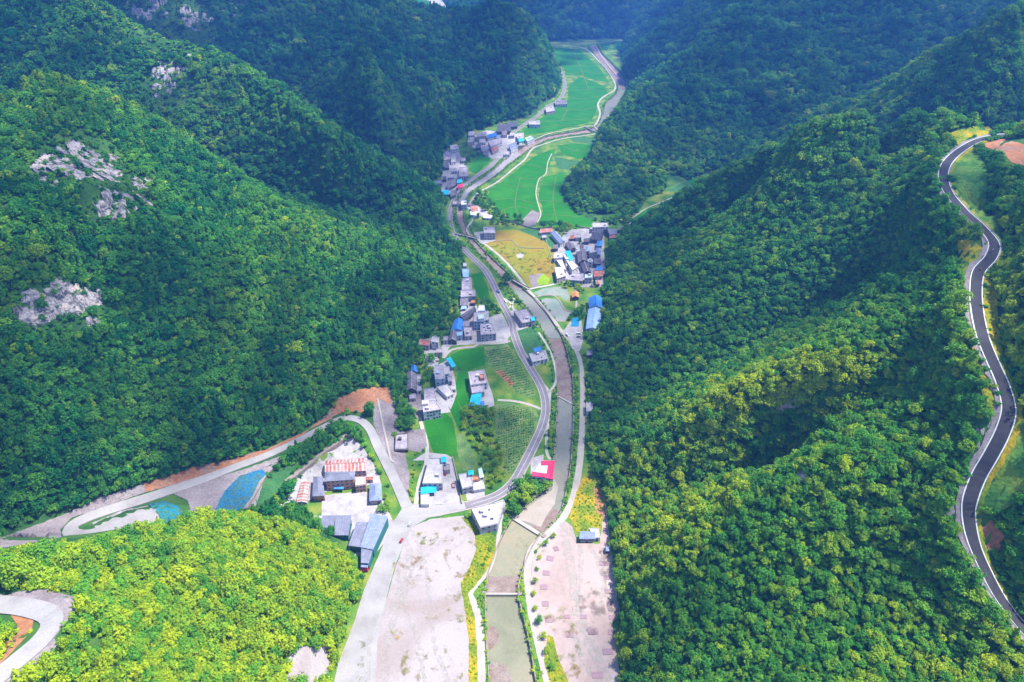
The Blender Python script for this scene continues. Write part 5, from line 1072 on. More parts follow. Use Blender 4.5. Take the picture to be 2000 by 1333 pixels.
# ------------------------------------------------------------------ camp lot: tent platforms, young trees
M['deck'] = noise_mat('deck_boards', [(.26,.17,.20), (.33,.22,.26)], .6, .8, fine=(2, .15))
DECK = [(345,290,24,22),(298,366,34,24),(268,480,32,24),(249,590,30,24),(262,720,32,26),(290,845,36,28),(430,820,28,20),(560,822,30,20),(452,958,36,32),(632,936,44,32),(716,405,40,22),(741,516,26,20),(746,622,26,22),(766,718,27,24),(781,828,28,24),(782,942,34,28),(748,1094,46,30),(668,1277,50,32)]
pb = None
for i, (cx, cy, wx, wy) in enumerate(DECK):
    wx *= 1.75; wy *= 1.6; c = P(1000+cx/4, 1000+cy/4); a = P(1000+(cx-wx/2)/4, 1000+cy/4); b_ = P(1000+(cx+wx/2)/4, 1000+cy/4); wd = (b_-a).length; dp = (P(1000+cx/4, 1000+(cy-wy/2)/4)-P(1000+cx/4, 1000+(cy+wy/2)/4)).length
    root = empty('tent_platform', c, math.radians([18,-14,-3,0,2,1,2,-2,-3,2,0,-3,2,-4,-5,-3,4,3][i]))
    where = ['smallest tilted platform nearest the riverside fork','platform on the river side with a tilted edge','third platform along the river side','fourth platform along the river side','fifth platform along the river side beside dry weeds','last platform along the river side','small platform in the middle gap','small platform in the dark patch of the lot','inner platform below the middle gap','wide platform at the foot of the dark patch','first platform under the tiny blue hut','second platform along the hill side wall','third platform along the hill side wall','fourth platform along the hill side wall','fifth platform along the hill side wall','sixth platform beside the hill side shrubs','wide platform below the hill side shrubs','lowest wide platform near the picture bottom'][i]
    tag(root, 'purple '+where, 'platform', 'tent platforms on the camping lot')
    nb = 6
    for k in range(nb):
        x = (k+.5)/nb*wd-wd/2
        if pb is None:
            pb = link_mesh('board', *(lambda V, F: (box_vf(0, 0, 0, 1, 1, 1, V, F), (V, F))[1])([], []), M['deck'], root).data; o = root.children[0] if root.children else [q for q in bpy.data.objects if q.parent == root][0]
        else: o = bpy.data.objects.new('board', pb); COL.objects.link(o); o.parent = root
        o.location = (x, 0, .38); o.scale = (wd/nb-.1, dp, .12)
    V, F = [], []; box_vf(0, 0, .14, wd-.5, dp-.5, .34, V, F); link_mesh('base', V, F, M['stone_wall'], root)
# low walls
def low_wall(px, label, h=.9, wd=.5, mat='path', name='low_wall'):
    c = [T(a, b) for a, b in px]; root = empty(name, c[0]); tag(root, label, 'wall'); ribbon('coping', [p-c[0] for p in c], wd, mat, h, skirt=h+.5, parent=root)
low_wall([(1182,985),(1188,1040),(1193,1075),(1203,1130),(1209,1180),(1211,1240)], 'pale low wall between the camping lot and the wooded hill')
low_wall([(990,433),(1010,438),(1034,446),(1050,449)], 'broken white wall along the foot of the rice field', 2.2)
low_wall([(1124,443),(1140,446),(1152,448)], 'white enclosure wall at the top of the old village', 2)
low_wall([(1050,452),(1062,455),(1068,475),(1080,516)], 'thin white wall dividing the dry meadow', .8)
low_wall([(968,472),(998,470),(1008,480),(1024,485),(1062,486)], 'thin wall curving through the top of the dry meadow', .8)
low_wall([(770,905),(764,900),(757,870),(748,830),(742,800),(738,780)], 'long pale ditch wall on the gravel slope', .8, 1.6)
low_wall([(610,1010),(580,1003),(545,998)], 'grey wall in front of the patched red huts', 2, .6)
low_wall([(884,895),(896,950),(902,985)], 'white boundary wall right of the long house yard', 1.8, .4)
# ------------------------------------------------------------------ vehicles
def car_paint(name, c): M[name] = noise_mat(name, [c, tuple(x*.9 for x in c)], 1, .35, spec=.5)
car_paint('paint_white', (.62,.62,.64)); car_paint('paint_red', (.45,.03,.03)); car_paint('paint_dark', (.05,.06,.09)); car_paint('paint_silver', (.35,.38,.42)); car_paint('paint_pink', (.45,.25,.24)); car_paint('paint_blue', (.08,.2,.4)); M['tyre'] = noise_mat('tyre', [(.02,.02,.02), (.035,.035,.035)], 2, .9)
WHEEL = None
def wheels(root, L, W, r=.34, xs=None):
    global WHEEL
    for x in (xs or (-L*.31, L*.31)):
        for y in (-W/2+.05, W/2-.05):
            if WHEEL is None:
                V = [Vector((math.cos(i*.6283)*1, s_, math.sin(i*.6283)*1)) for s_ in (-.35, .35) for i in range(10)]; F = [(i, (i+1) % 10, 10+(i+1) % 10, 10+i) for i in range(10)]+[tuple(range(9, -1, -1)), tuple(range(10, 20))]
                o = link_mesh('wheel', V, F, M['tyre'], root); WHEEL = o.data
            else: o = bpy.data.objects.new('wheel', WHEEL); COL.objects.link(o); o.parent = root
            o.location = (x, y, r); o.scale = (r, r*.8, r)
def loft(secs, W):
    """secs: (x, z0, z1, half width low, half width high)"""
    V, F = [], []
    for x, z0, z1, a, b_ in secs: V += [Vector((x, -a, z0)), Vector((x, a, z0)), Vector((x, b_, z1)), Vector((x, -b_, z1))]
    for i in range(len(secs)-1):
        for j in range(4): k = i*4; F.append((k+j, k+(j+1) % 4, k+4+(j+1) % 4, k+4+j))
    F.append((3, 2, 1, 0)); k = (len(secs)-1)*4; F.append((k, k+1, k+2, k+3)); return V, F
def vehicle(px, py, rz, kind, paint, label, cat='car', z=.2, name='parked_car', group='vehicles in the valley'):
    p = P(px, py, z) if z < 5 else P(px, py, z); root = empty(name, p, math.radians(rz)); tag(root, label, cat, group)
    if kind == 'car':
        V, F = loft([(-2.25,.4,.75,.8,.75),(-2.1,.3,.95,.88,.82),(-1.2,.28,1.0,.9,.84),(1.0,.28,.95,.9,.84),(2.0,.3,.8,.88,.8),(2.25,.4,.65,.8,.72)], 0); link_mesh('body', V, F, M[paint], root)
        V, F = loft([(-1.9,.93,.98,.8,.78),(-1.3,.95,1.42,.8,.62),(.2,.95,1.46,.8,.62),(1.0,.92,.97,.8,.78)], 0); link_mesh('glasshouse', V, F, M['glass'], root)
        V, F = [], []; box_vf(-.55, 0, 1.47, 1.5, 1.15, .06, V, F); link_mesh('roof', V, F, M[paint], root); wheels(root, 4.5, 1.75)
    elif kind == 'van':
        V, F = loft([(-2.4,.35,1.9,.85,.78),(-2.3,.3,2.0,.9,.8),(1.3,.3,2.0,.9,.8),(1.9,.3,1.2,.9,.85),(2.5,.35,.85,.85,.8)], 0); link_mesh('body', V, F, M[paint], root)
        V, F = loft([(1.33,1.25,1.9,.75,.7),(1.40,1.22,1.9,.76,.7),(1.98,1.2,1.24,.8,.8)], 0); link_mesh('windscreen', V, F, M['glass'], root)
        for s_ in (-1, 1): V, F = [], []; box_vf(-.4, s_*.87, 1.5, 3.2, .06, .45, V, F); link_mesh('side_window', V, F, M['glass'], root)
        wheels(root, 4.8, 1.8)
    elif kind == 'truck':
        V, F = loft([(1.2,.5,2.1,.95,.9),(1.3,.45,2.2,1,.92),(2.3,.45,2.1,1,.92),(2.8,.45,1.2,1,.95)], 0); link_mesh('cab', V, F, M[paint], root)
        V, F = [], []; box_vf(-.9, 0, .8, 4.0, 2.0, .2, V, F); link_mesh('bed', V, F, M[paint], root)
        for x, y, sx, sy in ((-.9, -1, 4.0, .08), (-.9, 1, 4.0, .08), (-2.9, 0, .08, 2.0), (1.08, 0, .08, 2.0)): V, F = [], []; box_vf(x, y, 1.25, sx, sy, .7, V, F); link_mesh('side_board', V, F, M[paint], root)
        V, F = [], []; box_vf(2.45, 0, 1.65, .5, 1.75, .6, V, F); link_mesh('windscreen', V, F, M['glass'], root); wheels(root, 5.6, 2.0, .42, (-1.9, 2.0))
    else:
        V, F = loft([(-.9,.45,.75,.1,.12),(-.2,.35,.85,.15,.16),(.4,.35,.9,.14,.14),(.8,.7,1.05,.06,.08)], 0); link_mesh('frame', V, F, M[paint], root)
        for x in (-.65, .7):
            V = [Vector((x+math.cos(i*.6283)*.3, s_, .3+math.sin(i*.6283)*.3)) for s_ in (-.06, .06) for i in range(10)]; F = [(i, (i+1) % 10, 10+(i+1) % 10, 10+i) for i in range(10)]+[tuple(range(9, -1, -1)), tuple(range(10, 20))]; link_mesh('wheel', V, F, M['tyre'], root)
        V, F = [], []; box_vf(.62, 0, 1.08, .08, .7, .06, V, F); link_mesh('handlebar', V, F, M['tyre'], root)
    return root
vehicle(800, 1025, 80, 'car', 'paint_white', 'white car driving past the big grey sheds', z=.35)
vehicle(784, 1057, 72, 'car', 'paint_red', 'red car on the wide bleached road', z=.35)
vehicle(870, 926, 88, 'car', 'paint_red', 'small red car in the white yard', z=.25)
vehicle(886, 949, 97, 'truck', 'paint_pink', 'dull pink flatbed truck in the white yard', 'truck', z=.25, name='truck')
vehicle(1108, 656, -60, 'van', 'paint_white', 'white van beside the riverside path', 'van', z=.3, name='van')
vehicle(1130, 653, 5, 'van', 'paint_white', 'white van parked across the car park', 'van', z=.3, name='van')
vehicle(1130, 659, 8, 'car', 'paint_dark', 'dark car in front of the crosswise white van', z=.3)
vehicle(973, 571, -58, 'truck', 'paint_blue', 'blue truck on the shoulder of the valley road', 'truck', z=.3, name='truck')
vehicle(988, 590, -60, 'car', 'paint_silver', 'silver car driving on the valley road bend', z=.3)
vehicle(1040, 727, -58, 'car', 'paint_white', 'white car driving between the corn terraces and the footpath', z=.3)if 0 else None
def on_road(px, py, zr): return zr+.12
def rider(px, py, z, rz, shirt, label):
    """a person on a motorcycle: the machine and the rider are things of their own"""
    m_ = vehicle(px, py, rz, 'bike', 'paint_dark', 'dark motorcycle under the '+label, 'motorcycle', z=z, name='motorcycle', group='motorcycles on the hillside road')
    M['shirt'+shirt] = M.get('shirt'+shirt) or noise_mat('shirt_'+shirt, [{'white': (.6,.6,.6), 'orange': (.6,.25,.12)}[shirt]]*2, 1, .9)
    M['skin'] = M.get('skin') or noise_mat('skin', [(.4,.24,.16), (.45,.27,.19)], 2, .7); M['trousers'] = M.get('trousers') or noise_mat('trousers', [(.04,.05,.08), (.06,.07,.1)], 2, .9)
    me = bpy.data.meshes.new('person'); J = [(-.15,0,.85),(-.12,0,1.1),(-.02,0,1.38),(.02,0,1.55),(.05,0,1.72),(.1,-.17,.8),(.1,-.2,.42),(.1,.17,.8),(.1,.2,.42),(.05,-.2,1.35),(.3,-.28,1.15),(.58,-.28,1.1),(.05,.2,1.35),(.3,.28,1.15),(.58,.28,1.1)]
    E_ = [(0,1),(1,2),(2,3),(3,4),(0,5),(5,6),(0,7),(7,8),(2,9),(9,10),(10,11),(2,12),(12,13),(13,14)]; rad = [.16,.17,.18,.07,.12,.1,.06,.1,.06,.08,.05,.04,.08,.05,.04]
    me.from_pydata(J, E_, []); o = bpy.data.objects.new('person', me); COL.objects.link(o); md = o.modifiers.new('skin', 'SKIN'); md.use_smooth_shade = True
    for v, r_ in zip(me.skin_vertices[0].data, rad): v.radius = (r_, r_)
    me.skin_vertices[0].data[0].use_root = True
    o.location = m_.location; o.rotation_euler = m_.rotation_euler; me.materials.append(M['shirt'+shirt]); tag(o, label, 'person', 'motorcycle riders')
rider(1938, 491, 209.2, -95, 'white', 'rider in a white shirt on the bend of the hillside road')
rider(1914, 528, 203.2, -120, 'orange', 'rider in an orange shirt below the bend of the hillside road')
# ------------------------------------------------------------------ poles
M['pole'] = noise_mat('concrete_pole', [(.4,.4,.4), (.5,.5,.5)], 1, .8)
def pole(px, py, h, label):
    root = empty('utility_pole', P(px, py)); tag(root, label, 'pole', 'utility poles of the valley'); V = [Vector((math.cos(i*1.0472)*r_, math.sin(i*1.0472)*r_, z)) for z, r_ in ((-.5, .2), (h, .12)) for i in range(6)]
    F = [(i, (i+1) % 6, 6+(i+1) % 6, 6+i) for i in range(6)]+[tuple(range(6, 12))]; link_mesh('shaft', V, F, M['pole'], root); V, F = [], []; box_vf(0, 0, h-.6, 1.8, .12, .14, V, F); link_mesh('crossarm', V, F, M['pole'], root)
for a in [(1039,444,11,'pole at the top of the dry meadow'),(1043,441,10,'thinner pole beside the brown field wedge'),(1146,456,11,'pole in the upper old village'),(993,668,10,'pole at the hamlet lane mouth'),(902,490,10,'pole in the trees by the upper road'),(926,437,9,'pole above the meadow farmhouse'),(1012,668,9,'pole between road and river'),(990,612,9,'pole above the riverside house'),(1147,615,8,'pole beside the long park hall'),(946,592,9,'pole behind the tower house')]: pole(*a)
# ------------------------------------------------------------------ trees
def foliage_mat(name, c0, c1, c2, bark=False):
    m = bpy.data.materials.new(name); m.use_nodes = True; t = m.node_tree; n, l = t.nodes, t.links; n.clear()
    out = n.new('ShaderNodeOutputMaterial'); d = n.new('ShaderNodeBsdfDiffuse'); tr = n.new('ShaderNodeBsdfTranslucent'); mx = n.new('ShaderNodeMixShader'); mx.inputs[0].default_value = .35
    at = n.new('ShaderNodeAttribute'); at.attribute_type = 'INSTANCER'; at.attribute_name = 'tint'
    oi = n.new('ShaderNodeObjectInfo'); tc = n.new('ShaderNodeTexCoord'); nz = n.new('ShaderNodeTexNoise'); nz.inputs['Scale'].default_value = .7; nz.inputs['Detail'].default_value = 3
    l.new(tc.outputs['Object'], nz.inputs['Vector'])
    a1 = n.new('ShaderNodeMath'); a1.operation = 'MULTIPLY_ADD'; a1.inputs[1].default_value = .56; a1.inputs[2].default_value = -.28; l.new(oi.outputs['Random'], a1.inputs[0])
    a2 = n.new('ShaderNodeMath'); a2.operation = 'MULTIPLY_ADD'; a2.inputs[1].default_value = .5; a2.inputs[2].default_value = -.25; l.new(nz.outputs['Fac'], a2.inputs[0])
    s1 = n.new('ShaderNodeMath'); l.new(at.outputs['Fac'], s1.inputs[0]); l.new(a1.outputs[0], s1.inputs[1])
    s2 = n.new('ShaderNodeMath'); l.new(s1.outputs[0], s2.inputs[0]); l.new(a2.outputs[0], s2.inputs[1])
    r = n.new('ShaderNodeValToRGB'); e = r.color_ramp.elements; e[0].position = 0; e[0].color = (*c0, 1); e[1].position = 1; e[1].color = (*c2, 1); x = e.new(.5); x.color = (*c1, 1)
    l.new(s2.outputs[0], r.inputs['Fac'])
    l.new(r.outputs[0], d.inputs[0]); l.new(r.outputs[0], tr.inputs[0]); l.new(d.outputs[0], mx.inputs[1]); l.new(tr.outputs[0], mx.inputs[2]); l.new(mx.outputs[0], out.inputs[0]); return m
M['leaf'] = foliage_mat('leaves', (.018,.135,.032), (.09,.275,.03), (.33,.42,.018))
M['bark'] = noise_mat('bark', [(.06,.045,.035), (.13,.10,.08)], 1.5, .95)
def crown_mesh(name, kind, seed, h=8.0, r=3.4, n_clump=15, leaves=20, lf=.75):
    rg = np.random.RandomState(seed); V, F = [], []
    cl = []
    if kind == 'round':
        for i in range(n_clump):
            a = rg.rand()*6.283; u = rg.rand()*1.15-.15; rr = math.sqrt(max(0, 1-u*u))*(.45+.65*rg.rand())
            cl.append((Vector((math.cos(a)*rr*r, math.sin(a)*rr*r, h*.55+u*h*(.26+.18*rg.rand()))), r*(.16+.24*rg.rand())))
        cl.append((Vector((0, 0, h*.85)), r*.42)); core = (h*.52, r*.62, h*.28)
    elif kind == 'cone':
        for i in range(n_clump):
            f = (i+.5)/n_clump; rr = r*(1-f)**.8; a = i*2.4+rg.rand(); cl.append((Vector((math.cos(a)*rr*.62, math.sin(a)*rr*.62, h*(.18+.8*f))), max(.35, rr*.52)))
        core = (h*.5, r*.42, h*.38)
    else:
        for i in range(n_clump):
            a = rg.rand()*6.283; rr = r*math.sqrt(rg.rand())*.8; cl.append((Vector((math.cos(a)*rr, math.sin(a)*rr, h*(.3+.3*rg.rand()))), r*.38))
        core = (h*.3, r*.6, h*.3)
    for c, cr in cl:
        for j in range(leaves):
            d = Vector(rg.randn(3)); d.z = abs(d.z)*.9-.25; d.normalize(); p = c+d*cr*(.75+.35*rg.rand())
            nrm = (d*1.3+Vector(rg.randn(3))*.55+Vector((0, 0, .4))).normalized(); t1 = nrm.orthogonal().normalized(); t1 = (Matrix.Rotation(rg.rand()*6.28, 3, nrm) @ t1); t2 = nrm.cross(t1)
            s = lf*(.6+.8*rg.rand()); k = len(V)
            V += [p+t1*s, p+t2*s*.62, p-t1*s*.8+nrm*s*.1, p-t2*s*.62]; F.append((k, k+1, k+2, k+3))
    # dark inner mass so that the sky does not show straight through
    bm = bmesh.new(); bmesh.ops.create_icosphere(bm, subdivisions=1, radius=1)
    k = len(V)
    for v in bm.verts: q = v.co*(1+.2*rg.randn()*.5); V.append(Vector((q.x*core[1], q.y*core[1], core[0]+q.z*core[2])))
    for f in bm.faces: F.append(tuple(k+v.index for v in f.verts))
    bm.free()
    me = bpy.data.meshes.new(name); me.from_pydata([tuple(v) for v in V], [], F); me.materials.append(M['leaf']); me.update(); return me
def trunk_mesh(h, r, seed):
    rg = np.random.RandomState(seed); V, F = [], []
    def limb(a, b, r0, r1, n=6):
        d = (b-a).normalized(); t1 = d.orthogonal().normalized(); t2 = d.cross(t1); k = len(V)
        for p, rr in ((a, r0), (b, r1)):
            for i in range(n): an = i/n*6.283; V.append(p+(t1*math.cos(an)+t2*math.sin(an))*rr)
        for i in range(n): F.append((k+i, k+(i+1) % n, k+n+(i+1) % n, k+n+i))
    top = Vector((rg.randn()*.2, rg.randn()*.2, h*.62)); limb(Vector((0, 0, -1.5)), top, .26, .12)
    for i in range(4):
        a = i*1.6+rg.rand(); z = h*(.3+.07*i); limb(Vector((0, 0, z)), Vector((math.cos(a)*r*.6, math.sin(a)*r*.6, z+h*.2)), .11, .04, 5)
    me = bpy.data.meshes.new('trunk'); me.from_pydata([tuple(v) for v in V], [], F); me.materials.append(M['bark']); me.update(); return me
KINDS = []
BSPEC = [(8, 3.8, 22, 24, .48), (9.8, 4.6, 32, 22, .5), (7, 4.6, 28, 20, .44), (11, 3.3, 26, 22, .48), (8.4, 4.1, 14, 34, .52)]
for i in range(5): KINDS.append(('broadleaf_tree', crown_mesh('crown', 'round', 10+i, *BSPEC[i]), trunk_mesh(BSPEC[i][0], 3.5, i)))
for i in range(3): KINDS.append(('conifer_tree', crown_mesh('crown', 'cone', 30+i, 10.5, 2.9, 18, 18, .62), trunk_mesh(10, 2, 10+i)))
for i in range(2): KINDS.append(('shrub', crown_mesh('crown', 'bush', 50+i, 3.6, 2.6, 9, 18, .5), trunk_mesh(2.5, 1.5, 20+i)))
CAND = []      # x, y, kind, scale, tint, region
def kept_clear(x, y, extra=0.0):
    bad = np.zeros(x.shape, bool)
    for e in NOTREE:
        if e[0] == 'poly': bad |= in_poly(x, y, [(p.x, p.y) for p in e[1] if p is not None])
        else:
            L = np.array([(p.x, p.y) for p in e[1]]); w = e[2]+extra
            sel = (x > L[:, 0].min()-w) & (x < L[:, 0].max()+w) & (y > L[:, 1].min()-w) & (y < L[:, 1].max()+w) & ~bad
            ii = np.nonzero(sel)[0]
            for s in range(0, len(ii), 4000):
                j = ii[s:s+4000]; d2 = ((x[j, None]-L[None, :, 0])**2+(y[j, None]-L[None, :, 1])**2).min(1); bad[j[d2 < w*w]] = True
    return bad
def smooth(a, lo, hi): t_ = np.clip((a-lo)/(hi-lo), 0, 1); return t_*t_*(3-2*t_)
def scatter_hills():
    pts = []
    for (y0, y1, sp) in ((90, 420, 3.6), (420, 800, 4.3), (800, 1300, 5.4), (1300, 2200, 7.4), (2200, 4200, 12.0)):
        ys = np.arange(y0, y1, sp*.9)
        for r_, yy in enumerate(ys):
            xmax = yy*1.15+140; xs = np.arange(-min(xmax, 1450), min(xmax, 2050), sp)+(sp/2 if r_ % 2 else 0)
            pts.append(np.stack([xs+rng.uniform(-.42, .42, len(xs))*sp, np.full(len(xs), yy)+rng.uniform(-.42, .42, len(xs))*sp, np.full(len(xs), sp)], -1))
    A = np.concatenate(pts); x, y, sp = A.T; z = hgt(x, y)
    px, py, d = proj(x, y, z+4)
    ok = (px > -110) & (px < 2110) & (py > -90) & (py < 1480) & (d > 60) & (z > .6)
    x, y, sp, z = x[ok], y[ok], sp[ok], z[ok]
    e = 5.0; sl_ = np.hypot(hgt(x+e, y)-hgt(x-e, y), hgt(x, y+e)-hgt(x, y-e))/(2*e)
    for lo in (.7, 1.2, 1.8):
        m_ = rng.rand(len(sl_)) < np.clip((sl_-lo)*1.8, 0, 1); x = np.concatenate([x, x[:len(sl_)][m_]+rng.uniform(-.5, .5, m_.sum())*sp[:len(sl_)][m_]]); y = np.concatenate([y, y[:len(sl_)][m_]+rng.uniform(-.5, .5, m_.sum())*sp[:len(sl_)][m_]]); sp = np.concatenate([sp, sp[:len(sl_)][m_]*.9])
    z = hgt(x, y)
    ok = ~kept_clear(x, y); x, y, sp, z = x[ok], y[ok], sp[ok], z[ok]
    # hidden from the camera and from anywhere near it: skip
    vis = np.zeros(len(x), bool)
    for cx_ in (-60.0, 0.0, 60.0):
        blocked = np.zeros(len(x), bool)
        for f in np.linspace(.06, .97, 46):
            qx, qy, qz = cx_+(x-cx_)*f, y*f, CAM_H+30+(z+9-CAM_H-30)*f
            blocked |= (hgt(qx, qy) > qz+2)
        vis |= ~blocked
    return x[vis], y[vis], z[vis], sp[vis]
X, Y, Z, SPC = scatter_hills()
PX, PY, D = proj(X, Y, Z+4)
n1 = vnoise((600, 600), 6, 11)+.6*vnoise((600, 600), 2.5, 12)
def nz_at(x, y, s=14.0): return n1[(np.abs(y/s).astype(int)) % 600, (np.abs((x+2000)/s).astype(int)) % 600]
NZ = nz_at(X, Y); NZ2 = nz_at(X+731, Y+977, 9.0)
SIL = ([-200,0,60,130,180,240,330,400,480,560,620,690,705,720], [1085,1078,1068,1062,1058,1036,1012,1003,1005,1020,1045,1090,1135,1400])
def sil(px): return np.interp(px, SIL[0], SIL[1])
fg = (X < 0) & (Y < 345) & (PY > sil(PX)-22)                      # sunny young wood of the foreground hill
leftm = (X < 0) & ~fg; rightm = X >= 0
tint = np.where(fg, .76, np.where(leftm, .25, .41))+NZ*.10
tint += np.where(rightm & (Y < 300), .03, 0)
tint += .24*(in_poly(PX, PY, [(1190,880),(1320,850),(1470,880),(1450,980),(1400,1060),(1280,1150),(1210,1160)]) | in_poly(PX, PY, [(1860,440),(2050,400),(2050,860),(1960,800),(1890,640)]) | in_poly(PX, PY, [(1330,820),(1480,720),(1660,660),(1760,690),(1640,760),(1480,800),(1400,900)]) | in_poly(PX, PY, [(1750,1150),(2050,1200),(2050,1400),(1600,1400)]))  # sunlit patches of the right wood, their brightness put into leaf tint
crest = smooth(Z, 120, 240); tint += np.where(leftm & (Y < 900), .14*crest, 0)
tint += np.where((PX > 1330) & (PX < 1700) & (PY > 690) & (PY < 800) & (Y < 420), .25, 0)     # yellow sunlight on the ridge put into the leaf tint
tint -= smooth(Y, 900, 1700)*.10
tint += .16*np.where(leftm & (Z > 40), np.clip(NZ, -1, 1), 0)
tint += np.where(rng.rand(len(X)) < .035, .35, 0)
con = np.where(leftm, .42, .06)*(NZ2 > -.35); iscon = rng.rand(len(X)) < con
kind = np.where(iscon, rng.randint(5, 8, len(X)), rng.randint(0, 5, len(X)))
kind = np.where((rng.rand(len(X)) < .16), rng.randint(8, 10, len(X)), kind)
scl = np.where(SPC < 4, 4.1/5.6, SPC/5.5)*np.clip(np.exp(rng.normal(-.08, .30, len(X))), .45, 1.75)
scl *= np.where(kind >= 8, 1.5, 1.0)
scl *= 1+.18*NZ2
# the foreground wood is low along its back edge, so the road loop behind it stays in view
m_ = fg & (proj(X, Y, Z+7.5*scl)[1] < sil(PX)); scl = np.where(m_, scl*.55, scl); m_ = fg & (proj(X, Y, Z+7.0*scl)[1] < sil(PX)-4); scl = np.where(m_, 0, scl)
scl *= np.where(rightm & (Y < 560), .80, 1.0)
# sparse over bare rock
for (cx, cy, rx, ry, keep) in ROCK_ZONES:
    m_ = ((PX-cx)/rx)**2+((PY-cy)/ry)**2 < 1
    kill = m_ & (rng.rand(len(X)) > keep+.68); scl = np.where(kill, 0, scl)
    scl = np.where(m_ & ~kill, scl*rng.uniform(.35, .75, len(X)), scl); kind = np.where(m_, rng.choice([8, 9, 9, 0], len(X)), kind); tint = np.where(m_, tint+.1, tint)
g = scl > 0; X, Y, Z, PX, PY, D, tint, kind, scl, fg, leftm = [a[g] for a in (X, Y, Z, PX, PY, D, tint, kind, scl, fg, leftm)]
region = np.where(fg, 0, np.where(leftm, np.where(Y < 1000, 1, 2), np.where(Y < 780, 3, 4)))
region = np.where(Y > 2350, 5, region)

def scatter_instances(name, x, y, z, kd, sc, tn, label):
    me = bpy.data.meshes.new(name); n = len(x); me.vertices.add(n); me.vertices.foreach_set('co', np.stack([x, y, z], -1).ravel())
    for nm, ty, val in (('kd', 'INT', kd.astype(np.int32)), ('sc', 'FLOAT', sc.astype(np.float32)), ('tint', 'FLOAT', tn.astype(np.float32)), ('rz', 'FLOAT', rng.uniform(0, 6.28, n).astype(np.float32)), ('tx', 'FLOAT', rng.normal(0, .10, n).astype(np.float32)), ('ty', 'FLOAT', rng.normal(0, .10, n).astype(np.float32)), ('ax', 'FLOAT', (sc*rng.uniform(.75, 1.35, n)).astype(np.float32)), ('ay', 'FLOAT', (sc*rng.uniform(.75, 1.35, n)).astype(np.float32)), ('az', 'FLOAT', (sc*rng.uniform(.75, 1.3, n)).astype(np.float32))):
        a = me.attributes.new(nm, ty, 'POINT'); a.data.foreach_set('value', val)
    me.update(); o = bpy.data.objects.new(name, me); COL.objects.link(o); tag(o, label, None, kind='stuff')
    md = o.modifiers.new('trees', 'NODES'); md.node_group = GN; return o
PROTO = bpy.data.collections.new('tree_kinds')
for i, (nm, cm_, tm) in enumerate(KINDS):
    bm = bmesh.new(); bm.from_mesh(cm_)
    me = bpy.data.meshes.new('tree'); nv = len(bm.verts); bm.from_mesh(tm); bm.to_mesh(me); bm.free()
    me.materials.append(M['leaf']); me.materials.append(M['bark'])
    nf = len(cm_.polygons); me.polygons.foreach_set('material_index', [0 if k < nf else 1 for k in range(len(me.polygons))])
    PROTO.objects.link(bpy.data.objects.new(f'proto_{i:02d}', me))
GN = bpy.data.node_groups.new('forest', 'GeometryNodeTree')
GN.interface.new_socket('Geometry', in_out='INPUT', socket_type='NodeSocketGeometry'); GN.interface.new_socket('Geometry', in_out='OUTPUT', socket_type='NodeSocketGeometry')
gn, gl = GN.nodes, GN.links
gi = gn.new('NodeGroupInput'); go = gn.new('NodeGroupOutput'); ip = gn.new('GeometryNodeInstanceOnPoints'); ci = gn.new('GeometryNodeCollectionInfo')
ci.inputs['Collection'].default_value = PROTO; ci.inputs['Separate Children'].default_value = True; ci.inputs['Reset Children'].default_value = True
def na(nm, ty):
    x = gn.new('GeometryNodeInputNamedAttribute'); x.data_type = ty; x.inputs['Name'].default_value = nm; return x.outputs[0]
gl.new(gi.outputs[0], ip.inputs['Points']); gl.new(ci.outputs[0], ip.inputs['Instance']); ip.inputs['Pick Instance'].default_value = True
gl.new(na('kd', 'INT'), ip.inputs['Instance Index']); cs3 = gn.new('ShaderNodeCombineXYZ'); [gl.new(na(q_, 'FLOAT'), cs3.inputs[k_]) for k_, q_ in enumerate(('ax', 'ay', 'az'))]; gl.new(cs3.outputs[0], ip.inputs['Scale'])
cx3 = gn.new('ShaderNodeCombineXYZ'); gl.new(na('rz', 'FLOAT'), cx3.inputs[2]); gl.new(na('tx', 'FLOAT'), cx3.inputs[0]); gl.new(na('ty', 'FLOAT'), cx3.inputs[1]); gl.new(cx3.outputs[0], ip.inputs['Rotation'])
gl.new(ip.outputs[0], go.inputs[0])
def tree(kd, x, y, z, sc, tn, label, group, rz=None):
    nm, cme, tme = KINDS[kd]; root = empty(nm, (x, y, z), random.uniform(0, 6.28) if rz is None else rz); root.scale = (sc*random.uniform(.8, 1.25), sc*random.uniform(.8, 1.25), sc*random.uniform(.82, 1.2))
    tag(root, label, 'shrub' if nm == 'shrub' else 'tree', group)
    c = bpy.data.objects.new('crown', cme); COL.objects.link(c); c.parent = root; c['tint'] = float(tn)
    t_ = bpy.data.objects.new('trunk', tme); COL.objects.link(t_); t_.parent = root
    return root
# low growth between the trunks where the camera is close
ux, uy = np.meshgrid(np.arange(-420, 420, 3.4), np.arange(90, 430, 3.4)); u2, v2 = np.meshgrid(np.arange(-900, 620, 5.2), np.arange(430, 1150, 5.2)); ux = np.concatenate([ux.ravel(), u2.ravel()]); uy = np.concatenate([uy.ravel(), v2.ravel()])
ux = ux+rng.uniform(-1.8, 1.8, ux.size); uy = uy+rng.uniform(-1.8, 1.8, uy.size); uz = hgt(ux, uy)
blk = np.zeros(len(ux), bool)
for f in np.linspace(.06, .97, 40): blk |= hgt(ux*f, uy*f) > CAM_H+30+(uz+5-CAM_H-30)*f+3
upx, upy, ud = proj(ux, uy, uz); ok = ~blk & ((ux > 0) | (uy > 345) | (proj(ux, uy, uz+3)[1] > sil(upx)-6)) & (upx > -80) & (upx < 2080) & (upy < 1440) & (uz > .6) & ~kept_clear(ux, uy, -3); 
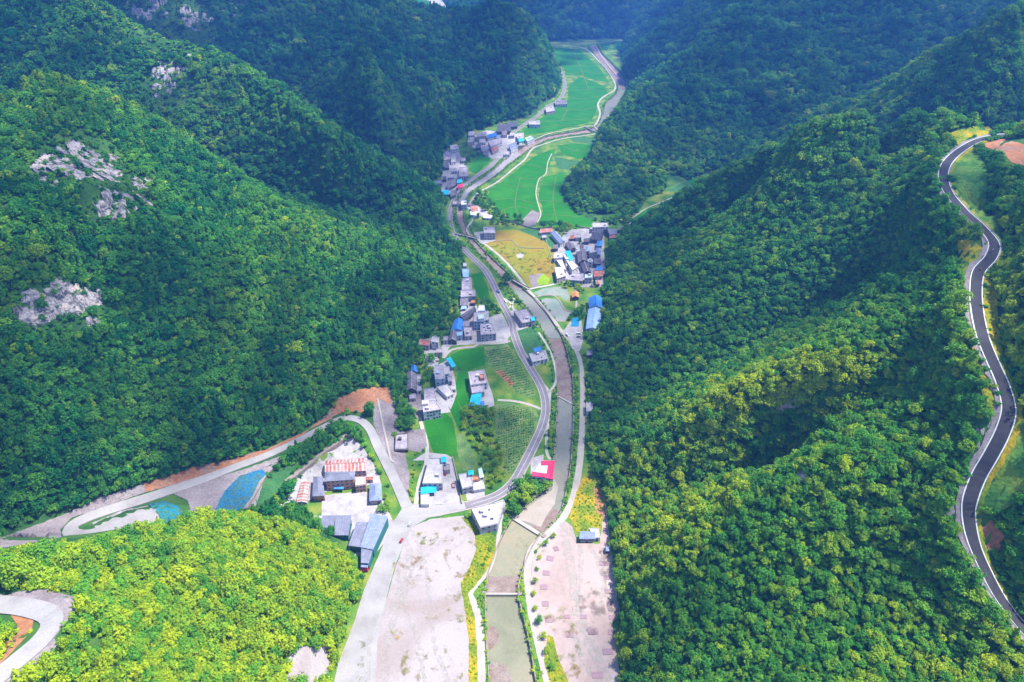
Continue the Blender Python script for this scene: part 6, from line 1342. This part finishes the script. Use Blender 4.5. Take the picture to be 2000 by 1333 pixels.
for (cx, cy, rx, ry, keep) in ROCK_ZONES: ok &= ~((((upx-cx)/(rx*.95))**2+((upy-cy)/(ry*.95))**2 < 1) & (rng.rand(len(ux)) > .3))
ux, uy, uz, upx, upy = [a[ok] for a in (ux, uy, uz, upx, upy)]
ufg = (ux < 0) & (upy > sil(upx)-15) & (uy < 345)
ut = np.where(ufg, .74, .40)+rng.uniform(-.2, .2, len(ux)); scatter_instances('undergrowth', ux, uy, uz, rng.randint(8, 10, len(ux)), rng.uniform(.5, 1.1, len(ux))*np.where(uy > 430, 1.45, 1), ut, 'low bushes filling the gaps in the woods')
# the trees that show largest become objects of their own
score = scl*np.where(kind >= 8, .4, 1)/D
inview = (PX > -5) & (PX < 2005) & (PY > 0) & (PY < 1340)
order = np.argsort(-np.where(inview & (kind < 5), score, 0)); single = np.zeros(len(X), bool); single[order[:N_SINGLE]] = True
for i in np.nonzero(single)[0]:
    sz = 'small' if scl[i] < .75 else ('large' if scl[i] > 1.12 else 'middling'); cl_ = ['dark green', 'leaf green', 'light green', 'lime green', 'golden green'][int(np.clip((tint[i]-(.55 if fg[i] else .25))*10, 0, 4))]
    if fg[i]:
        near_ = min([((60, 1110), 'on the back edge of the wood above the gravel slope'), ((300, 1060), 'on the crest of the wood below the upper hairpin'), ((200, 1170), 'on the slope right of the lower left hairpin apron'), ((60, 1130), 'above the lower left hairpin'), ((20, 1240), 'inside the lower left hairpin'), ((140, 1280), 'between the lower hairpin and the picture edge'), ((330, 1180), 'in the middle of the yellow wood'), ((450, 1080), 'high on the yellow wood towards the school'), ((500, 1220), 'on the lower right slope of the yellow wood'), ((600, 1110), 'beside the big grey sheds'), ((640, 1200), 'at the wood edge beside the wide bleached road'), ((300, 1300), 'at the bottom of the yellow wood'), ((560, 1290), 'next to the bare pinkish slope'), ((420, 1320), 'at the bottom of the yellow wood left of the bare slope')], key=lambda e: (e[0][0]-PX[i])**2+(e[0][1]-PY[i])**2)[1]
        gr = 'trees of the yellow wood at lower left'
    else:
        near_ = min([((1950, 1300), 'in the corner below the hillside road'), ((1850, 1180), 'beside the pale rubble verge'), ((1780, 1300), 'near the bottom edge left of the road corner'), ((1860, 1060), 'just under the lowest road bend'), ((1650, 1300), 'at the bottom of the right wood'), ((1700, 1150), 'on the slope under the lowest road bend'), ((1500, 1300), 'low in the middle of the right wood'), ((1350, 1310), 'at the bottom near the camping lot'), ((1250, 1290), 'next to the camping lot wall'), ((1960, 1000), 'inside the lowest road bend'), ((1860, 900), 'left of the sharp road corner'), ((1750, 980), 'in the wood left of the road'), ((1980, 650), 'right of the long road straight'), ((1850, 700), 'left of the long road straight'), ((1980, 1150), 'outside the road at the right edge'), ((1700, 850), 'above the dark hollow')], key=lambda e: (e[0][0]-PX[i])**2+(e[0][1]-PY[i])**2)[1]
        gr = 'trees of the right hillside wood'
    sh_ = ['round', 'broad', 'flat topped', 'slender', 'tufted'][int(kind[i])]; lb = f'{sz} {sh_} {cl_} tree {near_}'
    if len(lb.split()) > 16: lb = f'{sh_.split()[0]} {cl_} tree {near_}'
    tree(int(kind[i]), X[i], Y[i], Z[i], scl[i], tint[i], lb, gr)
RL = ['sunny yellow green wood on the foreground hill', 'dense dark wood on the steep left mountain', 'bluish wood on the far left mountains', 'thick green wood on the hillside under the right road', 'blue green wood on the far right mountains', 'hazy blue wood of the back mountain']
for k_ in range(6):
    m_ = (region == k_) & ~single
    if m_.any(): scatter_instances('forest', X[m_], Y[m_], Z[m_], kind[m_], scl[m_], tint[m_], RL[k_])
print('TREES', len(X), [int(((region == k_)).sum()) for k_ in range(6)])
# ------------------------------------------------------------------ trees and shrubs of the valley floor
GP = []   # stuff points: x,y,z,kind,scale,tint
def zone(px, sp, kinds, tint, sc, js=.3, clear=True):
    W = [P(a, b) for a, b in px]; xs = [p.x for p in W]; ys = [p.y for p in W]
    gx, gy = np.meshgrid(np.arange(min(xs), max(xs), sp), np.arange(min(ys), max(ys), sp)); gx = gx.ravel()+rng.uniform(-.45, .45, gx.size)*sp; gy = gy.ravel()+rng.uniform(-.45, .45, gy.size)*sp
    ok = in_poly(gx, gy, [(p.x, p.y) for p in W])
    if clear: ok &= ~kept_clear_tight(gx, gy)
    for x, y in zip(gx[ok], gy[ok]): GP.append((x, y, max(0, h1(x, y)), int(rng.choice(kinds)), sc*rng.uniform(1-js, 1+js), tint+rng.uniform(-.12, .12)))
def kept_clear_tight(x, y):
    bad = np.zeros(x.shape, bool)
    for e in NOTREE:
        if e[0] == 'poly': bad |= in_poly(x, y, [(p.x, p.y) for p in e[1] if p is not None])
        else:
            L = np.array([(p.x, p.y) for p in e[1]]); w_ = e[2]*.62
            sel = (x > L[:, 0].min()-w_) & (x < L[:, 0].max()+w_) & (y > L[:, 1].min()-w_) & (y < L[:, 1].max()+w_) & ~bad; ii = np.nonzero(sel)[0]
            for s_ in range(0, len(ii), 4000):
                j = ii[s_:s_+4000]; bad[j[((x[j, None]-L[None, :, 0])**2+(y[j, None]-L[None, :, 1])**2).min(1) < w_*w_]] = True
    return bad
BL, CO, SH = [0,1,2,3,4], [5,6,7], [8,9]
# bank shrubs
for s_, rr_ in ((0, -1), (1, 1)):
    E = spline([P(*r[s_]) for r in RIV], 2.4); fr = frames(E)
    for p, r in zip(E, fr):
        for d in (.3, 2.2, 4.6):
            if rng.rand() < .7:
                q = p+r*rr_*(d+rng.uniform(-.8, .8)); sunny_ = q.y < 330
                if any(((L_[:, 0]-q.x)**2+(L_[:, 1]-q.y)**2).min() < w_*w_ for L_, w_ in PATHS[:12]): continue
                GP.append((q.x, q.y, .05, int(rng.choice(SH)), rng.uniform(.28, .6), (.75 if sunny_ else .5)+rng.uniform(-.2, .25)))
zone([(780,740),(800,716),(830,650),(880,600),(905,540),(930,600),(930,640),(880,680),(850,720),(830,760),(800,790),(775,800)], 6, BL+SH, .42, .7)
zone([(905,510),(885,470),(892,462),(912,490),(950,530),(975,565),(990,600),(1000,600),(1020,600),(1000,560),(970,530),(930,485),(905,452),(895,430)], 5, SH+BL, .5, .5)
zone([(958,590),(978,600),(996,640),(992,665),(975,655),(950,610),(940,590)], 5, BL+SH, .45, .6)
zone([(900,800),(930,795),(965,795),(975,850),(985,890),(1000,930),(990,955),(965,965),(950,930),(935,890),(915,850),(902,830)], 5, SH+BL, .68, .62)
zone([(1000,940),(1030,920),(1036,935),(1080,948),(1082,956),(1060,970),(1030,1000),(1005,1008),(990,1000),(985,975)], 5.5, BL, .5, .8)
zone([(985,985),(1000,1008),(985,1035),(970,1040),(975,1010)], 4, SH, .7, .6)
zone([(905,1010),(922,998),(940,1036),(936,1060),(920,1030)], 4, SH, .75, .6)
zone([(862,402),(880,420),(890,395),(905,370),(925,345),(960,322),(975,312),(960,320),(925,355),(905,345),(900,330),(930,310),(955,300),(930,300),(905,320),(880,330),(850,345)], 7, BL+SH, .33, .75)
zone([(936,380),(950,372),(965,400),(985,418),(1040,434),(1010,440),(960,440),(945,420),(930,430),(915,440),(925,400)], 6.5, BL+SH, .38, .75)
zone([(1088,450),(1108,440),(1150,448),(1140,456),(1108,470),(1100,462)], 7, BL, .5, .8)
zone([(1140,345),(1165,292),(1190,240),(1220,205),(1236,170),(1222,200),(1200,235),(1178,265),(1160,300),(1120,345),(1110,372),(1140,420),(1180,434),(1230,416),(1262,392),(1230,440),(1180,440),(1115,412),(1098,372)], 8, BL, .3, .9)
zone([(1290,425),(1370,392),(1430,352),(1400,350),(1350,372),(1300,400),(1262,420),(1245,448)], 9, BL, .3, .8)
zone([(1046,600),(1066,640),(1090,690),(1096,720),(1110,720),(1100,690),(1080,640),(1060,610)], 4, SH, .5, .55)
zone([(1100,625),(1120,612),(1140,600),(1142,625),(1125,630)], 5, SH+BL, .45, .6)
zone([(1140,690),(1152,700),(1150,780),(1158,860),(1170,930),(1150,930),(1144,850),(1142,760)], 5.5, SH, .5, .7)
zone([(1130,940),(1180,950),(1190,990),(1176,1000),(1150,990)], 6, SH, .75, .7)
zone([(1196,1060),(1206,1060),(1216,1160),(1216,1333),(1205,1333),(1208,1230)], 5, BL+SH, .6, .8)
zone([(1018,700),(1040,716),(1064,735),(1070,750),(1060,750),(1036,720)], 4.5, SH+BL, .6, .55)
zone([(1066,800),(1086,790),(1086,900),(1070,890)], 4.5, SH+BL, .55, .6)
zone([(1008,640),(1040,636),(1066,676),(1078,720),(1066,720),(1050,680)], 5, SH, .45, .6)
zone([(640,890),(680,850),(690,835),(668,832),(610,870),(560,905),(540,950),(510,1000),(540,1000),(560,950),(600,915)], 4.5, SH+BL, .45, .65)
zone([(770,800),(800,800),(812,830),(800,845),(775,840)], 5, BL, .38, .8)
zone([(805,870),(835,870),(830,890),(800,905),(790,985),(806,985),(812,930),(826,900),(806,895)], 5, SH, .68, .6)
zone([(730,995),(765,985),(768,1000),(740,1006)], 4, BL+SH, .6, .7)
zone([(690,930),(706,930),(745,930),(735,945),(700,942)], 5, SH, .7, .6)
zone([(1050,96),(1062,110),(1100,150),(1100,190),(1085,205),(1095,188),(1096,160),(1080,125)], 9, BL, .3, .8)
zone([(1216,80),(1240,90),(1225,130),(1205,110)], 10, BL, .3, .9)
zone([(890,605),(940,590),(960,610),(975,650),(950,600),(930,586)], 5, BL, .45, .6)
zone([(1080,545),(1098,556),(1110,552),(1140,566),(1150,580),(1120,566),(1100,560)], 5, SH+BL, .5, .7)
NT_ = NOTREE; NOTREE = []
zone([(900,1012),(940,1022),(968,1050),(962,1090),(944,1118),(926,1142),(912,1160),(924,1200),(930,1260),(932,1400),(916,1400),(918,1250),(908,1180),(902,1140),(918,1110),(932,1075),(930,1045)], 3.2, SH, .9, .34)
zone([(1114,1008),(1128,962),(1142,932),(1165,942),(1184,970),(1176,1010),(1168,1042),(1142,1042),(1128,1036)], 3.6, SH, .8, .34)
zone([(1062,1292),(1072,1244),(1080,1248),(1092,1292),(1108,1330),(1112,1400),(1090,1400),(1074,1333)], 4, SH, .8, .3)
NOTREE = NT_
# plants over plots that read as rows
def rows(px, sp, rw, tint, sc):
    W = [P(a, b) for a, b in px]; xs = [p.x for p in W]; ys = [p.y for p in W]
    for y in np.arange(min(ys), max(ys), rw):
        x = np.arange(min(xs), max(xs), sp); yy = np.full(x.shape, y)+x*.35; ok = in_poly(x, yy, [(p.x, p.y) for p in W])
        for a, b in zip(x[ok], yy[ok]): GP.append((a+rng.uniform(-.3, .3), b+rng.uniform(-.3, .3), .05, 8, sc*rng.uniform(.7, 1.3), tint+rng.uniform(-.1, .1)))
rows([(950,682),(990,676),(1008,700),(1028,735),(1044,765),(1044,778),(1010,768),(985,740),(957,712)], 1.6, 4.2, .38, .26)
rows([(972,794),(1000,792),(1044,803),(1042,842),(1026,876),(1010,908),(990,928),(984,890),(970,850)], 2.2, 3.2, .5, .3)
GA = np.array(GP); okf = proj(GA[:, 0], GA[:, 1], GA[:, 2])[1] < 1600; GA = GA[okf]
scatter_instances('shrubbery', GA[:, 0], GA[:, 1], GA[:, 2], GA[:, 3].astype(int), GA[:, 4], GA[:, 5], 'mixed shrubs and low trees on the valley floor and river banks')
# single trees one can pick out
ROW = [(325,200,.55),(268,262,.5),(215,365,.42),(195,455,.36),(180,555,.42),(172,650,.45),(182,765,.42),(210,865,.55),(245,985,.55),(270,1100,.48),(305,1220,.5)]
wh = ['nearest the riverside fork', 'beside the dry weeds', 'beside the tilted platform', 'the smallest one, by the third platform', 'by the fourth platform', 'level with the lower weir', 'below the lower weir', 'with an orange brown crown', 'beside the yellow weed strip', 'second from the picture bottom', 'lowest in the row']
for (a, b, sc), w_ in zip(ROW, wh): q = P(1000+a/4, 1000+b/4); tree(int(rng.randint(0, 5)), q.x, q.y, 0, sc, rng.uniform(.55, .85), 'young tree of the lot row '+w_, 'young trees along the camping lot')
SOLO = [(611,868,5,1.15,.12,'tall dark conifer standing below the climbing road'),(560,893,6,1.1,.12,'dark conifer beside the planted slope'),(604,905,0,.9,.5,'green tree at the stone wall of the school'),
 (1061,447,1,1.25,.1,'left of the three dark round trees by the rice field'),(1077,445,2,1.3,.1,'middle of the three dark round trees by the rice field'),(1093,447,3,1.25,.1,'right of the three dark round trees by the rice field'),(1106,457,0,1.2,.5,'lighter round tree behind the steel blue roof'),
 (1133,477,5,1.1,.1,'dark conifer inside the old village'),(1160,560,7,1.2,.1,'dark conifer at the foot of the old village'),(1014,955,0,1.2,.5,'large tree beside the main road curve'),(1030,968,1,1.4,.5,'biggest round tree of the riverside clump'),(1048,960,2,1.2,.42,'tree against the front of the red roofed house'),
 (1026,988,3,1.2,.62,'yellowish tree beside the white sand bank'),(1002,978,4,1.15,.66,'olive tree next to the big flat roof'),(1066,958,0,1.1,.5,'tree on the river edge below the red roofed house'),(948,412,1,1.2,.2,'dark tree at the corner of the big rice field'),(968,420,2,1.1,.2,'second dark tree along the foot of the big rice field'),
 (1012,288,3,1.0,.15,'lone tree between the far village and the river'),(842,706,0,1.2,.3,'tree beside the cluttered pale yard'),(820,700,1,1.3,.3,'broad tree behind the old tiled house'),(950,503,0,1.0,.6,'yellow green tree at the narrow river bend'),(990,556,1,1.3,.35,'bushy tree over the river bank at the causeway'),
 (1145,660,2,1.1,.4,'tree beside the car park'),(1170,655,3,1.3,.3,'broad tree in front of the long park hall'),(795,835,1,1.0,.35,'tree above the roofed ruin'),(748,998,2,.9,.7,'bright bush tree at the corner of the school court'),(754,975,3,.55,.8,'round lime bush on the verge by the school'),(1206,1255,4,.9,.5,'round tree leaning over the hill side wall')]
for px_, py_, kd, sc, tn, lb in SOLO: q = P(px_, py_); tree(kd, q.x, q.y, 0, sc, tn, lb, None)
# ------------------------------------------------------------------ clouds that shade the hills, and the air
m = bpy.data.materials.new('cloud'); m.use_nodes = True; t = m.node_tree; n, l = t.nodes, t.links; n.clear()
out = n.new('ShaderNodeOutputMaterial'); d = n.new('ShaderNodeBsdfDiffuse'); d.inputs[0].default_value = (.9, .9, .9, 1); tp = n.new('ShaderNodeBsdfTransparent'); mx = n.new('ShaderNodeMixShader')
mx.inputs[0].default_value = 1-CLOUD_THIN; l.new(tp.outputs[0], mx.inputs[1]); l.new(d.outputs[0], mx.inputs[2]); l.new(mx.outputs[0], out.inputs[0]); M['cloud'] = m
def ground_shift(q): k = q.z/SUN_DIR.z; return (q.x-SUN_DIR.x*k, q.y-SUN_DIR.y*k)
def pix_poly(l):
    out = []
    for e in l:
        q = T(e[0], e[1]) if len(e) == 2 else P(*e)
        if q is None: q = P(e[0], e[1])
        out.append(ground_shift(q))
    return out
SUNNY = [pix_poly(l) for l in LIT]
SEMI = [pix_poly(l) for l in SOFT_LIT]
_bm = bmesh.new(); bmesh.ops.create_icosphere(_bm, subdivisions=1, radius=1); _bv = np.array([v.co[:] for v in _bm.verts]); _bf = np.array([[v.index for v in f.verts] for f in _bm.faces]); _bm.free()
def cloud(x0, x1, y0, y1, cell, label, seed, base=3200.0, skip=None):
    rg = np.random.RandomState(seed); k = base/SUN_DIR.z; ox, oy = SUN_DIR.x*k, SUN_DIR.y*k
    gx, gy = np.meshgrid(np.arange(x0, x1, cell), np.arange(y0, y1, cell)); gx = gx.ravel()+rg.uniform(-.5, .5, gx.size)*cell; gy = gy.ravel()+rg.uniform(-.5, .5, gy.size)*cell
    keep = rg.rand(gx.size) > CLOUD_HOLES
    for pl in SUNNY: keep &= ~in_poly(gx, gy, pl)
    if skip: keep &= ~in_poly(gx, gy, skip)
    half = rg.rand(gx.size) < .88
    for pl in SEMI: keep &= ~(in_poly(gx, gy, pl) & half)
    V, F = [], []
    for i, (x, y) in enumerate(zip(gx[keep], gy[keep])):
        s = rg.uniform(.55, 1.0)*cell; V.append(_bv*np.array([s, s, s*.5])*(1+.1*rg.randn(len(_bv), 1))+np.array([x+ox, y+oy, base+rg.uniform(-10, 50)])); F.append(_bf+i*len(_bv))
    o = link_mesh('cloud', np.concatenate(V).tolist(), np.concatenate(F).tolist(), M['cloud'], smooth=True); tag(o, label, kind='stuff')
VO = pix_poly(VALLEY_OPEN)
cloud(-950, 0, 60, 1250, 32, 'thin white cloud drifting above the left mountain', 1, skip=VO)
cloud(0, 900, 60, 1250, 32, 'thin white cloud drifting above the right hillside', 2, skip=VO)
cloud(-1600, 2100, 1250, 4200, 40, 'thin white cloud bank above the far mountains', 3, skip=VO)
cloud(-1600, -20, 1120, 4200, 46, 'unseen second cloud layer added to darken the far left massif', 4, 3400.0, skip=VO)  # second layers, out of view, added to deepen the shade on far slopes
cloud(-20, 2100, 2300, 4200, 46, 'unseen second cloud layer added to darken the back mountain', 5, 3400.0, skip=VO)
cloud(330, 2100, 1280, 2300, 46, 'unseen second cloud layer added to darken the far right mountains', 6, 3400.0, skip=VO)
if HAZE > 0:
    V = [(x, y, z) for z in (-12, 720) for x, y in ((-2200, -60), (2700, -60), (2700, 4600), (-2200, 4600))]
    o = link_mesh('haze', V, [(3,2,1,0),(4,5,6,7),(0,1,5,4),(1,2,6,5),(2,3,7,6),(3,0,4,7)]); m = bpy.data.materials.new('haze'); m.use_nodes = True; t = m.node_tree; t.nodes.clear()
    pv = t.nodes.new('ShaderNodeVolumePrincipled'); ou = t.nodes.new('ShaderNodeOutputMaterial'); pv.inputs['Color'].default_value = HAZE_COL; pv.inputs['Density'].default_value = HAZE; pv.inputs['Anisotropy'].default_value = 0.2
    t.links.new(pv.outputs[0], ou.inputs['Volume']); o.data.materials.append(m); tag(o, 'thin blue air filling the valley', kind='stuff')
